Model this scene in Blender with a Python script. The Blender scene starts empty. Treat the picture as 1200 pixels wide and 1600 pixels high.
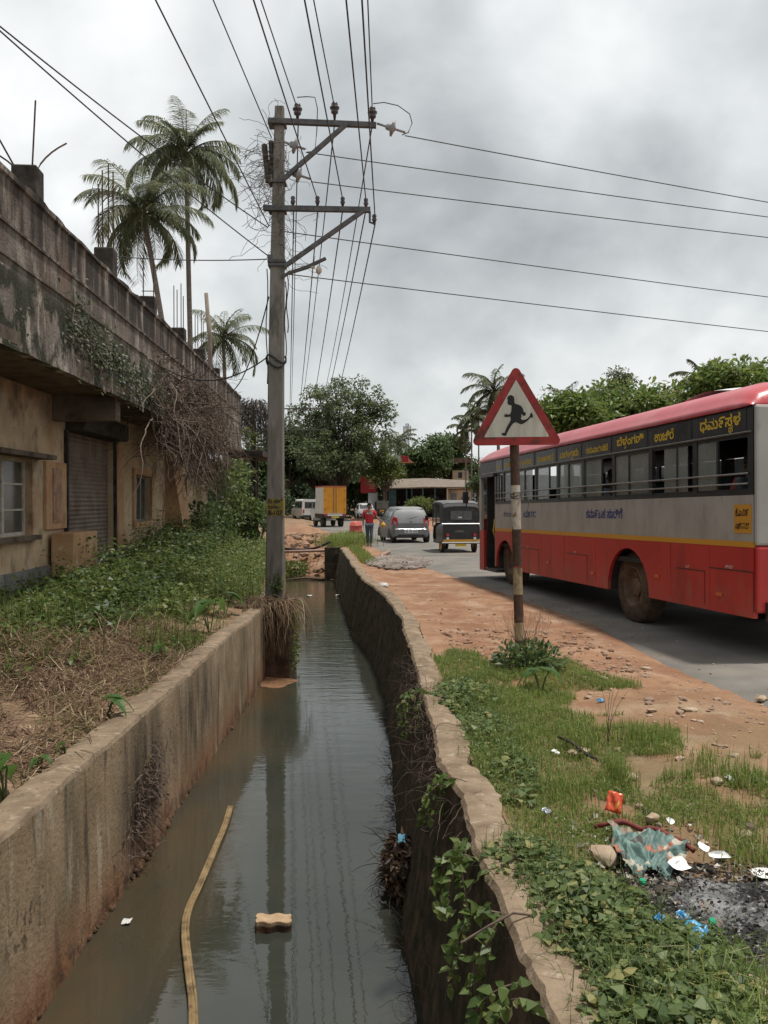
import bpy, math, random
import numpy as np
from mathutils import Vector, Matrix, Euler
R = math.radians
random.seed(7)
rng = np.random.default_rng(11)
sc = bpy.context.scene
C = sc.collection

# ------------------------------------------------------------------ camera
F = 1350.0; HZ = 783.0; CAMZ = 1.74
PITCH = math.atan((800 - HZ) / F)
cam = bpy.data.cameras.new('camera'); camo = bpy.data.objects.new('camera', cam); C.objects.link(camo)
cam.sensor_fit = 'VERTICAL'; cam.sensor_height = 36; cam.lens = 36 * F / 1600
cam.clip_start = 0.05; cam.clip_end = 3000
camo.location = (0, 0, CAMZ); camo.rotation_euler = (R(90) - PITCH, 0, 0)
sc.camera = camo

# ------------------------------------------------------------------ sun, sky, exposure
SUN = Vector((0.24, 0.02, 1.0)).normalized()
SUN_EL = math.asin(SUN.z); SUN_AZ = math.atan2(SUN.x, SUN.y)
sun = bpy.data.lights.new('sun', 'SUN'); sun.energy = 3.2; sun.angle = R(4); sun.color = (1.0, 0.95, 0.87)
suno = bpy.data.objects.new('sun', sun); C.objects.link(suno)
suno.rotation_euler = (-SUN).to_track_quat('-Z', 'Y').to_euler(); suno.location = (4, 10, 30)
SKY_STRENGTH = 0.1
world = bpy.data.worlds.new('World'); sc.world = world; world.use_nodes = True
wn = world.node_tree; N = wn.nodes; LK = wn.links
bg = N['Background']; bg.inputs[1].default_value = SKY_STRENGTH
sky = N.new('ShaderNodeTexSky'); sky.sky_type = 'NISHITA'; sky.sun_disc = False
sky.sun_elevation = SUN_EL; sky.sun_rotation = SUN_AZ; sky.air_density = 1.4; sky.dust_density = 2.5
tc = N.new('ShaderNodeTexCoord')
sep = N.new('ShaderNodeSeparateXYZ'); LK.new(tc.outputs['Generated'], sep.inputs[0])
def wmath(op, a, b=None, clamp=False):
    n = N.new('ShaderNodeMath'); n.operation = op; n.use_clamp = clamp
    for k, v in ((0, a), (1, b)):
        if v is None: continue
        if isinstance(v, (int, float)): n.inputs[k].default_value = v
        else: LK.new(v, n.inputs[k])
    return n.outputs[0]
zz = wmath('ADD', wmath('MAXIMUM', sep.outputs[2], 0.0), 0.75)
cmb = N.new('ShaderNodeCombineXYZ')
LK.new(wmath('DIVIDE', sep.outputs[0], zz), cmb.inputs[0]); LK.new(wmath('DIVIDE', sep.outputs[1], zz), cmb.inputs[1])
def wnoise(scale, detail, off, rough=0.55, dist=0.3):
    mp = N.new('ShaderNodeMapping'); LK.new(cmb.outputs[0], mp.inputs[0]); mp.inputs['Location'].default_value = off
    n = N.new('ShaderNodeTexNoise'); n.inputs['Scale'].default_value = scale; n.inputs['Detail'].default_value = detail
    n.inputs['Roughness'].default_value = rough; n.inputs['Distortion'].default_value = dist
    LK.new(mp.outputs[0], n.inputs['Vector']); return n.outputs['Fac']
def at_dir(px, py):
    a = (px - 600) / F; b = (800 - py) / F
    sp, cp = math.sin(PITCH), math.cos(PITCH)
    return Vector((a, b * sp + cp, b * cp - sp)).normalized()
def wblob(d, r0, r1):                    # a soft cloud bank lying in one direction of the sky
    v = N.new('ShaderNodeVectorMath'); v.operation = 'DISTANCE'
    LK.new(tc.outputs['Generated'], v.inputs[0]); v.inputs[1].default_value = d
    w = wmath('ADD', v.outputs['Value'], wmath('MULTIPLY', wmath('SUBTRACT', wnoise(2.6, 5, (3, 1, 0)), 0.5), 0.34))
    m = N.new('ShaderNodeMapRange'); m.interpolation_type = 'SMOOTHSTEP'
    LK.new(w, m.inputs['Value']); m.inputs['From Min'].default_value = r1; m.inputs['From Max'].default_value = r0
    return m.outputs[0]
t = wmath('ADD', wmath('MULTIPLY', wnoise(3.4, 8, (0.7, 0.2, 0), 0.50, 0.25), 0.74), wmath('MULTIPLY', wnoise(8.5, 7, (5, 2, 0), 0.5, 0.2), 0.26))
t = wmath('ADD', t, wmath('MULTIPLY', wblob(at_dir(950, 70), 0.0, 0.25), 0.22))
t = wmath('ADD', t, wmath('MULTIPLY', wblob(at_dir(200, 120), 0.05, 0.50), 0.05))
t = wmath('SUBTRACT', t, wmath('MULTIPLY', wblob(at_dir(930, 270), 0.0, 0.27), 0.10))
t = wmath('SUBTRACT', t, wmath('MULTIPLY', wblob(at_dir(1170, 150), 0.0, 0.18), 0.10))
t = wmath('SUBTRACT', t, wmath('MULTIPLY', wblob(at_dir(640, 600), 0.0, 0.42), 0.04))
ramp = N.new('ShaderNodeValToRGB'); LK.new(t, ramp.inputs[0])
e = ramp.color_ramp.elements
e[0].position = 0.33; e[0].color = (0.345, 0.365, 0.375, 1)
e[1].position = 0.76; e[1].color = (0.93, 0.935, 0.925, 1)
k = e.new(0.50); k.color = (0.555, 0.582, 0.588, 1); k = e.new(0.12); k.color = (0.22, 0.235, 0.25, 1)
gain = N.new('ShaderNodeVectorMath'); gain.operation = 'SCALE'; gain.inputs['Scale'].default_value = 1.0 / SKY_STRENGTH
LK.new(ramp.outputs[0], gain.inputs[0])
mix = N.new('ShaderNodeMix'); mix.data_type = 'RGBA'; mix.inputs['Factor'].default_value = 0.94
LK.new(sky.outputs[0], mix.inputs['A']); LK.new(gain.outputs[0], mix.inputs['B'])
LK.new(mix.outputs['Result'], bg.inputs[0])
sc.view_settings.view_transform = 'Standard'; sc.view_settings.look = 'None'
sc.view_settings.exposure = 0.34; sc.view_settings.gamma = 1.0
sc.cycles.max_bounces = 6; sc.cycles.diffuse_bounces = 3; sc.cycles.glossy_bounces = 4; sc.cycles.transparent_max_bounces = 12
sc.cycles.use_adaptive_sampling = True; sc.cycles.use_denoising = True

# ------------------------------------------------------------------ helpers
def at(px, py, Y):                       # the point at distance Y seen at that place of the photograph
    a = (px - 600) / F; b = (800 - py) / F
    sp, cp = math.sin(PITCH), math.cos(PITCH)
    d = Vector((a, b * sp + cp, b * cp - sp)); d *= Y / d.y
    return Vector((d.x, d.y, CAMZ + d.z))
def gp(px, py, z=0.0):                   # the point at height z seen there
    a = (px - 600) / F; b = (800 - py) / F
    sp, cp = math.sin(PITCH), math.cos(PITCH)
    d = Vector((a, b * sp + cp, b * cp - sp)); d *= (z - CAMZ) / d.z
    return Vector((d.x, d.y, z))
def tag(o, label=None, cat=None, group=None, kind=None):
    if label: o['label'] = label
    if cat: o['category'] = cat
    if group: o['group'] = group
    if kind: o['kind'] = kind
    return o
def empty(name, loc=(0, 0, 0), rot=(0, 0, 0), label=None, cat=None, group=None):
    o = bpy.data.objects.new(name, None); C.objects.link(o); o.location = loc; o.rotation_euler = rot
    o.empty_display_size = 0.2
    return tag(o, label, cat, group)
def copy_tree(o, parent=None):
    c = o.copy(); C.objects.link(c); c.parent = parent
    for ch in list(o.children): copy_tree(ch, c)
    return c

class MB:
    def __init__(s): s.v = []; s.n = 0; s.loops = []; s.sizes = []; s.mi = []
    def add(s, V, faces, mi=0):
        V = np.asarray(V, float).reshape(-1, 3)
        for f in faces:
            s.loops.append(np.asarray(f, int) + s.n); s.sizes.append(len(f)); s.mi.append(mi)
        s.v.append(V); s.n += len(V); return s
    def quads(s, V, k=4, mi=0):          # V: (n*k,3), every k rows one face
        V = np.asarray(V, float); m = len(V) // k
        s.loops.append(np.arange(m * k) + s.n); s.sizes += [k] * m; s.mi += [mi] * m
        s.v.append(V); s.n += len(V); return s
    def box(s, c, d, rot=None, mi=0, taper=1.0):
        x, y, z = (q / 2 for q in d)
        P = [Vector((i * x * (taper if kz > 0 else 1), j * y * (taper if kz > 0 else 1), kz * z)) for kz in (-1, 1) for j in (-1, 1) for i in (-1, 1)]
        if rot is not None:
            M = rot if isinstance(rot, Matrix) else Euler(rot).to_matrix()
            P = [M @ p for p in P]
        P = [p + Vector(c) for p in P]
        return s.add(P, [(0, 2, 3, 1), (4, 5, 7, 6), (0, 1, 5, 4), (2, 6, 7, 3), (0, 4, 6, 2), (1, 3, 7, 5)], mi)
    def bbox(s, a, b, mi=0):
        a = Vector(a); b = Vector(b)
        return s.box((a + b) / 2, [abs(q) for q in (b - a)], mi=mi)
    def tube(s, pts, r, seg=6, mi=0, cap=True):
        pts = [Vector(p) for p in pts]; n = len(pts)
        rs = r if hasattr(r, '__len__') else [r] * n
        ref = Vector((0.31, 0.17, 0.93)); V = []
        for i, p in enumerate(pts):
            d = (pts[min(i + 1, n - 1)] - pts[max(i - 1, 0)]).normalized()
            if abs(d.dot(ref)) > 0.97: u = d.cross(Vector((1, 0.2, 0))).normalized()
            else: u = d.cross(ref).normalized()
            w = d.cross(u)
            for q in range(seg):
                a = 2 * math.pi * q / seg
                V.append(p + (u * math.cos(a) + w * math.sin(a)) * rs[i])
        fs = [(i * seg + q, i * seg + (q + 1) % seg, (i + 1) * seg + (q + 1) % seg, (i + 1) * seg + q) for i in range(n - 1) for q in range(seg)]
        if cap: fs += [tuple(range(seg))[::-1], tuple((n - 1) * seg + q for q in range(seg))]
        return s.add(V, fs, mi)
    def lathe(s, prof, c=(0, 0, 0), seg=20, axis='Z', mi=0, closed=False):
        V = []; m = len(prof)
        for q in range(seg):
            a = 2 * math.pi * q / seg
            for r, h in prof:
                p = (r * math.cos(a), r * math.sin(a), h)
                if axis == 'X': p = (p[2], p[0], p[1])
                if axis == 'Y': p = (p[0], p[2], p[1])
                V.append(Vector(p) + Vector(c))
        fs = []
        for q in range(seg):
            q2 = (q + 1) % seg
            for i in range(m if closed else m - 1):
                j = (i + 1) % m
                fs.append((q * m + i, q2 * m + i, q2 * m + j, q * m + j))
        return s.add(V, fs, mi)
    def prism(s, poly, M, depth, mi=0):  # poly in the local xy plane of M, thickness along its z
        n = len(poly)
        V = [M @ Vector((x, y, 0)) for x, y in poly] + [M @ Vector((x, y, depth)) for x, y in poly]
        fs = [tuple(range(n))[::-1], tuple(range(n, 2 * n))] + [(i, (i + 1) % n, n + (i + 1) % n, n + i) for i in range(n)]
        return s.add(V, fs, mi)
    def grid(s, P, mi=0):                # P: rows x cols of points
        P = np.asarray(P, float); a, b = P.shape[:2]
        idx = np.arange(a * b).reshape(a, b)
        fs = np.stack([idx[:-1, :-1], idx[:-1, 1:], idx[1:, 1:], idx[1:, :-1]], -1).reshape(-1, 4)
        s.loops.append(fs.reshape(-1) + s.n); s.sizes += [4] * len(fs); s.mi += [mi] * len(fs)
        s.v.append(P.reshape(-1, 3)); s.n += a * b; return s
    def build(s, name, mats, parent=None, smooth=False, loc=None):
        me = bpy.data.meshes.new(name)
        V = np.concatenate(s.v) if s.v else np.zeros((0, 3))
        L = np.concatenate(s.loops).astype(np.int32); S = np.asarray(s.sizes, np.int32)
        me.vertices.add(len(V)); me.vertices.foreach_set('co', V.astype(np.float32).ravel())
        me.loops.add(len(L)); me.loops.foreach_set('vertex_index', L)
        me.polygons.add(len(S)); st = np.zeros(len(S), np.int32); st[1:] = np.cumsum(S)[:-1]
        me.polygons.foreach_set('loop_start', st)
        me.polygons.foreach_set('material_index', np.asarray(s.mi, np.int32))
        me.polygons.foreach_set('use_smooth', np.full(len(S), bool(smooth)))
        me.update(calc_edges=True); me.validate()
        for m in (mats if isinstance(mats, (list, tuple)) else [mats]): me.materials.append(m)
        o = bpy.data.objects.new(name, me); C.objects.link(o)
        if parent is not None: o.parent = parent
        if loc is not None: o.location = loc
        return o
def bevel(o, w, seg=2, ang=35):
    m = o.modifiers.new('bevel', 'BEVEL'); m.width = w; m.segments = seg; m.limit_method = 'ANGLE'; m.angle_limit = R(ang); return o
def autosmooth(o, ang=35):
    me = o.data
    me.polygons.foreach_set('use_smooth', np.full(len(me.polygons), True))
    try: me.set_sharp_from_angle(angle=R(ang))
    except Exception: pass
    return o
def vnoise(x, y, seed=0):                # cheap smooth value noise
    x = np.asarray(x, float); y = np.asarray(y, float)
    xi = np.floor(x).astype(np.int64); yi = np.floor(y).astype(np.int64); fx = x - xi; fy = y - yi
    fx = fx * fx * (3 - 2 * fx); fy = fy * fy * (3 - 2 * fy)
    def h(a, b):
        n = (a * 374761393 + b * 668265263 + seed * 974711) & 0x7fffffff
        n = ((n ^ (n >> 13)) * 1274126177) & 0x7fffffff
        return ((n ^ (n >> 16)) & 0xffff) / 65535.0
    return (h(xi, yi) * (1 - fx) + h(xi + 1, yi) * fx) * (1 - fy) + (h(xi, yi + 1) * (1 - fx) + h(xi + 1, yi + 1) * fx) * fy
def fbm(x, y, seed=0, o=4):
    s = 0; a = 0.5
    for i in range(o): s = s + a * vnoise(np.asarray(x) * 2 ** i, np.asarray(y) * 2 ** i, seed + i); a /= 2
    return s
def rvec(n):
    v = rng.normal(size=(n, 3)); return v / np.linalg.norm(v, axis=1, keepdims=True)
def leaf_quads(P, D, Nn, L, W, fold=0.18):   # leaf-shaped quads, returns rows for MB.quads
    D = D / (np.linalg.norm(D, axis=1, keepdims=True) + 1e-9)
    S = np.cross(D, Nn); S /= (np.linalg.norm(S, axis=1, keepdims=True) + 1e-9)
    U = np.cross(S, D)
    L = np.broadcast_to(np.asarray(L, float), (len(P),))[:, None]; W = np.broadcast_to(np.asarray(W, float), (len(P),))[:, None]
    m = P + D * L * 0.42 + U * W * fold
    tip = P + D * L
    return np.stack([P, m + S * W / 2, tip, m - S * W / 2], 1).reshape(-1, 3)

def leaf6(P, D, Nn, L, W, fold=0.2, curl=0.12):   # ovate leaf of six points, rows for MB.quads(k=6)
    D = D / (np.linalg.norm(D, axis=1, keepdims=True) + 1e-9)
    S = np.cross(D, Nn); S /= (np.linalg.norm(S, axis=1, keepdims=True) + 1e-9); U = np.cross(S, D)
    L = np.broadcast_to(np.asarray(L, float), (len(P),))[:, None]; W = np.broadcast_to(np.asarray(W, float), (len(P),))[:, None]
    a = P + D * L * 0.24 + U * W * fold; b = P + D * L * 0.62 + U * W * fold * 0.8; tip = P + D * L - U * L * curl
    return np.stack([P, a + S * W * 0.5, b + S * W * 0.40, tip, b - S * W * 0.40, a - S * W * 0.5], 1).reshape(-1, 3)

# ------------------------------------------------------------------ materials
MATS = {}
def _link(nt, a, b): nt.links.new(a, b)
def mat(name, c1, c2=None, scale=5, rough=0.75, bump=0.0, bscale=None, metal=0.0, spec=0.3, layers=(), lo=0.35, hi=0.65, stretch=(1, 1, 1), detail=6, alpha=1.0, emit=None, coat=0.0):
    m = bpy.data.materials.new(name); m.use_nodes = True; nt = m.node_tree; n = nt.nodes; MATS[name] = m
    b = n['Principled BSDF']
    b.inputs['Roughness'].default_value = rough; b.inputs['Metallic'].default_value = metal
    b.inputs['Specular IOR Level'].default_value = spec; b.inputs['Alpha'].default_value = alpha
    b.inputs['Coat Weight'].default_value = coat
    tc = n.new('ShaderNodeTexCoord')
    def noise(sv, det=detail, off=(0, 0, 0), rg=0.6):
        mp = n.new('ShaderNodeMapping'); _link(nt, tc.outputs['Object'], mp.inputs[0]); mp.inputs['Scale'].default_value = sv; mp.inputs['Location'].default_value = off
        t = n.new('ShaderNodeTexNoise'); t.inputs['Scale'].default_value = 1.0; t.inputs['Detail'].default_value = det; t.inputs['Roughness'].default_value = rg
        _link(nt, mp.outputs[0], t.inputs['Vector']); return t.outputs['Fac']
    def ramp(fac, a, z, ca=(0, 0, 0), cz=(1, 1, 1)):
        r = n.new('ShaderNodeValToRGB'); e = r.color_ramp.elements
        e[0].position = a; e[0].color = (*ca, 1); e[1].position = z; e[1].color = (*cz, 1); _link(nt, fac, r.inputs[0]); return r.outputs[0]
    col = None
    if c2 is not None:
        col = ramp(noise([scale * q for q in stretch]), lo, hi, c1, c2)
    else:
        b.inputs['Base Color'].default_value = (*c1, 1)
    for i, L in enumerate(layers):
        sv = L.get('sc', (5, 5, 5)); sv = (sv,) * 3 if isinstance(sv, (int, float)) else sv
        f = ramp(noise(sv, off=(3.1 * i + 1, 7.7 * i, 1.3 * i)), L.get('lo', 0.5), L.get('hi', 0.65))
        for ax in ('z', 'x', 'y'):
            if ax in L:
                sx = n.new('ShaderNodeSeparateXYZ'); _link(nt, tc.outputs['Object'], sx.inputs[0])
                mr = n.new('ShaderNodeMapRange'); _link(nt, sx.outputs['xyz'.index(ax)], mr.inputs['Value'])
                mr.inputs['From Min'].default_value = L[ax][0]; mr.inputs['From Max'].default_value = L[ax][1]
                mu = n.new('ShaderNodeMath'); mu.operation = 'MULTIPLY'; _link(nt, f, mu.inputs[0]); _link(nt, mr.outputs[0], mu.inputs[1]); f = mu.outputs[0]
        if 'spot' in L:                  # a stain that sits round one place on the thing
            (cx, cy, cz), (rx, ry, rz) = L['spot']
            mp = n.new('ShaderNodeMapping'); _link(nt, tc.outputs['Object'], mp.inputs[0]); mp.inputs['Location'].default_value = (-cx / rx, -cy / ry, -cz / rz); mp.inputs['Scale'].default_value = (1 / rx, 1 / ry, 1 / rz)
            vl = n.new('ShaderNodeVectorMath'); vl.operation = 'LENGTH'; _link(nt, mp.outputs[0], vl.inputs[0])
            mr = n.new('ShaderNodeMapRange'); _link(nt, vl.outputs['Value'], mr.inputs['Value']); mr.inputs['From Min'].default_value = 1.0; mr.inputs['From Max'].default_value = 0.35
            mu = n.new('ShaderNodeMath'); mu.operation = 'MULTIPLY'; _link(nt, f, mu.inputs[0]); _link(nt, mr.outputs[0], mu.inputs[1]); f = mu.outputs[0]
        am = n.new('ShaderNodeMath'); am.operation = 'MULTIPLY'; _link(nt, f, am.inputs[0]); am.inputs[1].default_value = L.get('amt', 1.0)
        mx = n.new('ShaderNodeMix'); mx.data_type = 'RGBA'; _link(nt, am.outputs[0], mx.inputs['Factor'])
        if col is None: mx.inputs['A'].default_value = (*c1, 1)
        else: _link(nt, col, mx.inputs['A'])
        mx.inputs['B'].default_value = (*L['c'], 1); col = mx.outputs['Result']
    if col is not None: _link(nt, col, b.inputs['Base Color'])
    if bump:
        bp = n.new('ShaderNodeBump'); bp.inputs['Strength'].default_value = 1.0; bp.inputs['Distance'].default_value = bump
        bs = bscale if bscale is not None else scale * 3
        bs = (bs,) * 3 if isinstance(bs, (int, float)) else bs
        _link(nt, noise(bs, det=8), bp.inputs['Height']); _link(nt, bp.outputs[0], b.inputs['Normal'])
    if emit: b.inputs['Emission Color'].default_value = (*emit[0], 1); b.inputs['Emission Strength'].default_value = emit[1]
    return m
def leafmat(name, c1, c2, trans=0.35, rough=0.5, c3=None):
    m = bpy.data.materials.new(name); m.use_nodes = True; nt = m.node_tree; n = nt.nodes
    b = n['Principled BSDF']; b.inputs['Roughness'].default_value = rough; b.inputs['Specular IOR Level'].default_value = 0.35
    g = n.new('ShaderNodeNewGeometry'); r = n.new('ShaderNodeValToRGB'); e = r.color_ramp.elements
    e[0].color = (*c1, 1); e[1].color = (*c2, 1); e[0].position = 0.1; e[1].position = 0.85
    if c3: q = e.new(0.97); q.color = (*c3, 1)
    nt.links.new(g.outputs['Random Per Island'], r.inputs[0]); nt.links.new(r.outputs[0], b.inputs['Base Color'])
    t = n.new('ShaderNodeBsdfTranslucent')
    hs = n.new('ShaderNodeHueSaturation'); hs.inputs['Value'].default_value = 1.5; hs.inputs['Hue'].default_value = 0.48
    nt.links.new(r.outputs[0], hs.inputs['Color']); nt.links.new(hs.outputs[0], t.inputs[0])
    mx = n.new('ShaderNodeMixShader'); mx.inputs[0].default_value = trans
    nt.links.new(b.outputs[0], mx.inputs[1]); nt.links.new(t.outputs[0], mx.inputs[2])
    nt.links.new(mx.outputs[0], n['Material Output'].inputs[0]); return m

def text_mesh(s, size, mb, M, mi=0, bold=0.0, width=None):
    """lettering laid in M's xy plane; {x} hangs a small letter under the one before it"""
    runs = []; cur = ''; i = 0
    while i < len(s):
        if s[i] == '{':
            if cur: runs.append((cur, 0)); cur = ''
            j = s.index('}', i); runs.append((s[i + 1:j], 1)); i = j + 1
        else: cur += s[i]; i += 1
    if cur: runs.append((cur, 0))
    x = 0.0; parts = []
    for txt, sub in runs:
        cu = bpy.data.curves.new('lettering', 'FONT'); cu.body = txt; cu.offset = bold; cu.resolution_u = 3
        o = bpy.data.objects.new('lettering', cu); C.objects.link(o)
        bpy.context.view_layer.update()
        me = bpy.data.meshes.new_from_object(o.evaluated_get(bpy.context.evaluated_depsgraph_get()))
        V = np.array([v.co[:] for v in me.vertices]); Fs = [tuple(p.vertices) for p in me.polygons]
        bpy.data.objects.remove(o); bpy.data.curves.remove(cu); bpy.data.meshes.remove(me)
        if len(V) == 0: x += 0.3; continue
        if sub: V = V * 0.55 + np.array([x - 0.42, -0.42, 0])
        else:
            V = V + np.array([x + 0.02, 0, 0]); x = V[:, 0].max() + 0.05
        parts.append((V, Fs))
    k = size if width is None else None
    w = max(p[0][:, 0].max() for p in parts)
    sx = size if width is None else width / w
    for V, Fs in parts:
        mb.add([M @ Vector((v[0] * sx, v[1] * size, 0)) for v in V], Fs, mi)
    return w * sx
# ------------------------------------------------------------------ the lie of the land
WATER_Z = -1.22
RW = [(0.75, -6), (0.62, 1.0)] + [gp(px, py, 0.02)[:2] for px, py in
      [(862, 1595), (800, 1450), (745, 1315), (725, 1265), (690, 1195), (665, 1100), (655, 1060), (630, 972), (614, 946), (596, 926), (568, 906), (548, 878.5), (532, 856)]]
RWx = np.array([p[0] for p in RW]); RWy = np.array([p[1] for p in RW])
LW = [(-1.95, -6), (-2.0, 4), (-2.0, 14.4), (-2.02, 15.6), (-2.40, 20), (-3.0, 26), (-3.75, 32.5), (-4.1, 36)]
LWx = np.array([p[0] for p in LW]); LWy = np.array([p[1] for p in LW])
ED = [gp(px, py) for px, py in [(1035, 1035), (920, 972), (730, 907), (650, 882), (577, 853), (513, 830), (445, 811)]]
EDx = [5.3, 3.35] + [p.x for p in ED] + [-21, -38, -75, -190]; EDy = [-12, 6.5] + [p.y for p in ED] + [130, 190, 260, 420]
ROADW = 6.0
def rw_in(y): return np.interp(y, RWy, RWx)
def lw_in(y): return np.interp(y, LWy, LWx)
def road_l(y): return np.interp(y, EDy, EDx)
def gz_left(x, y):
    d = np.clip((lw_in(y) - 0.25 - x), 0, 400)
    z = -0.07 + 0.36 * np.clip(d / 2.3, 0, 1) ** 1.2
    z = z + 0.10 * (fbm(x * 1.3, y * 1.3, 3) - 0.47) * np.clip(d * 3, 0, 1) + 0.05 * (fbm(x * 6, y * 6, 9) - 0.47) * np.clip(d * 4, 0, 1)
    return z
def gz_right(x, y):
    e = road_l(y); b = rw_in(y) + 0.27
    s = np.clip((x - b) * 3, 0, 1) * np.clip((e - x) * 1.6, 0, 1)
    z = -0.02 + s * (0.16 * (fbm(x * 0.9 + 4, y * 0.9, 5) - 0.45) + 0.07 * (fbm(x * 4, y * 4, 8) - 0.47) + 0.025 * (fbm(x * 15, y * 15, 12) - 0.47))
    z = z + s * 0.05 * np.exp(-((y - 8.2) / 2.2) ** 2)
    z = np.where((x > e + 0.05) & (x < e + ROADW * 1.02), -0.12, z)
    far = np.clip((x - e - ROADW * 1.02) / 1.5, 0, 1)
    z = np.where(x > e + ROADW * 1.02, 0.02 + 0.25 * far * (fbm(x * 0.5, y * 0.5, 2)), z)
    return z

soil_l = mat('brown_soil', (0.17, 0.105, 0.062), (0.30, 0.20, 0.13), scale=3.0, rough=0.95, bump=0.02, bscale=22,
             layers=[dict(c=(0.085, 0.055, 0.035), sc=9, lo=0.52, hi=0.66, amt=0.7), dict(c=(0.34, 0.27, 0.18), sc=40, lo=0.6, hi=0.68, amt=0.6),
                     dict(c=(0.07, 0.08, 0.03), sc=1.3, lo=0.5, hi=0.7, amt=0.5)])
soil_r = mat('red_laterite_soil', (0.205, 0.098, 0.052), (0.31, 0.18, 0.107), scale=1.3, rough=0.95, bump=0.018, bscale=26,
             layers=[dict(c=(0.20, 0.105, 0.062), sc=4, lo=0.50, hi=0.66, amt=0.75), dict(c=(0.44, 0.33, 0.24), sc=2.2, lo=0.52, hi=0.7, amt=0.5),
                     dict(c=(0.13, 0.07, 0.045), sc=34, lo=0.58, hi=0.66, amt=0.7), dict(c=(0.60, 0.50, 0.42), sc=55, lo=0.64, hi=0.70, amt=0.7),
                     dict(c=(0.15, 0.115, 0.06), sc=2.0, lo=0.30, hi=0.55, amt=0.75, y=(8.5, 5.5))])
asphalt = mat('worn_asphalt', (0.12, 0.112, 0.10), (0.195, 0.18, 0.16), scale=0.9, rough=0.9, bump=0.004, bscale=90,
              layers=[dict(c=(0.31, 0.24, 0.18), sc=(0.5, 0.5, 0.5), lo=0.5, hi=0.75, amt=0.45), dict(c=(0.08, 0.075, 0.07), sc=120, lo=0.56, hi=0.66, amt=0.5),
                      dict(c=(0.30, 0.29, 0.27), sc=150, lo=0.62, hi=0.68, amt=0.6), dict(c=(0.10, 0.10, 0.10), sc=(0.6, 0.12, 1), lo=0.55, hi=0.62, amt=0.35)])

ys = np.concatenate([np.arange(-14, 2, 0.5), np.arange(2, 14, 0.055), np.arange(14, 24, 0.14), np.arange(24, 45, 0.35), np.arange(45, 110, 2.0), np.array([115, 130, 160, 200, 260, 340, 420, 600, 900])])
def offs(fine, lim):
    a = [0.0]; s = fine
    while a[-1] < lim:
        a.append(a[-1] + s)
        if a[-1] > 4: s *= 1.16
        if a[-1] > 60: s *= 1.5
    return np.array(a)
g = MB()
CEND = 40.0
o1 = offs(0.055, 700)
Y, U = np.meshgrid(ys, o1, indexing='ij')
X = np.where(Y < CEND, lw_in(Y) - 0.20, -3.2) - U
g.grid(np.stack([X, Y, gz_left(X, Y)], -1)[:, ::-1], 0)
X = np.where(Y < 31.9, rw_in(Y) + 0.22, np.where(Y < CEND, -1.6 + (Y - 31.9) * -0.17, -3.2)) + U
g.grid(np.stack([X, Y, gz_right(X, Y)], -1), 1)
ground = g.build('ground', [soil_l, soil_r], smooth=True); tag(ground, kind='structure')

# bed of the ditch, below the water, and its far end
b = MB(); b.grid(np.array([[(-6, y, -1.75), (2, y, -1.75)] for y in (-14, 41)]))
tag(b.build('canal_bed', soil_l), kind='structure')
# road
ry = np.concatenate([np.arange(-12, 45, 0.25), np.arange(45, 200, 3), np.arange(200, 421, 20)])
el = road_l(ry) + np.where(ry < 60, 0.16 * (fbm(ry * 0.9, ry * 0, 4) - 0.47) + 0.10 * (fbm(ry * 4, ry * 0, 6) - 0.47), 0)
wd = np.array([0, 0.10, 0.6, 1.5, 2.8, 4.2, 5.4, 5.9, ROADW]); hz = np.array([-0.045, 0.0, 0.01, 0.025, 0.03, 0.025, 0.01, 0.0, -0.045])
P = np.stack([el[:, None] + wd[None], np.repeat(ry[:, None], 9, 1), np.repeat(hz[None], len(ry), 0)], -1)
tag(MB().grid(P).build('road', asphalt, smooth=True), kind='structure')

# water
wm = mat('ditch_water', (0.022, 0.026, 0.021), (0.040, 0.041, 0.032), scale=0.5, rough=0.012, spec=0.5, lo=0.3, hi=0.7,
         layers=[dict(c=(0.068, 0.045, 0.022), sc=(1.2, 0.5, 1), lo=0.30, hi=0.65, amt=0.85, x=(-1.0, -1.8))])
nt = wm.node_tree; n = nt.nodes; bs = n['Principled BSDF']; bs.inputs['IOR'].default_value = 1.42
tcw = n.new('ShaderNodeTexCoord'); hs = []
for sv, am in (((1.6, 6, 1), 0.55), ((9, 22, 1), 0.16)):
    mp = n.new('ShaderNodeMapping'); mp.inputs['Scale'].default_value = sv; nt.links.new(tcw.outputs['Object'], mp.inputs[0])
    q = n.new('ShaderNodeTexNoise'); q.inputs['Scale'].default_value = 1; q.inputs['Detail'].default_value = 3; nt.links.new(mp.outputs[0], q.inputs['Vector'])
    ml = n.new('ShaderNodeMath'); ml.operation = 'MULTIPLY'; ml.inputs[1].default_value = am; nt.links.new(q.outputs['Fac'], ml.inputs[0]); hs.append(ml.outputs[0])
ad = n.new('ShaderNodeMath'); nt.links.new(hs[0], ad.inputs[0]); nt.links.new(hs[1], ad.inputs[1])
sx = n.new('ShaderNodeSeparateXYZ'); nt.links.new(tcw.outputs['Object'], sx.inputs[0])
mr = n.new('ShaderNodeMapRange'); nt.links.new(sx.outputs[1], mr.inputs['Value']); mr.inputs['From Min'].default_value = 4; mr.inputs['From Max'].default_value = 20
mr.inputs['To Min'].default_value = 0.0011; mr.inputs['To Max'].default_value = 0.013
bp = n.new('ShaderNodeBump'); nt.links.new(ad.outputs[0], bp.inputs['Height']); nt.links.new(mr.outputs[0], bp.inputs['Distance']); nt.links.new(bp.outputs[0], bs.inputs['Normal'])
b = MB(); b.grid(np.array([[(-6, y, WATER_Z), (2.0, y, WATER_Z)] for y in np.arange(-14, 41.1, 1.0)]))
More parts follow.
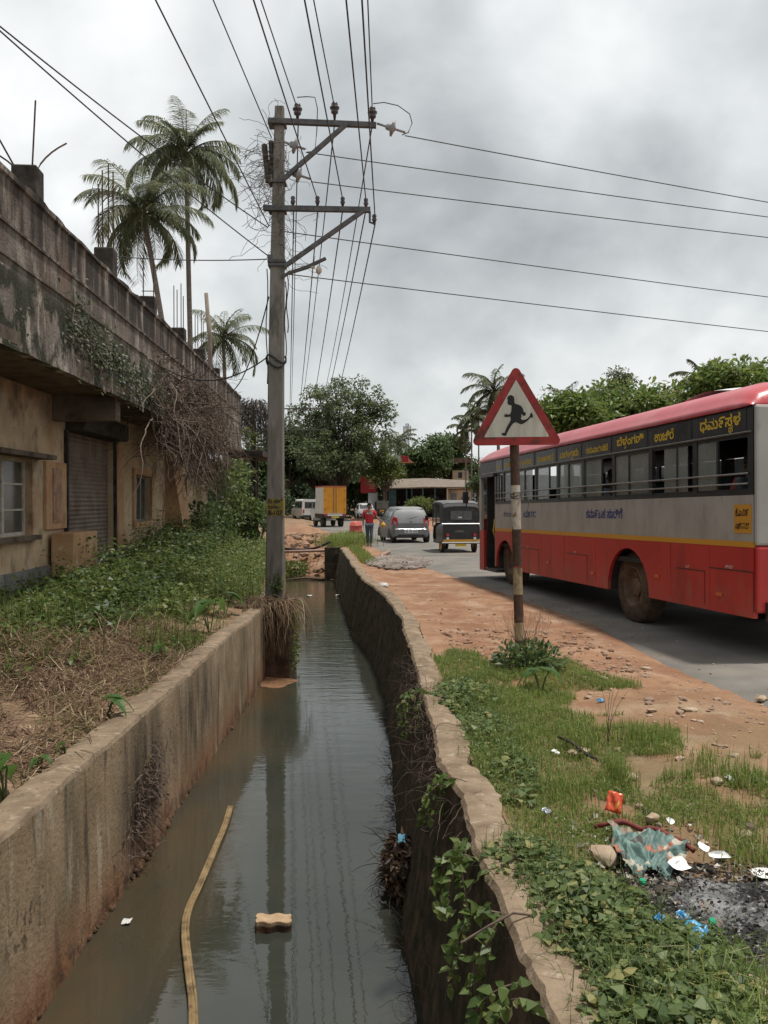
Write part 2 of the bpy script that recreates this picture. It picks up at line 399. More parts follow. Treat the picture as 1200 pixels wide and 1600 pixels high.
tag(b.build('canal_water', wm), kind='structure')

# ------------------------------------------------------------------ ditch walls
conc_l = mat('stained_tan_concrete', (0.215, 0.15, 0.086), (0.35, 0.255, 0.162), scale=2.2, rough=0.9, bump=0.008, bscale=30,
             layers=[dict(c=(0.13, 0.105, 0.06), sc=(1.6, 1.6, 0.5), lo=0.46, hi=0.64, amt=0.75), dict(c=(0.055, 0.045, 0.035), sc=(5, 5, 0.7), lo=0.57, hi=0.66, amt=0.8),
                     dict(c=(0.46, 0.39, 0.30), sc=(7, 7, 1.0), lo=0.58, hi=0.68, amt=0.6),
                     dict(c=(0.22, 0.085, 0.035), sc=(2, 2, 1.5), lo=0.30, hi=0.55, amt=0.85, z=(-0.75, -1.2)), dict(c=(0.05, 0.032, 0.02), sc=(9, 9, 5), lo=0.45, hi=0.6, amt=0.8, z=(-1.02, -1.16)),
                     dict(c=(0.06, 0.04, 0.03), sc=28, lo=0.62, hi=0.68, amt=0.8),
                     dict(c=(0.045, 0.03, 0.022), sc=(7, 7, 1.6), lo=0.32, hi=0.55, amt=0.92, spot=((-2.0, 7.15, -0.62), (1, 0.95, 0.75))), dict(c=(0.05, 0.036, 0.026), sc=(6, 6, 1.2), lo=0.40, hi=0.6, amt=0.8, spot=((-2.0, 9.2, -0.5), (1, 1.6, 0.6))), dict(c=(0.07, 0.045, 0.03), sc=(16, 16, 9), lo=0.52, hi=0.6, amt=0.9, spot=((-2.0, 4.75, -0.62), (1, 0.35, 0.2)))])
conc_top = mat('weathered_coping_concrete', (0.165, 0.118, 0.078), (0.265, 0.20, 0.136), scale=4, rough=0.92, bump=0.008, bscale=35,
               layers=[dict(c=(0.13, 0.09, 0.058), sc=5, lo=0.50, hi=0.66, amt=0.75), dict(c=(0.42, 0.35, 0.27), sc=11, lo=0.58, hi=0.68, amt=0.5), dict(c=(0.07, 0.055, 0.04), sc=22, lo=0.62, hi=0.68, amt=0.7)])
conc_r = mat('dark_mossy_wall_face', (0.034, 0.027, 0.020), (0.125, 0.088, 0.060), scale=4.5, rough=0.9, bump=0.02, bscale=24,
             layers=[dict(c=(0.085, 0.045, 0.025), sc=(3, 3, 0.6), lo=0.55, hi=0.68, amt=0.8), dict(c=(0.17, 0.15, 0.12), sc=(16, 16, 1.2), lo=0.62, hi=0.68, amt=0.7, z=(-0.9, -0.1)),
                     dict(c=(0.02, 0.028, 0.01), sc=7, lo=0.5, hi=0.6, amt=0.8)])
def wall(name, ysamp, xin, thick, ztop, batter, mats, side, parent=None, rough=0.02):
    m = MB(); zz = np.array([-1.8, -1.35, -1.2, -1.0, -0.8, -0.6, -0.4, -0.22, -0.1, -0.03])
    inner = []; top = []; outer = []
    for i, y in enumerate(ysamp):
        x = xin(y) + rough * 2.2 * (vnoise(y * 1.4, 0, 5) - 0.5) + rough * 0.8 * (vnoise(y * 15, 0, 6) - 0.5); zt = ztop + 0.05 * (vnoise(y * 0.6, 2, 7) - 0.5) + rough * 0.8 * (vnoise(y * 8, 2, 9) - 0.5)
        row = []
        for z in zz:
            nx = rough * 1.5 * (fbm(y * 2.2, z * 2.2 + 9, 21) - 0.47) * (1 if z < -0.1 else 0.4)
            row.append((x - side * (batter * (ztop - z) / 1.2) + nx, y, z + (zt if z > -0.05 else 0)))
        inner.append(row)
        th = thick + rough * 1.6 * (vnoise(y * 2.3, 5, 11) - 0.5)+rough*0.9*(vnoise(y*13,5,12)-0.5)
        top.append([(x + 0.012 * side, y, zt), (x + side * th * 0.3, y, zt + 0.012 * vnoise(y * 7, 3, 1)), (x + side * th * 0.7, y, zt + 0.012 * vnoise(y * 6, 1, 1)), (x + side * th, y, zt - 0.01)])
        outer.append([(x + side * th, y, zt - 0.01), (x + side * th, y, -1.8)])
    for A, mi in ((inner, 0), (top, 1), (outer, 1)):
        A = np.array(A); m.grid(A if side < 0 else A[:, ::-1], mi)
    m.add([inner[-1][-1], top[-1][0]], [])       # keep ends tidy
    for k in (0, -1):
        ring = inner[k] + top[k] + [outer[k][1]]
        m.add(ring, [tuple(range(len(ring)))], 0)
    a, c = np.array(inner)[:, -1], np.array(top)[:, 0]
    A = np.stack([a, c], 1); m.grid(A if side < 0 else A[:, ::-1], 1)
    o = m.build(name, mats, parent); o['kind'] = 'thing'; return autosmooth(o, 40)
w1 = wall('ditch_wall', np.arange(-6, 14.41, 0.07), lw_in, 0.25, -0.03, 0.02, [conc_l, conc_top], -1, rough=0.016)
tag(w1, 'low tan concrete ditch wall on the left with rusty streaks, below the weedy bank', 'wall')
w2 = wall('ditch_wall', np.arange(15.6, 36, 0.2), lw_in, 0.25, -0.05, 0.02, [conc_l, conc_top], -1)
tag(w2, 'far stretch of concrete ditch wall behind the foot of the utility pole', 'wall')
w3 = wall('ditch_wall', np.concatenate([np.arange(-6, 14, 0.05), np.arange(14, 31.9, 0.12)]), rw_in, 0.215, 0.025, 0.22, [conc_r, conc_top], 1, rough=0.026)
tag(w3, 'dark mossy right ditch wall with broken tan top, curving along the verge', 'wall')
m = MB(); P = []
for i, x in enumerate(np.linspace(-2.2, -1.55, 8)):
    P.append([(x, 31.92 + 0.02 * vnoise(x * 6, z * 5, 3), z) for z in (-1.8, -1.1, -0.6, -0.2, 0.03)] + [(x, 32.2, 0.03), (x, 32.2, -1.8)])
m.grid(np.array(P)[:, ::-1], 0)
for k in (0, -1): m.add(P[k], [tuple(range(7))], 0)
autosmooth(m.build('end_block', conc_r, w3))
# pier that carries the utility pole
m = MB(); m.bbox((-2.5, 14.4, -1.8), (-1.58, 15.62, 0.0))
pier = bevel(m.build('concrete_pier', mat('damp_brown_concrete', (0.04, 0.024, 0.016), (0.13, 0.075, 0.045), scale=4, rough=0.9, bump=0.02, bscale=20)), 0.03)
tag(pier, 'dark brown concrete pier at the water edge under the utility pole', 'pier')
# silt patch at the pier foot
m = MB(); A = []
for r in np.linspace(0, 1, 6):
    A.append([(-1.85 + (0.40 + 0.12 * math.sin(a * 3 + 1) + 0.05 * math.sin(a * 7)) * r * math.cos(a), 14.1 + (0.65 + 0.2 * math.sin(a * 2 + 2)) * r * math.sin(a), WATER_Z - 0.02 + 0.05 * (1 - r * r) + 0.01 * vnoise(a * 3, r * 4, 4)) for a in np.linspace(0, 2 * math.pi, 24)])
m.grid(np.array(A)[:, ::-1]); tag(m.build('silt_bank', mat('orange_silt', (0.13, 0.065, 0.032), (0.21, 0.11, 0.055), scale=9, rough=0.6, bump=0.01), smooth=True), kind='stuff')
m = MB()
for y in np.arange(2.4, 13.9, 0.035):      # crust of silt along the waterline
    r = 0.005 + 0.035 * vnoise(y * 2.3, 1, 14) + (0.025 if 6.7 < y < 8.0 else 0)
    r *= 0.25 + 1.1 * rng.random(); h_ = 0.03 * rng.random() ** 2 + (0.05 * rng.random() if 6.7 < y < 8.0 else 0)
    m.tube([(-2.02, y, WATER_Z + h_), (-2.0 + r * 0.7, y + 0.03 * rng.normal(), WATER_Z + h_ * 0.6), (-2.0 + r * 1.3, y + 0.05 * rng.normal(), WATER_Z - 0.03)], [0.02 + r * 0.4, 0.012 + r * 0.3, 0.006], seg=5)
tag(m.build('silt_crust', mat('brown_silt_crust', (0.035, 0.022, 0.014), (0.15, 0.08, 0.043), scale=14, rough=0.9, bump=0.02, bscale=50), smooth=True), kind='stuff')
# ------------------------------------------------------------------ abandoned building on the left
BD = Vector((-0.0407, 0.9992, 0)); BN = Vector((0.9992, 0.0407, 0)); B0 = Vector((-3.56, 0, 0)); WO = -1.14
def B(s, o, z): return B0 + BD * s + BN * o + Vector((0, 0, z))
BM = Matrix(((BN.x, BD.x, 0, B0.x), (BN.y, BD.y, 0, B0.y), (0, 0, 1, 0), (0, 0, 0, 1)))   # local x = outward, y = along
plaster = mat('peeling_ochre_plaster', (0.43, 0.32, 0.195), (0.56, 0.43, 0.275), scale=1.6, rough=0.9, bump=0.004, bscale=40,
              layers=[dict(c=(0.36, 0.19, 0.11), sc=(1.3, 1.3, 0.9), lo=0.50, hi=0.66, amt=0.6), dict(c=(0.10, 0.07, 0.05), sc=(3, 3, 1.8), lo=0.54, hi=0.68, amt=0.65), dict(c=(0.50, 0.44, 0.34), sc=(2.4, 2.4, 2.4), lo=0.56, hi=0.60, amt=0.5),
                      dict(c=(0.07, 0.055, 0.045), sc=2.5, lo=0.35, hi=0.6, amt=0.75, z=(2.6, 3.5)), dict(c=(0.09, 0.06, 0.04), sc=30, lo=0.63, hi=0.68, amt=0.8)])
plaster_o = mat('faded_orange_plaster', (0.40, 0.22, 0.11), (0.50, 0.33, 0.19), scale=2.3, rough=0.9, bump=0.004, bscale=40,
                layers=[dict(c=(0.16, 0.08, 0.05), sc=(5, 5, 1.5), lo=0.54, hi=0.68, amt=0.7), dict(c=(0.60, 0.50, 0.36), sc=9, lo=0.60, hi=0.68, amt=0.6)])
plaster_p = mat('worn_pink_panel', (0.30, 0.16, 0.10), (0.42, 0.28, 0.20), scale=5, rough=0.9, layers=[dict(c=(0.20, 0.15, 0.12), sc=9, lo=0.5, hi=0.62, amt=0.7)])
grey_pl = mat('grey_plinth_cement', (0.15, 0.145, 0.135), (0.26, 0.25, 0.23), scale=3, rough=0.92, bump=0.006, bscale=40, layers=[dict(c=(0.07, 0.07, 0.06), sc=(4, 4, 1), lo=0.54, hi=0.66, amt=0.7)])
mossy = mat('mossy_stained_concrete', (0.125, 0.105, 0.088), (0.225, 0.195, 0.165), scale=1.4, rough=0.95, bump=0.012, bscale=28,
            layers=[dict(c=(0.44, 0.39, 0.33), sc=(4.2, 4.2, 1.1), lo=0.53, hi=0.60, amt=0.7), dict(c=(0.19, 0.10, 0.065), sc=(1.6, 1.6, 0.7), lo=0.52, hi=0.66, amt=0.5),
                    dict(c=(0.025, 0.020, 0.016), sc=(3.2, 3.2, 0.5), lo=0.36, hi=0.54, amt=0.95, z=(4.25, 4.75)),
                    dict(c=(0.018, 0.022, 0.010), sc=(2.2, 2.2, 1.8), lo=0.45, hi=0.53, amt=0.92, z=(4.5, 4.1)), dict(c=(0.03, 0.025, 0.02), sc=26, lo=0.58, hi=0.66, amt=0.8)])
dark_con = mat('blackened_concrete', (0.022, 0.018, 0.015), (0.075, 0.062, 0.052), scale=5, rough=0.95, bump=0.01, bscale=30)
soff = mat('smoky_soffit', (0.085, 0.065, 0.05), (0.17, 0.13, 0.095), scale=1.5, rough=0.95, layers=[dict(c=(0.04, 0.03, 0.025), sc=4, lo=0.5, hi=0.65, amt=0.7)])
shut = mat('rusty_grey_shutter', (0.14, 0.11, 0.09), (0.23, 0.19, 0.155), scale=3, rough=0.6, metal=0.2, layers=[dict(c=(0.14, 0.06, 0.03), sc=(3, 3, 1), lo=0.5, hi=0.68, amt=0.7)])
frame_w = mat('dirty_white_wood', (0.36, 0.33, 0.28), (0.50, 0.47, 0.41), scale=8, rough=0.75, layers=[dict(c=(0.15, 0.10, 0.07), sc=12, lo=0.58, hi=0.68, amt=0.6)])
glass_d = mat('dusty_dark_glass', (0.035, 0.04, 0.036), (0.085, 0.085, 0.07), scale=2.5, rough=0.22, spec=0.6)
rust = mat('rusted_rebar', (0.045, 0.028, 0.02), (0.10, 0.055, 0.035), scale=30, rough=0.9)
tin = mat('weathered_wood_pole', (0.16, 0.13, 0.10), (0.26, 0.22, 0.18), scale=8, rough=0.9, stretch=(1, 1, 0.2))

bl = empty('abandoned_building', B(10, 0, 0), label='abandoned single storey shop block with mossy overhanging parapet and peeling ochre wall', cat='building')
bl.location = (0, 0, 0)
S0, S1 = -3.0, 28.8
m = MB()
# wall with window and shutter openings, made of butted pieces
def wp(s0, s1, z0, z1, o0=WO - 0.22, o1=WO, mi=0): m.add([BM @ Vector((o, s, z)) for z in (z0, z1) for s in (s0, s1) for o in (o0, o1)], [(0, 2, 3, 1), (4, 5, 7, 6), (0, 1, 5, 4), (2, 6, 7, 3), (0, 4, 6, 2), (1, 3, 7, 5)], mi)
WZ0, WZ1 = 1.24, 2.36
wp(S0, 5.5, 0.74, 3.42); wp(5.5, 7.2, 0.74, WZ0); wp(5.5, 7.2, WZ1, 3.42); wp(7.2, 11.18, 0.74, 3.42)
wp(11.18, 12.9, 0.74, WZ0); wp(11.18, 12.9, WZ1, 3.42); wp(12.9, 14.4, 0.74, 3.42)
wp(14.4, 17.3, 3.0, 3.42); wp(17.3, 18.95, 0.74, 3.42); wp(18.95, 20.5, 0.74, 1.28); wp(18.95, 20.5, 2.32, 3.42); wp(20.5, 23.6, 0.74, 3.42)
wp(23.6, 25.2, 2.5, 3.42); wp(25.2, S1, 0.74, 3.42, mi=0)
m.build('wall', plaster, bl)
m = MB(); wp(S0, 14.4, -0.3, 0.74, WO - 0.25, WO + 0.05); wp(14.4, 17.3, -0.3, 0.62, WO - 0.3, WO + 0.25); wp(17.3, S1, -0.3, 0.74, WO - 0.25, WO + 0.05)
m.build('plinth', grey_pl, bl)
# dark rooms behind, back wall and roof slab
m = MB()
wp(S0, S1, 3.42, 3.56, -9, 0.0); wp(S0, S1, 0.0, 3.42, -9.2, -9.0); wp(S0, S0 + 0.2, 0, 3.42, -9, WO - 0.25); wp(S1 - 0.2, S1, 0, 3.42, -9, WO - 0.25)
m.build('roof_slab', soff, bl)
m = MB()
prof = [(0.0, 3.36), (0.0, 4.27), (0.018, 4.28), (0.018, 4.31), (-0.01, 4.33), (-0.01, 4.62), (0.012, 4.63), (0.012, 4.66), (-0.02, 4.68), (-0.02, 5.12), (0.012, 5.14), (0.012, 5.2), (-0.22, 5.21), (-0.22, 3.56), (-0.13, 3.4), (-0.13, 3.36)]
P = []
for s in np.arange(S0, S1 + 0.01, 0.16):
    row = []
    for i, (o, z) in enumerate(prof):
        q = 0.012 * (fbm(s * 2.3, z * 3, 31) - 0.47) * 2 + (0.03 * (vnoise(s * 3, 1, 33) - 0.5) if i in (11, 12) else 0) + (0.012 * (vnoise(s * 3.2, 4, 35) - 0.5) if i in (0, 15) else 0)
        row.append(BM @ Vector((o + q, s, z + (q if i in (0, 10, 11, 12, 15) else 0))))
    row.append(row[0]); P.append(row)
m.grid(np.array([[p[:] for p in r] for r in P])[:, ::-1])
for k in (0, -1): m.add([p[:] for p in P[k][:-1]], [tuple(range(len(prof)))])
autosmooth(m.build('parapet', mossy, bl), 30)
# cross beams and shutter housing under the overhang
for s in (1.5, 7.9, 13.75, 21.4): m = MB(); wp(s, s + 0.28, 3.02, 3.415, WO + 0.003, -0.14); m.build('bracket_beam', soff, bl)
m = MB(); wp(14.4, 17.3, 2.92, 3.24, WO - 0.2, WO + 0.32); bevel(m.build('shutter_housing', dark_con, bl), 0.04)
# roller shutter, corrugated
m = MB(); P = []
zs = np.arange(0.62, 3.0, 0.02)
for z in zs:
    o = WO - 0.12 + 0.018 * abs(math.sin(z / 0.078 * math.pi))
    P.append([(BM @ Vector((o, s, z)))[:] for s in (14.4, 15.4, 16.4, 17.3)])
m.grid(np.array(P)); m.build('roller_shutter', shut, bl)
for s in (14.32, 17.3): m = MB(); wp(s, s + 0.08, 0.62, 2.92, WO + 0.003, WO + 0.06); m.build('shutter_rail', dark_con, bl)
def window(s0, s1, z0, z1, cols, rows, sur, cm):
    m = MB(); t = 0.05
    wo = WO - 0.11
    def bar(a, b, c, d, o1=0.0): m.add([BM @ Vector((o, s, z)) for z in (c, d) for s in (a, b) for o in (wo - 0.05, wo + o1)], [(0, 2, 3, 1), (4, 5, 7, 6), (0, 1, 5, 4), (2, 6, 7, 3), (0, 4, 6, 2), (1, 3, 7, 5)])
    bar(s0, s0 + t, z0, z1); bar(s1 - t, s1, z0, z1); bar(s0 + t, s1 - t, z0, z0 + t); bar(s0 + t, s1 - t, z1 - t, z1)
    for i in range(1, cols): c = s0 + (s1 - s0) * i / cols; bar(c - 0.04, c + 0.04, z0 + t, z1 - t, 0.012)
    for i in range(cols):
        a = s0 + (s1 - s0) * i / cols + 0.04; b2 = s0 + (s1 - s0) * (i + 1) / cols - 0.04
        for j in range(1, rows): c = z0 + (z1 - z0) * j / rows; bar(a, b2, c - 0.014, c + 0.014, -0.008)
    f = m.build('window', cm, bl)
    q = MB(); q.add([BM @ Vector((wo - 0.03, s, z)) for s, z in ((s0 + 0.02, z0 + 0.02), (s1 - 0.02, z0 + 0.02), (s1 - 0.02, z1 - 0.02), (s0 + 0.02, z1 - 0.02))], [(0, 1, 2, 3)])
    q.build('pane', glass_d, f)
    m = MB()
    if sur:
        for a, b2, c, d in ((s0 - 0.14, s0, z0 - 0.14, z1 + 0.14), (s1, s1 + 0.14, z0 - 0.14, z1 + 0.14), (s0, s1, z1, z1 + 0.14), (s0, s1, z0 - 0.14, z0)):
            m.add([BM @ Vector((o, s, z)) for z in (c, d) for s in (a, b2) for o in (WO + 0.002, WO + 0.05)], [(0, 2, 3, 1), (4, 5, 7, 6), (0, 1, 5, 4), (2, 6, 7, 3), (0, 4, 6, 2), (1, 3, 7, 5)])
        m.build('frame', plaster_o, f)
    else:
        m.add([BM @ Vector((o, s, z)) for z in (z0 - 0.07, z0 - 0.003) for s in (s0 - 0.1, s1 + 0.1) for o in (WO + 0.002, WO + 0.10)], [(0, 2, 3, 1), (4, 5, 7, 6), (0, 1, 5, 4), (2, 6, 7, 3), (0, 4, 6, 2), (1, 3, 7, 5)])
        m.build('sill', soff, f); m = MB()
        m.add([BM @ Vector((o, s, z)) for z in (z1 + 0.003, z1 + 0.07) for s in (s0 - 0.1, s1 + 0.25) for o in (WO + 0.002, WO + 0.28)], [(0, 2, 3, 1), (4, 5, 7, 6), (0, 1, 5, 4), (2, 6, 7, 3), (0, 4, 6, 2), (1, 3, 7, 5)])
        m.build('rain_hood', soff, f)
window(5.5, 7.2, WZ0, WZ1, 2, 3, False, frame_w)
window(11.18, 12.9, WZ0, WZ1, 2, 3, False, frame_w)
window(18.95, 20.5, 1.28, 2.32, 3, 1, True, mat('grey_window_bars', (0.16, 0.15, 0.14), (0.27, 0.26, 0.24), scale=8, rough=0.7))
m = MB(); wp(13.35, 14.3, 1.30, 2.36, WO + 0.002, WO + 0.05); m.build('wall_panel', plaster_o, bl)
m = MB(); wp(13.62, 14.0, 1.40, 2.26, WO + 0.051, WO + 0.07); m.build('notice_panel', plaster_p, bl)
m = MB(); wp(13.5, 14.75, 0.55, 1.24, WO + 0.06, WO + 0.42); bevel(m.build('low_block', plaster_o, bl), 0.02)
m = MB(); wp(17.38, 18.05, 0.74, 2.9, WO + 0.002, WO + 0.03); m.build('pilaster', plaster_o, bl)
# slanted buttress near the far end
m = MB(); m.add([BM @ Vector(p) for p in [(WO, 22.2, 0.5), (WO, 23.4, 0.5), (WO, 23.4, 2.9), (WO, 22.2, 2.9), (WO + 0.55, 22.2, 0.5), (WO + 0.55, 23.4, 0.5), (WO + 0.15, 23.4, 2.9), (WO + 0.15, 22.2, 2.9)]],
              [(0, 1, 2, 3), (4, 7, 6, 5), (0, 4, 5, 1), (3, 2, 6, 7), (0, 3, 7, 4), (1, 5, 6, 2)]); m.build('buttress', plaster_o, bl)
# small step wall before the dark doorway
m = MB(); wp(24.0, 26.8, 0.5, 0.98, WO + 0.06, WO + 0.6); m.build('porch_wall', plaster, bl)
# column stubs with starter bars on the roof edge
stubs = [(10.46, 5.74, 'tall'), (13.8, 5.74, 'tall'), (16.7, 5.66, 'short'), (19.7, 5.66, 'mid'), (22.4, 5.66, 'mid'), (24.9, 5.55, 'none'), (7.3, 5.74, 'mid'), (4.1, 5.74, 'mid')]
for s, zt, kind in stubs:
    m = MB(); c = B(s, -0.30, (4.9 + zt) / 2); m.box(c, (0.30, 0.30, zt - 4.9), (0, 0, 0.04 + 0.1 * random.random()))
    st = bevel(m.build('column_stub', dark_con, bl), 0.025)
    def bar(do, ds, h, lean=(0, 0), bend=0):
        p0 = B(s + ds, -0.30 + do, zt - 0.1); n = 7; pts = []
        for i in range(n):
            t = i / (n - 1); pts.append(p0 + BD * (lean[0] * t + bend * t * t) + BN * (lean[1] * t + bend * 0.6 * t * t) + Vector((0, 0, (h + 0.1) * (t - 0.45 * (abs(bend) > 0.3) * t * t))))
        q = MB(); q.tube(pts, 0.011, 5); q.build('rebar', rust, st)
    if abs(s - 10.46) < 0.1:
        bar(0.02, 0.08, 0.85, (0.0, 0.05)); bar(0.08, 0.0, 0.45, (0.1, 0.12), 0.25); bar(-0.08, -0.05, 0.6, (-0.5, -0.3)); bar(-0.05, 0.02, 0.42, (-0.2, -0.35), -0.5)
    elif kind == 'tall': [bar(a, b, h) for a, b, h in ((-0.09, -0.08, 1.0), (-0.07, 0.08, 1.28), (0.07, -0.08, 1.32), (0.10, 0.08, 1.26))]
    elif kind == 'mid': [bar(a, b, h) for a, b, h in ((-0.09, -0.08, 0.95), (-0.05, 0.08, 0.9), (0.07, -0.08, 1.0), (0.09, 0.08, 0.75))]
    elif kind == 'short':
        [bar(a, b, h) for a, b, h in ((-0.07, -0.08, 0.75), (0.09, 0.08, 0.7))]
        q = MB(); q.tube([B(s, -0.42, zt + 0.12), B(s, -0.18, zt + 0.12)], 0.01, 5); q.build('tie_bar', rust, st)
# wooden pole behind the parapet
m = MB(); p = at(330, 600, 24.6); q = at(322, 458, 24.6); m.tube([p - Vector((0, 0, 2)), (p + q) / 2 + Vector((0.03, 0, 0)), q], [0.075, 0.065, 0.055], 8)
tag(m.build('wooden_pole', tin, smooth=True), 'bare weathered wooden pole rising behind the mossy parapet, before the smallest palm', 'pole')
# porch post and lean-to roof at the far end
lt = empty('lean_to_porch', label='dark lean-to porch with slender posts at the far end of the abandoned building', cat='porch')
for px in (397, 386, 412):
    m = MB(); a = at(px, 700, 30.2); m.bbox((a.x - 0.07, a.y - 0.07, -0.2), (a.x + 0.07, a.y + 0.07, 3.42)) if px == 397 else m.bbox((a.x - 0.05, 32.5, -0.2), (a.x + 0.05, 32.6, 3.42))
    m.build('post', dark_con, lt)
a = at(360, 706, 30); b2 = at(417, 706, 30); m = MB(); m.bbox((a.x, 29.0, 3.25), (b2.x, 33, 3.45)); m.build('roof', dark_con, lt)
# ------------------------------------------------------------------ utility pole
pole_c = mat('grey_pole_concrete', (0.155, 0.138, 0.118), (0.255, 0.23, 0.20), scale=2.2, rough=0.92, bump=0.004, bscale=60, stretch=(2, 2, 0.5),
             layers=[dict(c=(0.07, 0.06, 0.05), sc=(5, 5, 1.2), lo=0.53, hi=0.66, amt=0.7), dict(c=(0.33, 0.30, 0.26), sc=(9, 9, 1.5), lo=0.6, hi=0.7, amt=0.5)])
steel = mat('dark_galvanised_steel', (0.075, 0.075, 0.075), (0.14, 0.135, 0.13), scale=9, rough=0.6, metal=0.3, layers=[dict(c=(0.10, 0.05, 0.03), sc=14, lo=0.56, hi=0.68, amt=0.6)])
porc = mat('dark_brown_porcelain', (0.035, 0.025, 0.022), (0.07, 0.05, 0.045), scale=12, rough=0.25, spec=0.6)
porc_g = mat('grey_glazed_disc', (0.20, 0.19, 0.18), (0.30, 0.29, 0.28), scale=9, rough=0.3, spec=0.5)
wire_m = mat('black_cable', (0.035, 0.035, 0.036), rough=0.7)
wire_g = mat('aluminium_conductor', (0.06, 0.062, 0.065), rough=0.6)
yel = mat('faded_yellow_paint', (0.22, 0.165, 0.035), (0.29, 0.225, 0.055), scale=9, rough=0.8, layers=[dict(c=(0.14, 0.11, 0.07), sc=14, lo=0.48, hi=0.62, amt=0.85)])
ink = mat('black_lettering', (0.012, 0.011, 0.010), rough=0.7)
PY = 15.0
pl = empty('utility_pole', at(429, 925, PY), label='tall grey concrete utility pole with two steel cross arms and a yellow painted number band', cat='utility pole')
PO = pl.location.copy()
def pt(px, py, Y=PY): return at(px, py, Y) - PO
m = MB(); V = []
for px, py, w, d in ((429.5, 935, 0.315, 0.24), (430.5, 800, 0.29, 0.23), (431.5, 600, 0.265, 0.21), (434, 400, 0.235, 0.19), (437, 168, 0.155, 0.15)):
    c = pt(px, py); V += [c + Vector((sx * (w / 2 - k), sy * (d / 2 - j), 0)) for sx, sy, k, j in ((-1, -1, 0.02, 0), (1, -1, 0.02, 0), (1, -1, 0, 0.02), (1, 1, 0, 0.02), (1, 1, 0.02, 0), (-1, 1, 0.02, 0), (-1, 1, 0, 0.02), (-1, -1, 0, 0.02))]
m.add(V, [(i * 8 + q, i * 8 + (q + 1) % 8, i * 8 + 8 + (q + 1) % 8, i * 8 + 8 + q) for i in range(4) for q in range(8)] + [tuple(range(32, 40)), tuple(range(8))[::-1]])
m.build('pole_shaft', pole_c, pl)
c = pt(430.6, 792.5); m = MB(); m.box(c, (0.296, 0.238, 0.30)); nb = m.build('number_band', yel, pl)
TXT = Matrix(((1, 0, 0, 0), (0, 0, -1, 0), (0, 1, 0, 0), (0, 0, 0, 1)))        # lettering facing the camera side (-y)
m = MB(); y0 = c.y - 0.122
for s, z, h, x, w in (('ಗು ಪುರ', 0.075, 0.085, -0.125, 0.25), ('ಬಂಟ', -0.02, 0.085, -0.12, 0.19), ('B-107', -0.135, 0.115, -0.12, 0.25)):
    text_mesh(s, h, m, Matrix.Translation((c.x + x, y0, c.z + z)) @ TXT, width=w, bold=0.03)
m.build('lettering', ink, nb)
def angle_bar(p, q, w, name, mt=steel, parent=pl):
    p = Vector(p); q = Vector(q); d = (q - p).normalized(); u = Vector((0, 1, 0)); u = (u - d * u.dot(d)).normalized(); v = d.cross(u)
    m = MB(); t = w * 0.14
    for a, b2 in (((-w / 2, w / 2), (-w / 2, -w / 2 + t)), ((-w / 2, -w / 2 + t), (-w / 2 + t, w / 2))):
        V = [e2 + u * x + v * y for e2 in (p, q) for x, y in ((a[0], b2[0]), (a[1], b2[0]), (a[1], b2[1]), (a[0], b2[1]))]
        m.add(V, [(0, 1, 2, 3), (7, 6, 5, 4), (0, 4, 5, 1), (1, 5, 6, 2), (2, 6, 7, 3), (3, 7, 4, 0)])
    return m.build(name, mt, parent)
fy = Vector((0, -0.13, 0))
angle_bar(pt(421, 194) + fy, pt(588, 201) + fy, 0.085, 'upper_cross_arm'); angle_bar(pt(446, 285) + fy * 1.4, pt(543, 200) + fy * 1.4, 0.07, 'upper_brace')
angle_bar(pt(413, 329) + fy, pt(579, 332) + fy, 0.085, 'lower_cross_arm'); angle_bar(pt(446, 421) + fy * 1.4, pt(568, 335) + fy * 1.4, 0.07, 'lower_brace')
for py in (410, 416, 286, 330, 195):
    c = pt(433.5, py); m = MB(); m.box(c, (0.30, 0.27, 0.05)); m.build('clamp_band', steel, pl)
for a, b2 in (((420, 287), (413, 226)), ((427, 285), (424, 221))):
    m = MB(); m.tube([pt(*a) - Vector((0, 0.05, 0)), pt(*b2)], 0.05, 4); m.build('bracket_post', dark_con, pl)
def pin_insulator(px, py, k):
    p = pt(px, py) + fy; m = MB()
    m.lathe([(0.0, 0.20), (0.045, 0.20), (0.06, 0.17), (0.045, 0.145), (0.085, 0.12), (0.08, 0.09), (0.05, 0.08), (0.065, 0.05), (0.06, 0.02), (0.03, 0.0), (0.018, -0.10), (0.0, -0.10)] if k else
            [(0.0, 0.12), (0.03, 0.12), (0.042, 0.09), (0.03, 0.065), (0.045, 0.03), (0.03, 0.0), (0.012, -0.06), (0, -0.06)], p, 12)
    return m.build('pin_insulator', porc, pl, smooth=True)
for px, py in ((466, 186), (523.5, 184), (582, 191)): pin_insulator(px, py, 1)
for px, py in ((459, 322), (497, 322), (536, 323), (572, 325)): pin_insulator(px, py, 0)
pin_insulator(585, 350, 0)
m = MB(); m.tube([pt(578, 334) + fy, pt(578, 351) + fy, pt(587, 354) + fy], 0.02, 6); m.build('hook', steel, pl)
def disc_insulator(p, q):
    p = pt(*p) + fy; q = pt(*q) + fy; d = (q - p); L = d.length; m = MB()
    m.lathe([(0.0, 0), (0.02, 0), (0.02, L * 0.3), (0.05, L * 0.34), (0.06, L * 0.48), (0.13, L * 0.52), (0.135, L * 0.58), (0.06, L * 0.62), (0.02, L * 0.66), (0.02, L), (0, L)], (0, 0, 0), 14)
    M = d.to_track_quat('Z', 'Y').to_matrix().to_4x4(); M.translation = p
    for v in m.v: v[:] = [(M @ Vector(x))[:] for x in v]
    return m.build('disc_insulator', porc_g, pl, smooth=True)
disc_insulator((589, 198), (633, 212)); disc_insulator((443, 226), (478, 238)); disc_insulator((446, 271), (486, 284))
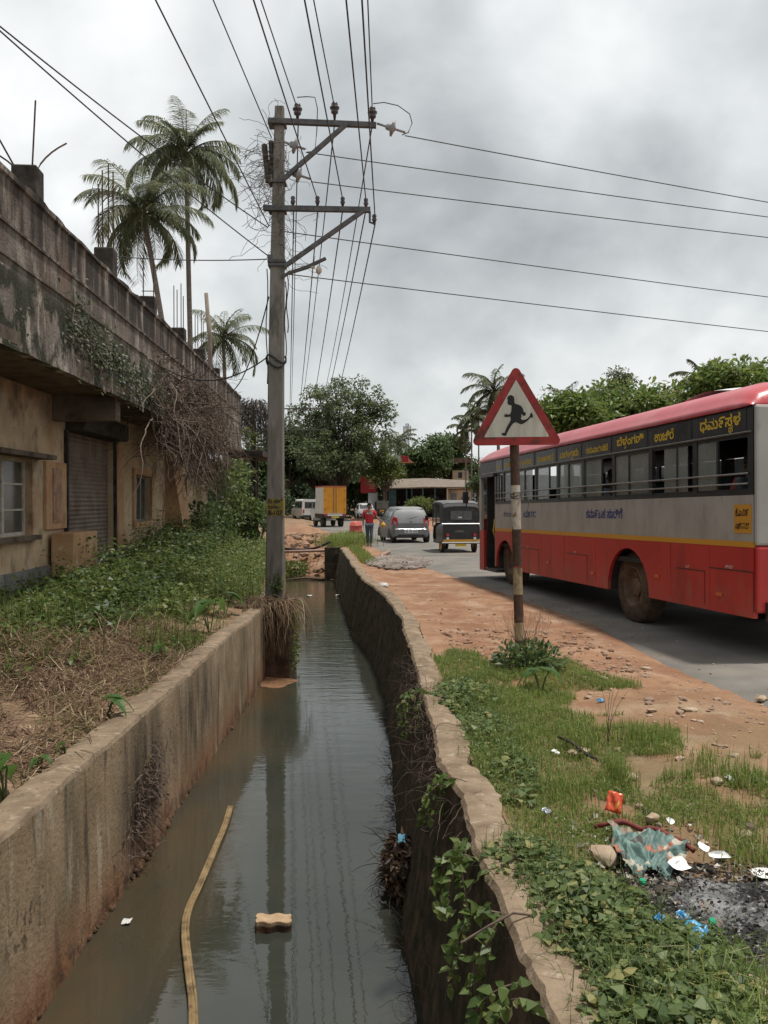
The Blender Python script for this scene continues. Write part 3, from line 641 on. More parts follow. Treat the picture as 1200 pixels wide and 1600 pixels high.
lm = MB(); lm.tube([pt(441, 437) + fy, pt(452, 430) + fy, pt(480, 421) + fy, pt(510, 407) + fy], [0.03, 0.03, 0.035, 0.03], 6); la = lm.build('lamp_arm', steel, pl)
lm = MB(); lm.tube([pt(484, 420) + fy, pt(493, 421) + fy], 0.025, 6); lm.lathe([(0, 0.06), (0.03, 0.05), (0.055, 0.0), (0.05, -0.05), (0.02, -0.08), (0, -0.085)], pt(499, 424) + fy, 12)
lm.build('bulb', mat('frosted_bulb', (0.55, 0.47, 0.37), rough=0.3, spec=0.5), la, smooth=True)
m = MB(); m.bbox(pt(419, 400) + Vector((0, -0.1, 0)), pt(427, 412) + Vector((0, 0.1, 0))); m.build('junction_box', steel, pl)
# coil of spare cable strapped round the shaft
for k, (a, b2, yy) in enumerate(((417, 446, 562), (418, 447, 570))):
    m = MB(); cpt = pt(431.5, yy)
    m.tube([cpt + Vector((0.17 * math.cos(t2), 0.14 * math.sin(t2), 0.07 * math.sin(2 * t2 + k))) for t2 in np.linspace(0, 6.5, 22)], 0.016, 5); m.build('cable_loop', wire_m, pl, smooth=True)
def sag(p, q, s, n=24): return [p + (q - p) * t + Vector((0, 0, -4 * s * t * (1 - t))) for t in np.linspace(0, 1, n)]
def wire(name, p, q, s, r, label, group, mt=wire_g, n=24):
    m = MB(); m.tube(sag(p, q, s, n), r, 5, cap=False); o = m.build(name, mt, smooth=True); return tag(o, label, 'wire', group)
def top_ray(p, px):                     # where a level wire through p leaves the top edge of the photograph at px
    d = at(px, 0, 1) - Vector((0, 0, CAMZ)); k = (p.z - CAMZ) / d.z; return Vector((0, 0, CAMZ)) + d * k
WR = 0.010
ovl = 'conductors running overhead from the pole towards the viewer'
names_top = [((466, 174), 411, 'high line on the nearest of the three big upper insulators, running overhead'), ((523.5, 172), 492, 'high line tied to the middle big upper insulator, running overhead'),
             ((582, 179), 575, 'high line tied to the outermost big upper insulator, running overhead'), ((497, 315), 403, 'low line on the second small insulator of the lower arm, running overhead'),
             ((536, 315), 480, 'low line on the third small insulator of the lower arm, running overhead'), ((572, 316), 543, 'low line on the fourth small insulator of the lower arm, running overhead'),
             ((586, 340), 567, 'low line on the insulator hung below the arm tip, running overhead')]
for (px, py), tx, lab in names_top:
    p = at(px, py, PY - 0.13); q = top_ray(p, tx); e2 = p + (q - p) * (34 / (p.y - q.y)); wire('power_line', p, e2, 0.25, WR, lab, ovl)
far_t = [((466, 188), (455, 640), 'high line from the nearest big insulator to the far pole'), ((523.5, 186), (470, 640), 'high line from the middle big insulator to the far pole'), ((582, 193), (500, 640), 'high line from the outermost big insulator to the far pole'),
         ((459, 322), (452, 669), 'low line from the insulator nearest the pole shaft to the far pole'), ((497, 323), (463, 669), 'low line from the second small insulator to the far pole'), ((536, 324), (480, 669), 'low line from the third small insulator to the far pole'),
         ((572, 326), (497, 669), 'low line from the fourth small insulator to the far pole'), ((586, 350), (510, 669), 'low line from the drooping insulator below the arm tip to the far pole')]
for a, b2, lab in far_t: wire('power_line', at(*a, PY - 0.13), at(*b2, 60), 0.55, WR * 1.2, lab, 'conductors running from the pole to the next pole down the road')
rt = [((633, 212), (1200, 315), 18.5, 'topmost of the five lines leaving the pole towards the road side'), ((478, 238), (1200, 338), 18.8, 'second from the top of the five lines crossing the road'), ((486, 284), (1200, 370), 19.0, 'middle one of the five lines crossing the road'),
      ((445, 362), (1200, 463), 19.5, 'second from the bottom of the five lines crossing the road'), ((446, 428), (1200, 517), 19.5, 'lowest of the five lines crossing the road')]
for a, b2, Y2, lab in rt:
    p = at(*a, PY - 0.1); q = at(*b2, Y2); wire('crossing_line', p, p + (q - p) * 1.35, 0.02, WR, lab, 'lines crossing from the pole over the road')
# lines and stays to the left
lf = [((424, 215), 333, 'stay wire from the pole head climbing steeply past the tall palm'), ((420, 353), 243, 'wire meeting the pole beside the tall palm, steeper than the pair left of it')]
for a, tx, lab in lf:
    p = at(*a, PY); q = top_ray(p + Vector((0, 0, 0.6)), tx); wire('side_line', p, p + (q - p) * 3.0, 0.0, WR, lab, 'wires reaching the pole from the left')
for a, b2, Y2, lab in (((418, 355), (0, 36), 9.5, 'upper wire of the close pair from the left edge'), ((418, 399), (0, 43), 9.5, 'lower wire of the close pair from the left edge'), ((417, 405), (139, 394), 17, 'level wire from the pole across behind the palm trunks')):
    p = at(*a, PY); q = at(*b2, Y2); wire('side_line', p, p + (q - p) * 1.15, 0.08, WR, lab, 'wires reaching the pole from the left')
for a, b2, s, lab in (((420, 464), (352, 612), 0.5, 'slack black cable drooping from the pole to the far end of the parapet'), ((418, 558), (230, 555), 0.45, 'long slack cable strung low along the top of the parapet')):
    p = at(*a, PY); q = at(*b2, 22 if b2[0] > 300 else 17); wire('service_cable', p, q, s, 0.012, lab, None, wire_m)
# jumpers at the pole head
for P, lab in (([(583, 162), (600, 160), (622, 165), (640, 178), (644, 192), (638, 207), (628, 211)], 'looped jumper wire at the tip of the upper cross arm'),
               ([(464, 152), (480, 151), (492, 152), (496, 170), (495, 205), (492, 236), (478, 238)], 'bent jumper wire hanging between upper arm and its brace')):
    m = MB(); m.tube([at(a, b2, PY - 0.15) for a, b2 in P], 0.009, 5, cap=False); tag(m.build('jumper_wire', wire_g, smooth=True), lab, 'wire')
for k, (a, b2) in enumerate((((444, 205), (448, 470)), ((447, 300), (452, 560)), ((443, 420), (441, 600)), ((449, 240), (446, 640)))):
    pass
m = MB()
for px, y0, y1 in ((446, 440, 560), (449, 430, 520), (417, 420, 600)):
    m.tube([at(px + 1.5 * math.sin(t * 9), y0 + (y1 - y0) * t, PY - 0.05) - PO for t in np.linspace(0, 1, 10)], 0.010, 5)
m.build('down_cable', wire_m, pl, smooth=True)
# dead creeper round the pole head
m = MB()
for i in range(150):
    p = at(425 + rng.normal() * 12, 270 + rng.normal() * 38, PY + rng.normal() * 0.18); pts = [p]; d = Vector(rvec(1)[0]) * 0.1
    for j in range(rng.integers(5, 11)): d = (d + Vector(rvec(1)[0]) * 0.055 + Vector((-0.012, 0, -0.004))).normalized() * 0.09; p = p + d; pts.append(p)
    m.tube(pts, 0.0045, 3, cap=False)
for i in range(26):
    p = at(440 + rng.normal() * 6, 350 + rng.normal() * 30, PY - 0.1); pts = [p]; d = Vector((rng.normal() * 0.05, 0, -0.1))
    for j in range(10): d = (d + Vector(rvec(1)[0]) * 0.07).normalized() * 0.1; p = p + d; pts.append(p)
    m.tube(pts, 0.004, 3, cap=False)
tag(m.build('dead_creeper', mat('dry_vine_stem', (0.07, 0.055, 0.042), (0.15, 0.12, 0.09), scale=9, rough=0.9)), 'wispy grey dead creeper tangled round the head of the utility pole', 'creeper')
# next pole down the road, mostly behind the first one
fp = empty('utility_pole', (at(434, 783, 60).x, 60, 0), label='distant utility pole at the bend, hidden behind the near pole', cat='utility pole')
m = MB(); m.tube([(0, 0, -0.2), (0, 0, 8.7)], [0.16, 0.09], 6); m.build('pole_shaft', pole_c, fp)
for z, L in ((8.15, 3.2), (6.7, 3.5)): m = MB(); m.bbox((-0.3, -0.05, z - 0.04), (L, 0.05, z + 0.04)); m.build('cross_arm', steel, fp)
# ------------------------------------------------------------------ school crossing sign
red_s = mat('faded_red_sign_paint', (0.28, 0.026, 0.026), (0.36, 0.042, 0.038), scale=5, rough=0.6, layers=[dict(c=(0.035, 0.032, 0.022), sc=6, lo=0.52, hi=0.66, amt=0.8), dict(c=(0.05, 0.045, 0.03), sc=20, lo=0.56, hi=0.66, amt=0.6)])
white_s = mat('dirty_white_sign_face', (0.47, 0.44, 0.37), (0.60, 0.57, 0.49), scale=2.5, rough=0.6, stretch=(1.5, 1, 0.4), layers=[dict(c=(0.33, 0.28, 0.20), sc=(9, 3, 1), lo=0.52, hi=0.68, amt=0.55)])
SP = gp(812, 1022)
sg = empty('warning_sign', SP, label='leaning triangular school children warning sign with red border on a banded pole', cat='road sign')
top = at(803.5, 690, SP.y + 0.05) - SP
ax = top.normalized()
m = MB(); segs = [(-0.15, 0.0), (0.0, 0.06), (0.06, 0.30), (0.30, 0.55), (0.55, 0.94), (0.94, 1.34), (1.34, 1.74), (1.74, 2.05), (2.05, 2.5)]
pm = [mat('pole_dark_paint', (0.055, 0.032, 0.022), (0.10, 0.06, 0.042), scale=9, rough=0.8, stretch=(2, 2, 1), layers=[dict(c=(0.19, 0.10, 0.055), sc=14, lo=0.58, hi=0.68, amt=0.6)]),
      mat('pole_cream_paint', (0.28, 0.215, 0.125), (0.40, 0.32, 0.20), scale=9, rough=0.8, layers=[dict(c=(0.12, 0.075, 0.04), sc=(16, 16, 6), lo=0.52, hi=0.64, amt=0.8)]),
      mat('pole_peeling_white', (0.42, 0.36, 0.29), (0.54, 0.48, 0.40), scale=12, rough=0.8, layers=[dict(c=(0.20, 0.11, 0.06), sc=(18, 18, 10), lo=0.54, hi=0.62, amt=0.9)])]
LT = top.length
zc = [(-0.15, 0), (0.16, 0), (0.16, 1), (0.36, 1), (0.36, 0), (0.68, 0), (0.68, 1), (0.98, 1), (1.0, 0), (1.42, 0), (1.42, 2), (1.92, 2), (1.92, 0), (LT, 0)]
for i in range(0, len(zc), 2): m.tube([ax * zc[i][0], ax * zc[i + 1][0]], 0.0535, 14, mi=zc[i][1], cap=(i in (0, len(zc) - 2)))
autosmooth(m.build('sign_pole', pm, sg), 60)
def tri(s, r, n=6):
    h = s * math.sqrt(3) / 2; c = [(-s / 2, -h / 3), (s / 2, -h / 3), (0, 2 * h / 3)]; P = []
    for i, (x, y) in enumerate(c):
        L = math.hypot(x, y); k = (L - 2 * r) / L; cx, cy = x * k, y * k; a0 = math.atan2(y, x)
        for q in range(n): a = a0 - R(60) + R(120) * q / (n - 1); P.append((cx + r * math.cos(a), cy + r * math.sin(a)))
    return P
ctr = at(807, 653, SP.y - 0.06) - SP
SM = Matrix.Translation(ctr) @ Matrix.Rotation(R(-0.8), 4, 'Y') @ Matrix.Rotation(R(2.5), 4, 'Z') @ TXT
m = MB(); m.prism(tri(1.06, 0.05), SM, -0.012); pd = m.build('sign_plate', red_s, sg)
fm = mat('sign_back_grey', (0.2, 0.2, 0.2), rough=0.6)
m = MB(); Wt = tri(0.745, 0.008); m.add([SM @ Vector((x, y, 0.003)) for x, y in Wt], [tuple(range(len(Wt)))]); m.build('white_face', white_s, sg)
kid = [(181,206),(186,197),(196,193),(206,197),(210,208),(209,220),(213,228),(226,231),(236,236),(243,247),(246,259),(254,263),(254,272),(247,276),(240,271),(236,267),(237,278),(234,286),(240,291),(251,290),(262,284),(270,275),(272,265),(278,263),(283,275),(280,283),(272,282),(262,293),(248,303),(237,308),(226,304),(215,299),(206,302),(196,313),(188,326),(180,340),(176,351),(168,352),(157,346),(160,341),(170,340),(174,329),(181,314),(190,300),(195,288),(193,277),(181,279),(170,278),(170,265),(175,270),(180,265),(183,270),(193,267),(197,257),(198,245),(199,234),(190,232),(184,229),(182,221),(184,214)]
m = MB(); pp = at(807, 653, SP.y - 0.06); sc_px = F / (SP.y - 0.06)
K = [((720 + x / 2.5 - 807) / sc_px, -(540 + y / 2.5 - 653) / sc_px) for x, y in kid]
m.add([SM @ Vector((x, y, 0.006)) for x, y in K], [tuple(range(len(K)))]); m.build('running_child_symbol', mat('black_sign_symbol', (0.018, 0.017, 0.018), rough=0.6), sg)
m = MB()
for z in (1.78, 1.80, 1.83): m.tube([ax * z + Vector((0.058 * math.cos(a), 0.058 * math.sin(a), 0.012 * math.sin(a * 2 + z * 40))) for a in np.linspace(0, 6.3, 16)], 0.006, 4)
m.tube([ax * 1.8 + Vector((0.05, -0.04, 0)), ax * 1.84 + Vector((0.10, -0.05, 0)), ax * 1.72 + Vector((0.14, -0.05, 0)), ax * 1.62 + Vector((0.12, -0.05, 0)), ax * 1.6 + Vector((0.06, -0.06, 0))], 0.005, 4)
m.build('tied_wire', steel, sg)

# ------------------------------------------------------------------ bus
bred = mat('dusty_red_bus_paint', (0.40, 0.020, 0.020), (0.47, 0.032, 0.028), scale=1.2, rough=0.42, spec=0.5, layers=[dict(c=(0.33, 0.19, 0.13), sc=(2, 2, 2), lo=0.45, hi=0.75, amt=0.40, z=(0.80, 0.40)), dict(c=(0.20, 0.02, 0.02), sc=(3, 3, 0.5), lo=0.54, hi=0.66, amt=0.5), dict(c=(0.22, 0.13, 0.09), sc=(8, 8, 3), lo=0.52, hi=0.64, amt=0.45, z=(1.0, 0.55))])
broof = mat('red_bus_roof', (0.40, 0.040, 0.055), (0.48, 0.070, 0.080), scale=1.0, rough=0.30, spec=0.6, layers=[dict(c=(0.50, 0.22, 0.20), sc=2, lo=0.5, hi=0.7, amt=0.4)])
bgrey = mat('silver_grey_bus_paint', (0.34, 0.325, 0.30), (0.42, 0.40, 0.37), scale=1.5, rough=0.4, metal=0.15, layers=[dict(c=(0.25, 0.22, 0.19), sc=(3, 3, 0.7), lo=0.48, hi=0.66, amt=0.5), dict(c=(0.20, 0.15, 0.11), sc=(9, 9, 2), lo=0.58, hi=0.66, amt=0.4)])
byel = mat('yellow_bus_stripe', (0.55, 0.27, 0.03), rough=0.45)
bblk = mat('black_window_surround', (0.018, 0.019, 0.021), (0.032, 0.032, 0.034), scale=3, rough=0.35, spec=0.5)
bbrd = mat('dark_board_glass', (0.030, 0.032, 0.036), (0.055, 0.057, 0.06), scale=2, rough=0.2, spec=0.6)
btxt = mat('yellow_board_lettering', (0.62, 0.42, 0.03), rough=0.6); bblue = mat('blue_bus_lettering', (0.035, 0.045, 0.20), rough=0.5)
bglass = mat('dusty_greenish_bus_glass', (0.20, 0.23, 0.215), (0.30, 0.32, 0.30), scale=1.5, rough=0.12, spec=0.7, alpha=0.62)
mat('shade_tinted_bus_glass', (0.05, 0.06, 0.055), (0.09, 0.10, 0.09), scale=1.5, rough=0.15, alpha=0.86)  # far-side panes tinted dark to stand in for the shade beyond the bus
bint = mat('dark_bus_interior', (0.02, 0.02, 0.021), (0.04, 0.04, 0.04), scale=3, rough=0.8)
seat_m = mat('bus_seat_vinyl', (0.04, 0.05, 0.06), (0.09, 0.10, 0.11), scale=6, rough=0.6)
chrome = mat('worn_steel_rail', (0.22, 0.22, 0.215), (0.32, 0.32, 0.31), scale=20, rough=0.35, metal=0.8)
tyre_m = mat('dusty_tyre_rubber', (0.055, 0.042, 0.033), (0.12, 0.085, 0.06), scale=9, rough=0.9, layers=[dict(c=(0.20, 0.13, 0.085), sc=5, lo=0.5, hi=0.7, amt=0.6)])
rim_m = mat('muddy_brown_rim', (0.10, 0.065, 0.045), (0.20, 0.13, 0.09), scale=9, rough=0.8)
orange_r = mat('orange_reflector', (0.55, 0.13, 0.03), rough=0.3)
white_p = mat('white_vehicle_paint', (0.62, 0.61, 0.58), (0.70, 0.69, 0.66), scale=3, rough=0.35)
BW = 2.48
bus = empty('bus', (gp(990, 978).x, gp(990, 978).y, 0), (R(-0.85), 0, R(9.55)), label='red and silver passenger bus with black window band and yellow lettering, driving away', cat='bus')
def hdrop(y): return y * 0.0148
def arch(cy, r, n=14): return [(cy + r * math.cos(a), 0.44 + max(0.0, (r - 0.02) * math.sin(a))) for a in np.linspace(0, math.pi, n)]
YF, YR = 7.8, -2.85
def sideM(x): return Matrix(((0, 0, 1, x), (1, 0, 0, 0), (0, 1, 0, 0), (0, 0, 0, 1)))    # polygon (y,z) -> side plane, depth along +x
low = [(YR, 0.44)] + [(YR, 1.20), (6.58, 1.20), (6.58, 0.44)] + arch(5.92, 0.60) + arch(0.2, 0.66)
m = MB(); m.prism(low, sideM(0.0), 0.05); m.build('lower_side_panel', bred, bus)
m = MB(); m.bbox((-0.004, YR, 1.20), (0.046, 6.58, 1.262)); m.build('yellow_stripe', byel, bus)
m = MB(); m.bbox((0.0, YR, 1.262), (0.05, 6.58, 1.765)); m.build('upper_side_panel', bgrey, bus)
bays = [-2.80, -1.65, -0.51, 0.64, 1.77, 2.90, 4.02, 5.14, 6.0, 6.55]
m = MB(); m.bbox((0.0, YR, 1.765), (0.05, 6.58, 1.81)); m.bbox((0.0, YR, 2.42), (0.05, YF - 0.05, 2.73))
for i, y in enumerate(bays): m.bbox((0.0, y - 0.05, 1.81), (0.05, y + 0.05, 2.42))
m.build('window_band', bblk, bus)
names = ['ಧಮ೯ಸ{ಥ}ಳ', 'ಉಜಿರೆ', 'ಬೆಳ{ತ}ಂಗಡಿ', 'ಗುರುವಾಯನಕೆರೆ', 'ಮಡಂತ{ಯ}ಾರು', 'ಪುಂಜಾಲಕಟ{ಟ}ೆ', 'ಬಂಟ{ವ}ಾಳ ಕ{ರ}ಾಸ್', 'ಬಿ.ಸಿ.ರೋಡ್', 'ಮಂಗಳೂರು']
hts = [0.17, 0.16, 0.15, 0.12, 0.14, 0.13, 0.12, 0.13, 0.11]
LM = Matrix(((0, 0, -1, 0), (-1, 0, 0, 0), (0, 1, 0, 0), (0, 0, 0, 1)))
for i in range(9):
    a, b2 = bays[i], bays[i + 1]
    m = MB(); m.bbox((-0.006, a + 0.07, 2.465), (-0.001, b2 - 0.07, 2.70)); bo = m.build('destination_board', bbrd, bus)
    m = MB(); w = (b2 - a) - 0.30; text_mesh(names[i], hts[i], m, Matrix.Translation((-0.009, b2 - 0.13, 2.515 if i not in (0, 2) else 2.545)) @ LM, width=w * (0.62 if i == 1 else 1.0), bold=0.022)
    m.build('lettering', btxt, bo)
    # sliding panes: one dusty pane closed, the other half open
    fr = MB(); mid = (a + b2) / 2 + (-0.12 if i % 2 else 0.1)
    for z in (1.81, 2.395): fr.bbox((0.012, a + 0.05, z), (0.04, b2 - 0.05, z + 0.025))
    fr.bbox((0.012, mid - 0.02, 1.835), (0.035, mid + 0.02, 2.395)); wo = fr.build('window', bblk, bus)
    q = MB()
    if i in (0, 3, 5): q.bbox((0.018, mid + 0.02, 1.83), (0.024, b2 - 0.05, 2.40))
    elif i == 1: q.bbox((0.018, mid - 0.25, 1.83), (0.024, b2 - 0.35, 2.40))
    else: q.bbox((0.018, mid + 0.02, 1.83), (0.024, b2 - 0.05, 2.40)); q.bbox((0.028, a + 0.05 + (0.2 if i > 5 else 0), 1.83), (0.034, mid - 0.02, 2.40))
    q.build('pane', bglass, wo)
for z in (1.89, 2.0):
    m = MB(); m.tube([(-0.018, y, z) for y in np.linspace(YR + 0.07, 6.5, 14)], 0.011, 6); m.build('guard_rail', chrome, bus, smooth=True)
m = MB(); m.tube([(-0.012, YR + 0.02, 2.447), (-0.012, YF - 0.3, 2.447)], 0.012, 6); m.build('trim_strip', chrome, bus)
# roof: a lofted shell, rounded at both ends
m = MB(); P = []
for y, k in ((YR, 0.0), (YR + 0.03, 0.45), (YR + 0.14, 0.8), (YR + 0.4, 1.0), (2.0, 1.0), (YF - 0.9, 1.0), (YF - 0.4, 0.85), (YF - 0.1, 0.55), (YF + 0.05, 0.1)):
    P.append([(x if x < BW / 2 else BW - (BW - x), y, 2.73 + (z - 2.73) * (0.12 + 0.88 * k)) for x, z in
              [(-0.03, 2.72), (-0.035, 2.755), (-0.02, 2.79), (0.0, 2.80), (0.03, 2.86), (0.12, 2.94), (0.35, 3.03), (0.8, 3.085), (BW / 2, 3.10), (BW - 0.8, 3.085), (BW - 0.35, 3.03), (BW - 0.12, 2.94), (BW - 0.03, 2.86), (BW, 2.80), (BW + 0.03, 2.755), (BW + 0.03, 2.72)]])
m.grid(np.array(P)[:, ::-1]); m.add(P[0], [tuple(range(16))]); m.add(P[-1], [tuple(range(16))]); rf = autosmooth(m.build('roof', broof, bus), 50)
m = MB(); A = []
for i in range(7):
    t2 = i / 6; A.append([(0.55 + 1.1 * s, -1.5 + 1.1 * t2, 3.06 + 0.14 * math.sin(math.pi * (0.12 + 0.76 * t2)) * (0.55 + 0.45 * math.sin(math.pi * s))) for s in np.linspace(0, 1, 7)])
m.grid(np.array(A)[:, ::-1]); m.build('roof_hatch', white_p, rf, smooth=True)
# rear face, seen edge on
m = MB(); m.bbox((0.0, YR - 0.06, 1.22), (BW, YR, 2.73)); rp = bevel(m.build('rear_panel', bgrey, bus), 0.05)
m = MB(); m.bbox((0.004, YR - 0.062, 0.50), (BW - 0.004, YR, 1.218)); bevel(m.build('rear_skirt', bred, bus), 0.04)
m = MB(); m.bbox((0.35, YR - 0.068, 1.75), (BW - 0.35, YR - 0.061, 2.45)); m.build('rear_window', bglass, bus)
m = MB(); m.bbox((0.1, YR - 0.1, 0.42), (BW - 0.1, YR - 0.06, 0.62)); m.build('rear_bumper', bblk, bus)
# right side, floor, front
m = MB(); m.bbox((BW - 0.05, YR, 0.44), (BW, YF, 1.2)); m.build('right_side_panel', bred, bus)
m = MB(); m.bbox((BW - 0.05, YR, 1.2), (BW, YF, 1.78)); m.bbox((BW - 0.05, YR, 2.45), (BW, YF, 2.73))
for y in bays + [7.7]: m.bbox((BW - 0.05, y - 0.06, 1.78), (BW, y + 0.06, 2.45))
m.build('right_window_band', bblk, bus)
for i in range(9):
    m = MB(); m.bbox((BW - 0.03, bays[i] + 0.06, 1.79), (BW - 0.022, bays[i + 1] - 0.06, 2.44)); m.build('right_window', MATS['shade_tinted_bus_glass'], bus)
m = MB(); m.bbox((BW - 0.03, 6.61, 1.79), (BW - 0.022, 7.64, 2.44)); m.build('right_window', MATS['shade_tinted_bus_glass'], bus)
m = MB(); m.bbox((0.06, YR, 0.88), (BW - 0.06, 6.5, 0.95)); m.bbox((0.06, YR + 0.01, 2.69), (BW - 0.06, YF - 0.1, 2.715)); m.bbox((0.9, 6.5, 0.88), (BW - 0.06, YF - 0.2, 0.95))
m.build('floor_and_ceiling', bint, bus)
m = MB(); m.bbox((0.75, YR + 0.1, 0.45), (1.75, 6.2, 0.87)); m.build('chassis', bint, bus)
m = MB(); m.bbox((0.0, YF - 0.35, 0.30), (0.06, YF, 1.20)); m.build('front_corner_panel', bred, bus)
m = MB(); m.bbox((0.0, YF - 0.16, 1.2), (0.06, YF, 2.42)); m.build('front_pillar', bgrey, bus)
m = MB(); m.bbox((0.06, YF - 0.05, 0.35), (BW - 0.06, YF, 1.45)); m.build('front_panel', bred, bus)
m = MB(); m.bbox((0.06, YF - 0.04, 1.45), (BW - 0.06, YF - 0.02, 2.44)); m.build('windscreen', bglass, bus)
dr = MB(); dr.bbox((0.03, 6.60, 0.30), (0.72, 7.42, 0.36)); dr.bbox((0.30, 6.6, 0.36), (0.72, 7.42, 0.62)); ds = dr.build('door_step', steel, bus)
m = MB(); m.bbox((0.06, 6.50, 0.40), (1.2, 6.56, 2.4)); m.bbox((0.74, 6.56, 0.36), (0.80, 7.42, 2.4)); m.bbox((0.07, 7.40, 0.34), (1.3, 7.44, 2.42)); m.build('door_well_and_shade_sheet', bint, bus)  # door well, plus a black sheet added in front so the doorway reads as shaded
m = MB(); m.tube([(0.04, 6.72, 1.05), (0.02, 6.78, 1.2), (0.03, 6.70, 1.45)], 0.018, 6); m.build('handrail', btxt, bus, smooth=True)
m = MB(); m.bbox((0.0, 6.58, 0.44), (0.05, 6.62, 2.42)); m.build('door_post', bblk, bus)
m = MB(); m.bbox((-0.05, 6.55, 2.37), (0.05, 7.7, 2.43)); m.build('door_canopy', bblk, bus)
for i, y in enumerate(np.arange(-2.3, 6.0, 0.78)):
    for x0 in (0.12, 1.45):
        m = MB(); m.bbox((x0, y, 1.36), (x0 + 0.9, y + 0.42, 1.44)); m.bbox((x0, y - 0.09, 1.36), (x0 + 0.9, y - 0.003, 2.04 if i % 3 else 1.98)); bevel(m.build('seat', seat_m, bus), 0.03)
def wheel(parent, c, r, w, rr, name='wheel', dark=tyre_m, rim=rim_m, seg=28, hub=True):
    m = MB(); x0 = c[0]
    m.lathe([(rr, 0.0), (r * 0.90, -0.01), (r * 0.97, 0.02), (r, 0.05), (r, w - 0.05), (r * 0.97, w - 0.02), (r * 0.90, w), (rr, w)], (0, 0, 0), seg, 'X', closed=True)
    o = m.build(name, dark, parent, loc=c); autosmooth(o, 50)
    m = MB(); m.lathe([(rr + 0.005, 0.005), (rr * 0.93, 0.0), (rr * 0.88, 0.03), (rr * 0.80, w * 0.32), (rr * 0.45, w * 0.36), (rr * 0.42, w * 0.20), (rr * 0.25, w * 0.16), (0, w * 0.16)], (0, 0, 0), seg, 'X')
    if hub:
        for k in range(8): a = k * math.pi / 4; m.tube([(w * 0.36, rr * 0.62 * math.cos(a), rr * 0.62 * math.sin(a)), (w * 0.26, rr * 0.62 * math.cos(a), rr * 0.62 * math.sin(a))], rr * 0.06, 6)
    q = m.build('rim', rim, o); autosmooth(q, 40); return o
wheel(bus, (0.14, 0.32, 0.515), 0.515, 0.30, 0.30); wheel(bus, (0.14, 5.95, 0.515 + 0.085), 0.515, 0.28, 0.30)
wheel(bus, (BW - 0.44, 0.32, 0.515), 0.515, 0.30, 0.30); wheel(bus, (BW - 0.44, 5.95, 0.60), 0.515, 0.28, 0.30)
for cy in (0.2, 5.92):
    m = MB(); A = [[(x, cy + 0.68 * math.cos(a), 0.44 + max(0, 0.68 * math.sin(a))) for x in (0.051, 0.7)] for a in np.linspace(0, math.pi, 14)]
    m.grid(np.array(A)); m.add([(0.7, cy + 0.68 * math.cos(a), 0.44 + 0.68 * math.sin(a)) for a in np.linspace(0, math.pi, 14)], [tuple(range(14))]); m.build('wheel_arch', bint, bus)
m = MB(); text_mesh('ಕನಾ೯ಟಕ ಸಾರಿಗೆ', 0.175, m, Matrix.Translation((-0.005, 1.66, 1.50)) @ LM, width=1.32, bold=0.02); text_mesh('KSRTC', 0.155, m, Matrix.Translation((-0.005, 4.72, 1.50)) @ LM, width=0.72, bold=0.02)
text_mesh('ಕರಾರಸಾ', 0.13, m, Matrix.Translation((-0.005, 5.98, 1.51)) @ LM, width=0.62); m.build('lettering', bblue, bus)
m = MB(); m.lathe([(0, 0.002), (0.085, 0.002), (0.085, 0)], (0, 0, 0), 16, 'X'); m.build('round_emblem', mat('faded_red_emblem', (0.33, 0.17, 0.14), rough=0.6), bus, loc=(-0.004, 5.0, 1.56))
m = MB(); m.bbox((-0.005, YR + 0.03, 1.35), (-0.0005, YR + 0.36, 1.665)); np_ = m.build('notice_plate', mat('orange_yellow_notice', (0.52, 0.25, 0.03), rough=0.6), bus)
m = MB(); text_mesh('ಕೆ.ಎ.೧೯', 0.10, m, Matrix.Translation((-0.008, YR + 0.33, 1.54)) @ LM, width=0.25, bold=0.03); text_mesh('ಎಫ್.೩೩೭೪', 0.09, m, Matrix.Translation((-0.008, YR + 0.33, 1.40)) @ LM, width=0.27, bold=0.03); m.build('lettering', ink, np_)
for a, b2, z in ((-2.85, -1.97, 0.93), (-1.87, -1.2, 0.88), (1.62, 2.5, 0.90), (3.85, 4.95, 0.90)):
    m = MB(); m.bbox((-0.004, a, z), (-0.0005, b2, z + 0.012)); m.bbox((-0.003, a, 0.50), (-0.0005, a + 0.008, z)); f = m.build('hatch_flap', bblk, bus)
    q = MB(); text_mesh('ಡೀಸೆಲ್' if a < -2 else 'ಏರ್', 0.05, q, Matrix.Translation((-0.005, (a + b2) / 2 + 0.1, z + 0.02)) @ LM); q.build('stencil', white_p, f)
for y, z in ((-2.25, 0.62), (-0.75, 0.72), (1.35, 0.62), (3.3, 0.68)):
    m = MB(); m.bbox((-0.014, y, z), (-0.001, y + 0.12, z + 0.045)); bevel(m.build('side_reflector', orange_r, bus), 0.005)
for y in (-1.05, -1.98, 1.3, 2.6, 3.7, 5.0):
    m = MB(); m.bbox((-0.0025, y, 0.46), (-0.0005, y + 0.006, 1.19)); m.build('panel_seam', bred, bus)
m = MB(); m.tube([(-0.05, YF - 0.05, 2.3), (-0.28, YF + 0.05, 2.25), (-0.30, YF + 0.05, 1.7)], 0.016, 6); ma = m.build('mirror_arm', bblk, bus)
m = MB(); m.bbox((-0.38, YF + 0.02, 1.80), (-0.25, YF + 0.07, 2.08)); bevel(m.build('mirror', bblk, ma), 0.02)
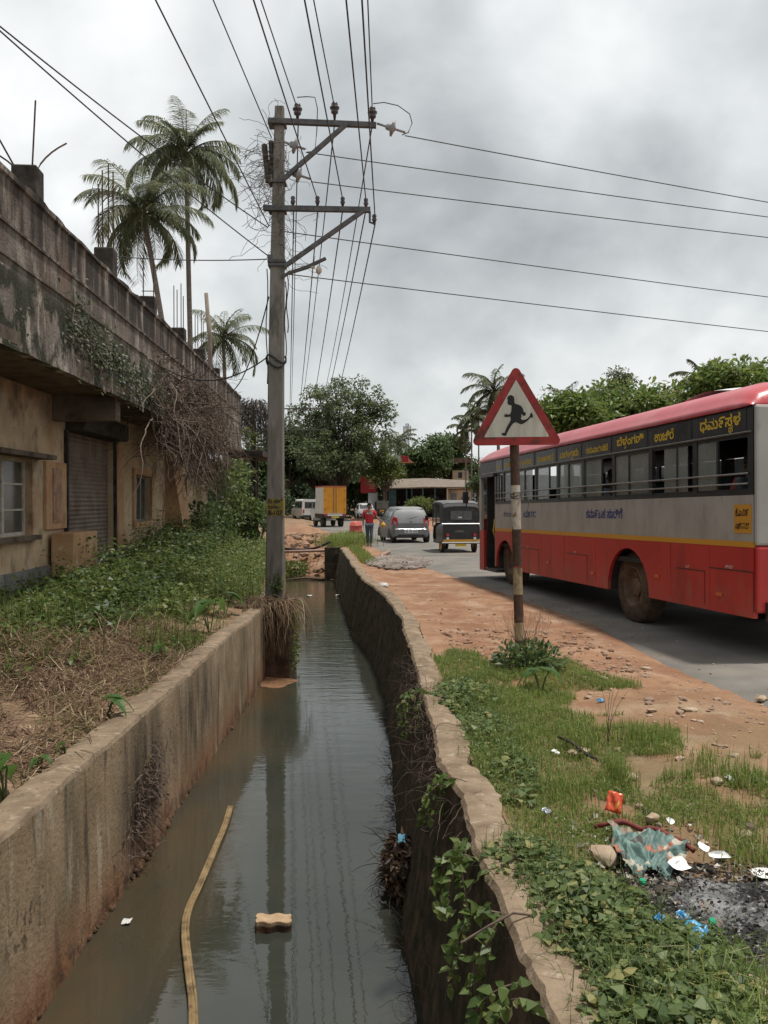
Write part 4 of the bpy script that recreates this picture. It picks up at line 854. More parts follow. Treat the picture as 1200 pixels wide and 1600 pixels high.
# ------------------------------------------------------------------ other traffic
HEAD = 0.147
def heading(y): return math.atan2(-(road_l(y + 3) - road_l(y - 3)), 6.0)
gcar = mat('grey_metallic_paint', (0.15, 0.153, 0.157), (0.19, 0.193, 0.197), scale=2, rough=0.45, metal=0.3, spec=0.4, coat=0.1, layers=[dict(c=(0.20, 0.16, 0.13), sc=3, lo=0.45, hi=0.7, amt=0.4, z=(0.7, 0.3))])
wcar = mat('white_car_paint', (0.66, 0.66, 0.65), (0.72, 0.72, 0.71), scale=2, rough=0.3, coat=0.3)
cglass = mat('tinted_car_glass', (0.025, 0.028, 0.028), (0.05, 0.052, 0.05), scale=2, rough=0.07, spec=0.9)
blackp = mat('black_plastic', (0.02, 0.02, 0.02), (0.04, 0.04, 0.04), scale=9, rough=0.6)
redl = mat('red_tail_lens', (0.42, 0.025, 0.03), rough=0.2, spec=0.6)
alloy = mat('grey_wheel_cover', (0.28, 0.28, 0.28), (0.38, 0.38, 0.37), scale=9, rough=0.4, metal=0.3)
blacktyre = mat('black_tyre_rubber', (0.02, 0.019, 0.018), (0.045, 0.04, 0.036), scale=8, rough=0.9)
platew = mat('white_number_plate', (0.6, 0.6, 0.58), rough=0.5)
platey = mat('yellow_number_plate', (0.6, 0.42, 0.04), rough=0.5)
def section(y, rows):                      # rows: (half width, z) from sill to roof middle
    return [(-w, y, z) for w, z in rows] + [(w, y, z) for w, z in rows[::-1]]
def loft(secs, mi=0):
    m = MB(); A = np.array(secs); A = np.concatenate([A, A[:, :1]], 1); m.grid(A[:, ::-1]); n = A.shape[1] - 1
    m.add(secs[0], [tuple(range(n))]); m.add(secs[-1], [tuple(range(n))[::-1]]); return m
def car(root, paint, L=3.55, W=1.60, H=1.52, facing=1):
    hw = W / 2; bl_ = 0.90                 # belt height; rear of car at y=0, nose at y=L
    S = []
    for y, w, zs, zb, wr, zr in ((0.0, 0.86, 0.34, 0.80, 0.80, 0.84), (0.06, 0.95, 0.28, 0.88, 0.84, 1.02), (0.20, 0.985, 0.24, 0.92, 0.80, 1.30), (0.34, 1.0, 0.22, 0.93, 0.74, H - 0.05), (0.9, 1.0, 0.20, 0.93, 0.73, H), (1.7, 1.0, 0.20, 0.92, 0.73, H - 0.01),
                               (2.15, 1.0, 0.20, 0.91, 0.73, H - 0.10), (2.75, 0.99, 0.20, 0.90, 0.80, 1.02), (3.05, 0.97, 0.22, 0.86, 0.78, 0.93), (L - 0.16, 0.90, 0.26, 0.72, 0.72, 0.80), (L, 0.78, 0.34, 0.58, 0.66, 0.62)):
        k = L / 3.55; y = y * k if y < L - 0.17 else y
        S.append(section(y, [(hw * w * 0.94, zs), (hw * w, zs + 0.16), (hw * w * 1.0, zb - 0.18), (hw * w * 0.965, zb), (hw * wr * 1.04, zb + (zr - zb) * 0.86), (hw * wr * 0.9, zr - 0.012 if zr > 1 else zr - 0.008), (0.0 + hw * 0.35, zr)]))
    b = autosmooth(loft(S).build('body', paint, root), 28)
    def quad(pts, name, mt, par=root, t=None):
        m = MB(); m.add(pts, [tuple(range(len(pts)))]); return m.build(name, mt, par)
    k = L / 3.55
    wd = hw
    o = 0.006
    # glass
    quad([(-wd * 0.80, 0.075 - o, 1.0), (wd * 0.80, 0.075 - o, 1.0), (wd * 0.71, 0.315 - o * 2, H - 0.085), (-wd * 0.71, 0.315 - o * 2, H - 0.085)], 'rear_window', cglass)
    quad([(wd * 0.74, 2.79 * k + o, 1.03), (-wd * 0.74, 2.79 * k + o, 1.03), (-wd * 0.66, 2.16 * k + o, H - 0.12), (wd * 0.66, 2.16 * k + o, H - 0.12)], 'windscreen', cglass)
    for s in (-1, 1):
        for a, b2, c, d in ((0.42, 1.32, 0.50, 1.30), (1.38, 2.50, 1.36, 2.04)):
            x0, x1 = s * (wd * 0.965 + 0.012), s * (wd * 0.78 + 0.002)
            P = [(x0, a * k, 0.955), (x0, b2 * k, 0.95), (x1, d * k, H - 0.155), (x1, c * k, H - 0.155)]
            quad(P if s < 0 else P[::-1], 'side_window', cglass)
        m = MB(); P = [(s * wd * 0.985, -0.012, 0.74), (s * wd * 0.66, -0.02, 0.76), (s * wd * 0.72, 0.005, 1.06), (s * wd * 0.90, 0.05, 1.10), (s * wd * 1.004, 0.13, 0.92), (s * wd * 1.0, 0.10, 0.76)]
        m.add(P + [(x * 0.9, y + 0.12, z) for x, y, z in P], [(0, 1, 2, 3, 4, 5), (6, 11, 10, 9, 8, 7)] + [(i, (i + 1) % 6, 6 + (i + 1) % 6, 6 + i) for i in range(6)]); m.build('tail_light', redl, root)
        m = MB(); P = [(s * wd * 0.42, L - 0.02, 0.60), (s * wd * 0.80, L - 0.10, 0.63), (s * wd * 0.88, L - 0.22, 0.76), (s * wd * 0.55, L - 0.10, 0.70)]
        m.add(P + [(x, y + 0.02, z + 0.01) for x, y, z in P], [(3, 2, 1, 0), (4, 5, 6, 7)] + [(i, (i + 1) % 4, 4 + (i + 1) % 4, 4 + i) for i in range(4)]); m.build('headlight', mat('clear_lens', (0.6, 0.62, 0.64), rough=0.1, spec=0.8) if 'clear_lens' not in MATS else MATS['clear_lens'], root)
        m = MB(); m.box((s * (wd + 0.09), 2.38 * k, 1.0), (0.17, 0.09, 0.12)); bevel(m.build('mirror', paint, root), 0.02)
        for y in (0.58 * k, 2.92 * k):
            wheel(root, (s * (wd - 0.10) if s < 0 else wd - 0.10 - 0.0, y, 0.285), 0.285, 0.17, 0.19, dark=blacktyre, rim=alloy, seg=20, hub=False).rotation_euler = (0, 0, 0)
            m = MB(); x = s * (wd * 1.0 + 0.003); m.add([(x, y + 0.335 * math.cos(a), 0.285 + 0.335 * math.sin(a)) for a in np.linspace(-0.2, math.pi + 0.2, 14)], [tuple(range(14))]); m.build('wheel_arch', blackp, root)
    m = MB(); m.bbox((-wd * 0.86, -0.05, 0.30), (wd * 0.86, 0.06, 0.62)); bevel(m.build('rear_bumper', paint, root), 0.045, 3)
    m = MB(); m.bbox((-wd * 0.7, -0.056, 0.28), (wd * 0.7, -0.02, 0.38)); m.build('bumper_insert', blackp, root)
    m = MB(); m.bbox((-0.27, -0.062, 0.44), (0.27, -0.051, 0.56)); pl_ = m.build('number_plate', platew, root)
    m = MB(); 
    for i, x in enumerate(np.linspace(-0.22, 0.20, 9)):
        if i not in (2, 5): m.bbox((x, -0.067, 0.465), (x + 0.028, -0.0625, 0.535))
    m.build('plate_characters', ink, pl_)
    m = MB(); m.lathe([(0, 0.012), (0.05, 0.012), (0.06, 0.0)], (0, 0, 0), 14, 'Y'); m.build('badge', chrome, root, loc=(0, 0.005, 0.87))
    m = MB(); m.tube([(-0.05, 0.06, 1.02), (0.18, 0.09, 1.07), (0.34, 0.12, 1.12)], 0.012, 5); m.build('rear_wiper', blackp, root)
    m = MB(); m.tube([(0.0, 0.62, H), (0.0, 0.42, H + 0.13)], 0.008, 5); m.build('aerial', blackp, root)
    m = MB(); m.bbox((-wd * 0.60, L - 0.03, 0.36), (wd * 0.60, L + 0.012, 0.54)); bevel(m.build('grille', blackp, root), 0.02)
def place(px, py, dh=0.0):
    p = gp(px, py); return (p.x, p.y, 0.0), heading(p.y) + dh
loc, h = place(642, 849.5)
hc = empty('hatchback_car', (loc[0], loc[1], 0.0), (0, 0, h + R(1.5)), label='dark grey hatchback driving away in front of the black auto rickshaw', cat='car')
car(hc, gcar)
loc, h = place(574, 811.5)
wc = empty('white_car', (loc[0] - 0.5, loc[1] + 3.4, 0.0), (0, 0, math.pi + h - R(4)), label='white car parked facing the viewer beyond the man in red', cat='car')
car(wc, wcar, L=3.9, W=1.68, H=1.54)

# auto rickshaws
canv = mat('black_canvas_hood', (0.030, 0.030, 0.031), (0.055, 0.055, 0.056), scale=4, rough=0.75, bump=0.004, bscale=25, layers=[dict(c=(0.12, 0.115, 0.11), sc=(2, 2, 2), lo=0.5, hi=0.7, amt=0.5, z=(1.45, 1.7))])
hoodtop = mat('grey_hood_top', (0.10, 0.10, 0.10), (0.17, 0.17, 0.165), scale=3, rough=0.7)  # hood top in a lighter grey than the canvas below
ablk = mat('black_auto_paint', (0.012, 0.012, 0.013), (0.025, 0.025, 0.025), scale=3, rough=0.35, spec=0.5)
ayel = mat('orange_yellow_auto_paint', (0.60, 0.28, 0.03), (0.66, 0.34, 0.04), scale=3, rough=0.4)
hazeg = mat('cloudy_plastic_window', (0.07, 0.072, 0.07), (0.12, 0.12, 0.115), scale=5, rough=0.25)
def auto(root, lowcol, topcol):
    hw = 0.65                              # rear at y=0, nose at y=2.6
    S = []
    for y, w, zb, zr in ((0.02, 0.90, 0.40, 0.96), (0.0, 0.97, 0.36, 1.0), (0.35, 1.0, 0.34, 1.0), (0.95, 1.0, 0.30, 0.92)):
        S.append(section(y, [(hw * w * 0.9, zb), (hw * w, zb + 0.14), (hw * w, zr - 0.1), (hw * w * 0.92, zr), (hw * 0.4, zr + 0.01)]))
    autosmooth(loft(S).build('rear_body', lowcol, root), 40)
    S = []
    for y, w, zr, zb in ((0.02, 0.90, 1.50, 0.97), (0.0, 0.96, 1.56, 0.97), (0.10, 0.98, 1.66, 0.97), (0.35, 1.0, 1.72, 0.98), (0.42, 1.0, 1.74, 1.5)):
        S.append(section(y, [(hw * w, zb), (hw * w * 0.99, zb + (zr - zb) * 0.75), (hw * w * 0.92, zr - 0.05), (hw * w * 0.75, zr - 0.01), (hw * 0.3, zr + 0.01)]))
    autosmooth(loft(S).build('canvas_hood', canv, root), 40)
    S = []
    for y, w, zr in ((0.10, 0.88, 1.675), (0.4, 0.95, 1.745), (1.2, 0.95, 1.76), (1.75, 0.92, 1.73), (2.0, 0.82, 1.64)):
        S.append(section(y, [(hw * w, zr - 0.09), (hw * w, zr - 0.04), (hw * w * 0.85, zr), (hw * 0.4, zr + 0.012)]))
    autosmooth(loft(S).build('roof', topcol, root), 40)
    m = MB(); m.bbox((-0.36, -0.008, 1.12), (0.36, 0.012, 1.42)); m.build('rear_window', hazeg, root)
    m = MB(); m.bbox((-0.10, -0.012, 1.18), (0.02, -0.0085, 1.22)); m.build('sticker', platew, root)
    m = MB(); m.tube([(-0.66, -0.03, 0.985), (0.66, -0.03, 0.985)], 0.022, 6); m.build('chrome_strip', chrome, root)
    m = MB(); m.bbox((-0.6, -0.012, 0.385), (0.6, 0.03, 0.47)); m.build('lower_band', ayel, root)
    m = MB(); m.tube([(-0.66, -0.06, 0.36), (0.66, -0.06, 0.36)], 0.035, 8); m.build('rear_bumper', chrome, root)
    m = MB(); m.bbox((-0.22, -0.03, 0.70), (0.10, -0.02, 0.78)); m.build('maker_plate', hazeg, root)
    m = MB(); m.bbox((-0.2, -0.05, 0.24), (0.16, -0.02, 0.33)); m.build('number_plate', platey, root)
    for s in (-1, 1):
        m = MB(); m.lathe([(0, -0.03), (0.05, -0.03), (0.06, 0)], (0, 0, 0), 12, 'Y'); m.build('tail_light', redl, root, loc=(s * 0.46, -0.01, 0.62))
        m = MB(); m.lathe([(0, -0.03), (0.045, -0.03), (0.055, 0)], (0, 0, 0), 12, 'Y'); m.build('reversing_light', platew, root, loc=(s * 0.46, -0.01, 0.50))
        w = wheel(root, (s * 0.55 - 0.05, 0.42, 0.24), 0.24, 0.10, 0.13, dark=blacktyre, rim=ayel, seg=18, hub=False)
        m = MB(); m.tube([(s * 0.64, 0.98, 0.62), (s * 0.64, 1.0, 1.68)], 0.02, 6); m.build('pillar', ablk, root)
        m = MB(); m.tube([(s * 0.60, 1.72, 0.85), (s * 0.56, 1.95, 1.62)], 0.02, 6); m.build('windscreen_post', ablk, root)
        m = MB(); m.tube([(s * 0.58, 1.85, 1.1), (s * 0.78, 1.9, 1.15)], 0.012, 5); m.box((s * 0.80, 1.88, 1.15), (0.10, 0.05, 0.16)); m.build('mirror', ablk, root)
    m = MB(); m.bbox((-0.58, 0.95, 0.30), (0.58, 1.75, 0.42)); m.build('floor', ablk, root)
    m = MB(); m.bbox((-0.55, 0.45, 0.62), (0.55, 0.9, 0.80)); m.build('passenger_seat', seat_m, root)
    m = MB(); m.bbox((-0.25, 1.3, 0.55), (0.25, 1.6, 0.72)); m.build('driver_seat', seat_m, root)
    S = []
    for y, w, zb, zr in ((1.70, 0.92, 0.32, 0.98), (1.95, 0.86, 0.32, 0.98), (2.2, 0.66, 0.36, 0.92), (2.42, 0.36, 0.46, 0.80)):
        S.append(section(y, [(hw * w * 0.9, zb), (hw * w, zb + 0.15), (hw * w * 0.96, zr - 0.12), (hw * w * 0.8, zr), (hw * w * 0.3, zr + 0.01)]))
    autosmooth(loft(S).build('front_cowl', lowcol, root), 40)
    m = MB(); m.add([(-0.56, 1.86, 0.99), (0.56, 1.86, 0.99), (0.52, 1.975, 1.58), (-0.52, 1.975, 1.58)], [(0, 1, 2, 3)]); m.build('windscreen', bglass, root)
    m = MB(); m.lathe([(0, 0.06), (0.07, 0.05), (0.085, 0)], (0, 0, 0), 14, 'Y'); m.build('headlight', platew, root, loc=(0, 2.40, 0.68))
    m = MB(); m.bbox((-0.55, 1.952, 0.50), (0.55, 1.965, 0.72)) if lowcol is not ayel else m.bbox((-0.5, 2.0, 0.4), (0.5, 2.01, 0.5)); m.build('front_band', ayel, root)
    wheel(root, (-0.05, 2.32, 0.24), 0.24, 0.10, 0.13, dark=blacktyre, rim=ayel, seg=18, hub=False)
loc, h = place(722, 866)
a1 = empty('auto_rickshaw', (loc[0], loc[1] + 0.35, 0.0), (0, 0, h), label='black three wheeled auto rickshaw with canvas hood, seen from behind beside the bus', cat='auto rickshaw', group='auto rickshaws on the road'); auto(a1, ablk, hoodtop)
loc, h = place(463, 798.5)
a2 = copy_tree(a1); a2.location = loc; a2.rotation_euler = (0, 0, R(22)); a2['label'] = 'farthest auto rickshaw, small and dark at the bend just right of the utility pole'
loc, h = place(596, 813)
a3 = empty('auto_rickshaw', (loc[0], loc[1] + 2.4, 0.0), (0, 0, math.pi + h - R(8)), label='auto rickshaw with yellow front facing the viewer next to the white car', cat='auto rickshaw', group='auto rickshaws on the road'); auto(a3, ablk, ayel if False else hoodtop)
m = MB(); m.box((0.06, 2.36, 0.72), (0.42, 0.10, 0.46)); bevel(m.build('front_panel', ayel, a3), 0.04)

# goods truck with orange doors
torange = mat('orange_container_door', (0.58, 0.25, 0.025), (0.64, 0.30, 0.035), scale=2, rough=0.5, layers=[dict(c=(0.42, 0.17, 0.03), sc=(4, 4, 1), lo=0.5, hi=0.7, amt=0.5)])
tred = mat('dull_red_trim', (0.34, 0.10, 0.06), rough=0.6)
loc, h = place(523, 824)
tk = empty('goods_truck', loc, (0, 0, R(17)), label='small goods truck with white box body and orange double rear doors', cat='truck')
hw = 0.75; tz0, tz1 = 0.88, 2.72
m = MB(); m.bbox((-hw, 0.0, tz0), (hw, 2.5, tz1)); bx_ = bevel(m.build('cargo_box', mat('dirty_white_box_side', (0.52, 0.50, 0.46), (0.62, 0.60, 0.56), scale=2, rough=0.5), tk), 0.02)
for s in (-1, 1):
    m = MB(); x0, x1 = (0.01, hw - 0.05) if s > 0 else (-hw + 0.05, -0.01); m.bbox((x0, -0.035, tz0 + 0.06), (x1, -0.001, tz1 - 0.06))
    for z in (tz0 + 0.45, tz0 + 0.9, tz0 + 1.33): m.bbox((x0 + 0.04, -0.05, z), (x1 - 0.04, -0.036, z + 0.03))
    d = m.build('rear_door', torange, tk)
    q = MB(); q.tube([(s * 0.09, -0.055, tz0 + 0.1), (s * 0.09, -0.055, tz1 - 0.1)], 0.015, 6); q.build('lock_rod', steel, d)
    q = MB()
    for z in (tz0 + 0.3, tz0 + 0.95, tz1 - 0.3): q.box((s * (hw - 0.08), -0.05, z), (0.1, 0.02, 0.05))
    q.build('hinge', steel, d)
m = MB(); m.bbox((-hw - 0.02, -0.06, tz1 - 0.055), (hw + 0.02, 2.5, tz1 + 0.03)); m.build('roof_edge', tred, tk)
m = MB(); m.bbox((hw - 0.05, -0.06, tz0), (hw + 0.02, -0.001, tz1 - 0.06)); m.bbox((-hw - 0.02, -0.06, tz0), (-hw + 0.05, -0.001, tz1 - 0.06)); m.build('door_frame', torange, tk)
m = MB(); m.bbox((-0.8, 0.02, 0.62), (0.8, 2.5, tz0)); m.build('chassis', blackp, tk)
m = MB(); m.bbox((-0.7, -0.12, 0.60), (0.7, -0.02, 0.74)); m.build('rear_bumper', blackp, tk)
m = MB(); m.bbox((-0.5, -0.06, 0.76), (0.55, -0.01, 0.86)); m.build('tail_board', white_p, tk)
m = MB(); m.bbox((-0.24, -0.135, 0.63), (0.26, -0.121, 0.73)); m.build('number_plate', platey, tk)
for s in (-1, 1):
    m = MB(); m.box((s * 0.62, -0.06, 0.81), (0.22, 0.06, 0.10)); m.build('tail_light', redl, tk)
    wheel(tk, (s * 0.60 - 0.13, 0.75, 0.36), 0.36, 0.26, 0.2, dark=blacktyre, rim=rim_m, seg=20, hub=False)
    wheel(tk, (s * 0.62 - 0.10, 3.0, 0.36), 0.36, 0.20, 0.2, dark=blacktyre, rim=rim_m, seg=20, hub=False)
    m = MB(); m.box((s * 0.90, 3.55, 1.45), (0.16, 0.06, 0.28)); m.build('mirror', blackp, tk)
S = [section(y, [(0.70, 0.42), (0.74, 0.7), (0.74, 1.2), (0.70, zr - 0.15), (0.60, zr), (0.3, zr + 0.02)]) for y, zr in ((2.58, 1.9), (3.3, 1.9), (3.7, 1.6), (3.95, 1.15))]
autosmooth(loft(S).build('cab', white_p, tk), 35)
for s in (-1, 1):
    m = MB(); m.add([(s * 0.745, 2.75, 1.22), (s * 0.745, 3.5, 1.22), (s * 0.715, 3.35, 1.68), (s * 0.715, 2.75, 1.68)], [(0, 1, 2, 3)]); m.build('side_window', cglass, tk)
# jeep in front of the truck
loc, h = place(484, 816.5)
jp = empty('utility_vehicle', (loc[0] + 0.2, loc[1], 0), (0, 0, R(19)), label='boxy white utility vehicle just ahead of the orange doored truck', cat='jeep')
S = [section(y, [(0.80, 0.5), (0.84, 0.62), (0.84, 1.12), (0.80, 1.80), (0.70, 1.88), (0.3, 1.9)]) for y in (0, 0.03, 2.6)] + [section(2.9, [(0.8, 0.5), (0.84, 0.62), (0.84, 1.1), (0.8, 1.15), (0.7, 1.18), (0.3, 1.2)]), section(4.0, [(0.74, 0.5), (0.78, 0.62), (0.78, 1.0), (0.74, 1.05), (0.66, 1.08), (0.3, 1.1)])]
autosmooth(loft(S).build('body', white_p, jp), 30)
m = MB(); m.bbox((-0.62, -0.012, 1.15), (0.62, -0.002, 1.68)); m.build('rear_window', cglass, jp)
for s in (-1, 1):
    for a, b2 in ((0.15, 0.95), (1.05, 1.75), (1.85, 2.5)):
        m = MB(); m.add([(s * 0.853, a, 1.16), (s * 0.853, b2, 1.16), (s * 0.818, b2, 1.68), (s * 0.818, a, 1.68)], [(0, 1, 2, 3)]); m.build('side_window', cglass, jp)
    m = MB(); m.box((s * 0.72, -0.03, 0.92), (0.12, 0.05, 0.28)); m.build('tail_light', redl, jp)
    for y in (0.65, 3.2): wheel(jp, (s * 0.72 - 0.09, y, 0.34), 0.34, 0.19, 0.2, dark=blacktyre, rim=alloy, seg=18, hub=False)
m = MB(); m.bbox((-0.82, -0.12, 0.42), (0.82, -0.01, 0.60)); m.build('rear_bumper', blackp, jp)
m = MB(); m.lathe([(0.0, -0.16), (0.2, -0.16), (0.30, -0.13), (0.31, -0.03), (0.2, 0.0)], (0, 0, 0), 18, 'Y'); m.build('spare_wheel', blacktyre, jp, loc=(0.2, -0.02, 0.95))
# red drum at the roadside
loc = gp(556, 841)
redrum = mat('faded_red_drum', (0.36, 0.055, 0.045), (0.46, 0.10, 0.08), scale=5, rough=0.7, layers=[dict(c=(0.42, 0.25, 0.18), sc=7, lo=0.52, hi=0.66, amt=0.6)])
dm = MB(); dm.lathe([(0, 0.0), (0.30, 0.0), (0.31, 0.05), (0.30, 0.30), (0.325, 0.32), (0.30, 0.34), (0.29, 0.55), (0.315, 0.57), (0.29, 0.60), (0.25, 0.72), (0.16, 0.78), (0, 0.79)], (0, 0, 0), 22)
dr_ = autosmooth(dm.build('red_drum', redrum), 40); dr_.location = (loc.x, loc.y, 0.02); tag(dr_, 'battered red plastic drum standing in roadside grass behind the ditch wall end', 'drum')

# ------------------------------------------------------------------ people
skin_m = mat('brown_skin', (0.16, 0.085, 0.055), (0.20, 0.11, 0.075), scale=12, rough=0.55)
hair_m = mat('greying_black_hair', (0.02, 0.018, 0.017), (0.06, 0.055, 0.05), scale=60, rough=0.7)
shirt_m = mat('red_cotton_tshirt', (0.40, 0.022, 0.035), (0.50, 0.040, 0.055), scale=6, rough=0.85)
jean_m = mat('faded_blue_jeans', (0.045, 0.06, 0.085), (0.10, 0.125, 0.16), scale=8, rough=0.9)
def skinned(name, pts, edges, rad, mt, parent, root=0, sub=2, sq=None):
    me = bpy.data.meshes.new(name); me.from_pydata([tuple(p) for p in pts], edges, []); me.materials.append(mt)
    o = bpy.data.objects.new(name, me); C.objects.link(o); o.parent = parent
    md = o.modifiers.new('skin', 'SKIN'); md.use_smooth_shade = True
    sv = me.skin_vertices[0].data
    for i, r in enumerate(rad): sv[i].radius = r if isinstance(r, tuple) else (r, r); sv[i].use_root = (i == root)
    s = o.modifiers.new('sub', 'SUBSURF'); s.levels = sub; s.render_levels = sub; return o
def person(root, J, shirt=shirt_m, pants=jean_m, skin=skin_m, hair=hair_m, fingers=True, feet=True):
    """J: joints of the figure; x right, y forward, z up"""
    names = list(J); idx = {n: i for i, n in enumerate(names)}; P = [J[n] for n in names]
    E_ = [('pelvis', 'waist'), ('waist', 'chest'), ('chest', 'neck'), ('neck', 'jaw'), ('jaw', 'skull')]
    for s in 'LR':
        E_ += [('chest', 'sh' + s), ('sh' + s, 'el' + s), ('el' + s, 'wr' + s), ('wr' + s, 'pa' + s), ('pelvis', 'hp' + s), ('hp' + s, 'kn' + s), ('kn' + s, 'an' + s), ('an' + s, 'to' + s)]
    rr = dict(pelvis=(0.15, 0.105), waist=(0.135, 0.095), chest=(0.165, 0.11), neck=0.052, jaw=(0.066, 0.075), skull=(0.078, 0.092), sh=0.058, el=0.042, wr=0.028, pa=(0.036, 0.02), hp=0.088, kn=0.058, an=0.036, to=(0.04, 0.028))
    R_ = [rr.get(n) or rr[n[:-1]] for n in names]
    skinned('body', P, [(idx[a], idx[b]) for a, b in E_], R_, skin, root, idx['pelvis'])
    V = lambda n: Vector(J[n])
    mix_ = lambda a, b, t: V(a) * (1 - t) + V(b) * t
    pts = [V('pelvis') + Vector((0, 0, 0.02)), V('waist'), V('chest'), mix_('chest', 'neck', 0.62)]; ed = [(0, 1), (1, 2), (2, 3)]; rd = [(0.170, 0.125), (0.158, 0.118), (0.182, 0.128), (0.075, 0.07)]
    for s in 'LR':
        k = len(pts); pts += [V('sh' + s), mix_('sh' + s, 'el' + s, 0.75)]; ed += [(2, k), (k, k + 1)]; rd += [0.078, 0.066]
    skinned('tshirt', pts, ed, rd, shirt, root, 1)
    pts = [V('pelvis')]; ed = []; rd = [(0.163, 0.118)]
    for s in 'LR':
        k = len(pts); pts += [V('hp' + s), V('kn' + s), mix_('kn' + s, 'an' + s, 0.92)]; ed += [(0, k), (k, k + 1), (k + 1, k + 2)]; rd += [0.100, 0.070, 0.056]
    skinned('trousers', pts, ed, rd, pants, root, 0)
    sk = V('skull'); up = (sk - V('jaw')).normalized(); fw = Vector((0, 1, 0)); fw = (fw - up * fw.dot(up)).normalized(); rt_ = fw.cross(up)
    m = MB(); A = []
    for i in range(8):
        ph = i / 7 * 1.75; A.append([(sk + up * (0.098 * math.cos(ph) + 0.004) - fw * 0.012 + (fw * math.cos(a) * 0.098 + rt_ * math.sin(a) * 0.084) * math.sin(ph) - up * (0.05 * max(0, -math.cos(a)) * (ph / 1.75) - 0.055 * max(0, math.cos(a)) * (ph / 1.75)))[:] for a in np.linspace(0, 2 * math.pi, 20)])
    m.grid(np.array(A)); m.build('hair', hair, root, smooth=True)
    m = MB(); fc = V('jaw') * 0.45 + sk * 0.55
    m.tube([fc + fw * 0.082 + up * 0.022, fc + fw * 0.108 - up * 0.012, fc + fw * 0.083 - up * 0.02], [0.008, 0.015, 0.01], 6)
    for s in (-1, 1): m.tube([fc + rt_ * s * 0.075 + up * 0.02, fc + rt_ * s * 0.092 - up * 0.005 - fw * 0.01, fc + rt_ * s * 0.076 - up * 0.03], [0.01, 0.018, 0.01], 5)
    m.build('nose_and_ears', skin, root, smooth=True)
    m = MB()
    for s in (-1, 1):
        m.lathe([(0, 0.012), (0.008, 0.008), (0.012, 0)], fc + fw * 0.076 + rt_ * s * 0.032 + up * 0.022, 8, 'Y'); m.tube([fc + fw * 0.085 + rt_ * s * 0.018 + up * 0.042, fc + fw * 0.078 + rt_ * s * 0.05 + up * 0.042], 0.005, 4)
    m.tube([fc + fw * 0.086 - rt_ * 0.025 - up * 0.045, fc + fw * 0.092 - up * 0.044, fc + fw * 0.086 + rt_ * 0.025 - up * 0.045], 0.006, 5)
    m.build('eyes_brows_mouth', hair, root)
    if fingers:
        for s in 'LR':
            pa = V('pa' + s); d = (pa - V('wr' + s)).normalized(); side = Vector((0, 1, 0)); side = (side - d * side.dot(d)).normalized(); inn = d.cross(side) * (1 if s == 'L' else -1)
            for k, (o, L) in enumerate(((0.027, 0.070), (0.009, 0.080), (-0.009, 0.075), (-0.026, 0.058))):
                b = pa + side * o; pts = [b - d * 0.02, b + d * 0.02, b + d * L * 0.6 + inn * 0.012, b + d * L * 0.9 + inn * 0.035]
                skinned('finger', pts, [(0, 1), (1, 2), (2, 3)], [0.009, 0.0088, 0.008, 0.0065], skin, root, 0, 1)
            b = V('wr' + s) * 0.4 + pa * 0.6; skinned('thumb', [b, b + side * 0.035 + d * 0.015, b + side * 0.05 + d * 0.05], [(0, 1), (1, 2)], [0.011, 0.0105, 0.008], skin, root, 0, 1)
mp = gp(577, 853.5)
man = empty('person', (mp.x, mp.y, 0.01), (0, 0, math.pi + R(4)), label='man in red t-shirt and faded jeans walking towards the viewer on the road edge', cat='person')
J = dict(pelvis=(0, 0, 0.87), waist=(0, 0.0, 1.02), chest=(0, 0.01, 1.24), neck=(0, 0.0, 1.41), jaw=(0, 0.015, 1.49), skull=(0, 0.005, 1.575),
         shL=(-0.185, 0, 1.34), elL=(-0.29, 0.05, 1.10), wrL=(-0.42, 0.20, 0.98), paL=(-0.48, 0.25, 0.95),
         shR=(0.185, 0, 1.34), elR=(0.235, -0.03, 1.06), wrR=(0.24, 0.06, 0.83), paR=(0.24, 0.08, 0.75),
         hpL=(-0.085, 0, 0.82), knL=(-0.075, 0.10, 0.46), anL=(-0.06, 0.09, 0.08), toL=(-0.065, 0.20, 0.03), hpR=(0.085, 0, 0.82), knR=(0.065, -0.02, 0.45), anR=(0.045, -0.16, 0.09), toR=(0.05, -0.05, 0.03))
person(man, J)
m = MB(); text_mesh('ACE', 0.10, m, Matrix.Translation((0.12, 0.142, 1.23)) @ Matrix(((-1, 0, 0, 0), (0, 0, 1, 0), (0, 1, 0, 0), (0, 0, 0, 1))), width=0.24, bold=0.03); m.build('chest_print', white_p, man)
for x, y in ((-0.065, 0.13), (0.05, -0.1)):
    m = MB(); m.add([(x + 0.05 * math.cos(a), y + 0.13 * math.sin(a), z) for z in (0.0, 0.025) for a in np.linspace(0, 2 * math.pi, 13)[:-1]], [tuple(range(12))[::-1], tuple(range(12, 24))] + [(i, (i + 1) % 12, 12 + (i + 1) % 12, 12 + i) for i in range(12)]); m.build('sandal', rim_m, man)
bag = MB(); bag.lathe([(0, -0.14), (0.07, -0.12), (0.10, -0.04), (0.07, 0.05), (0.025, 0.10), (0.02, 0.13), (0, 0.13)], (0, 0, 0), 10)
bo = bag.build('carry_bag', mat('yellow_orange_plastic', (0.55, 0.26, 0.04), (0.62, 0.36, 0.06), scale=8, rough=0.5), smooth=True); bo.location = man.matrix_basis @ Vector((-0.52, 0.29, 0.84)); bo.scale = (1.0, 0.8, 0.8)
tag(bo, 'small crumpled yellow bag held out in the hand of the man in red', 'bag')
bpy.context.view_layer.update()
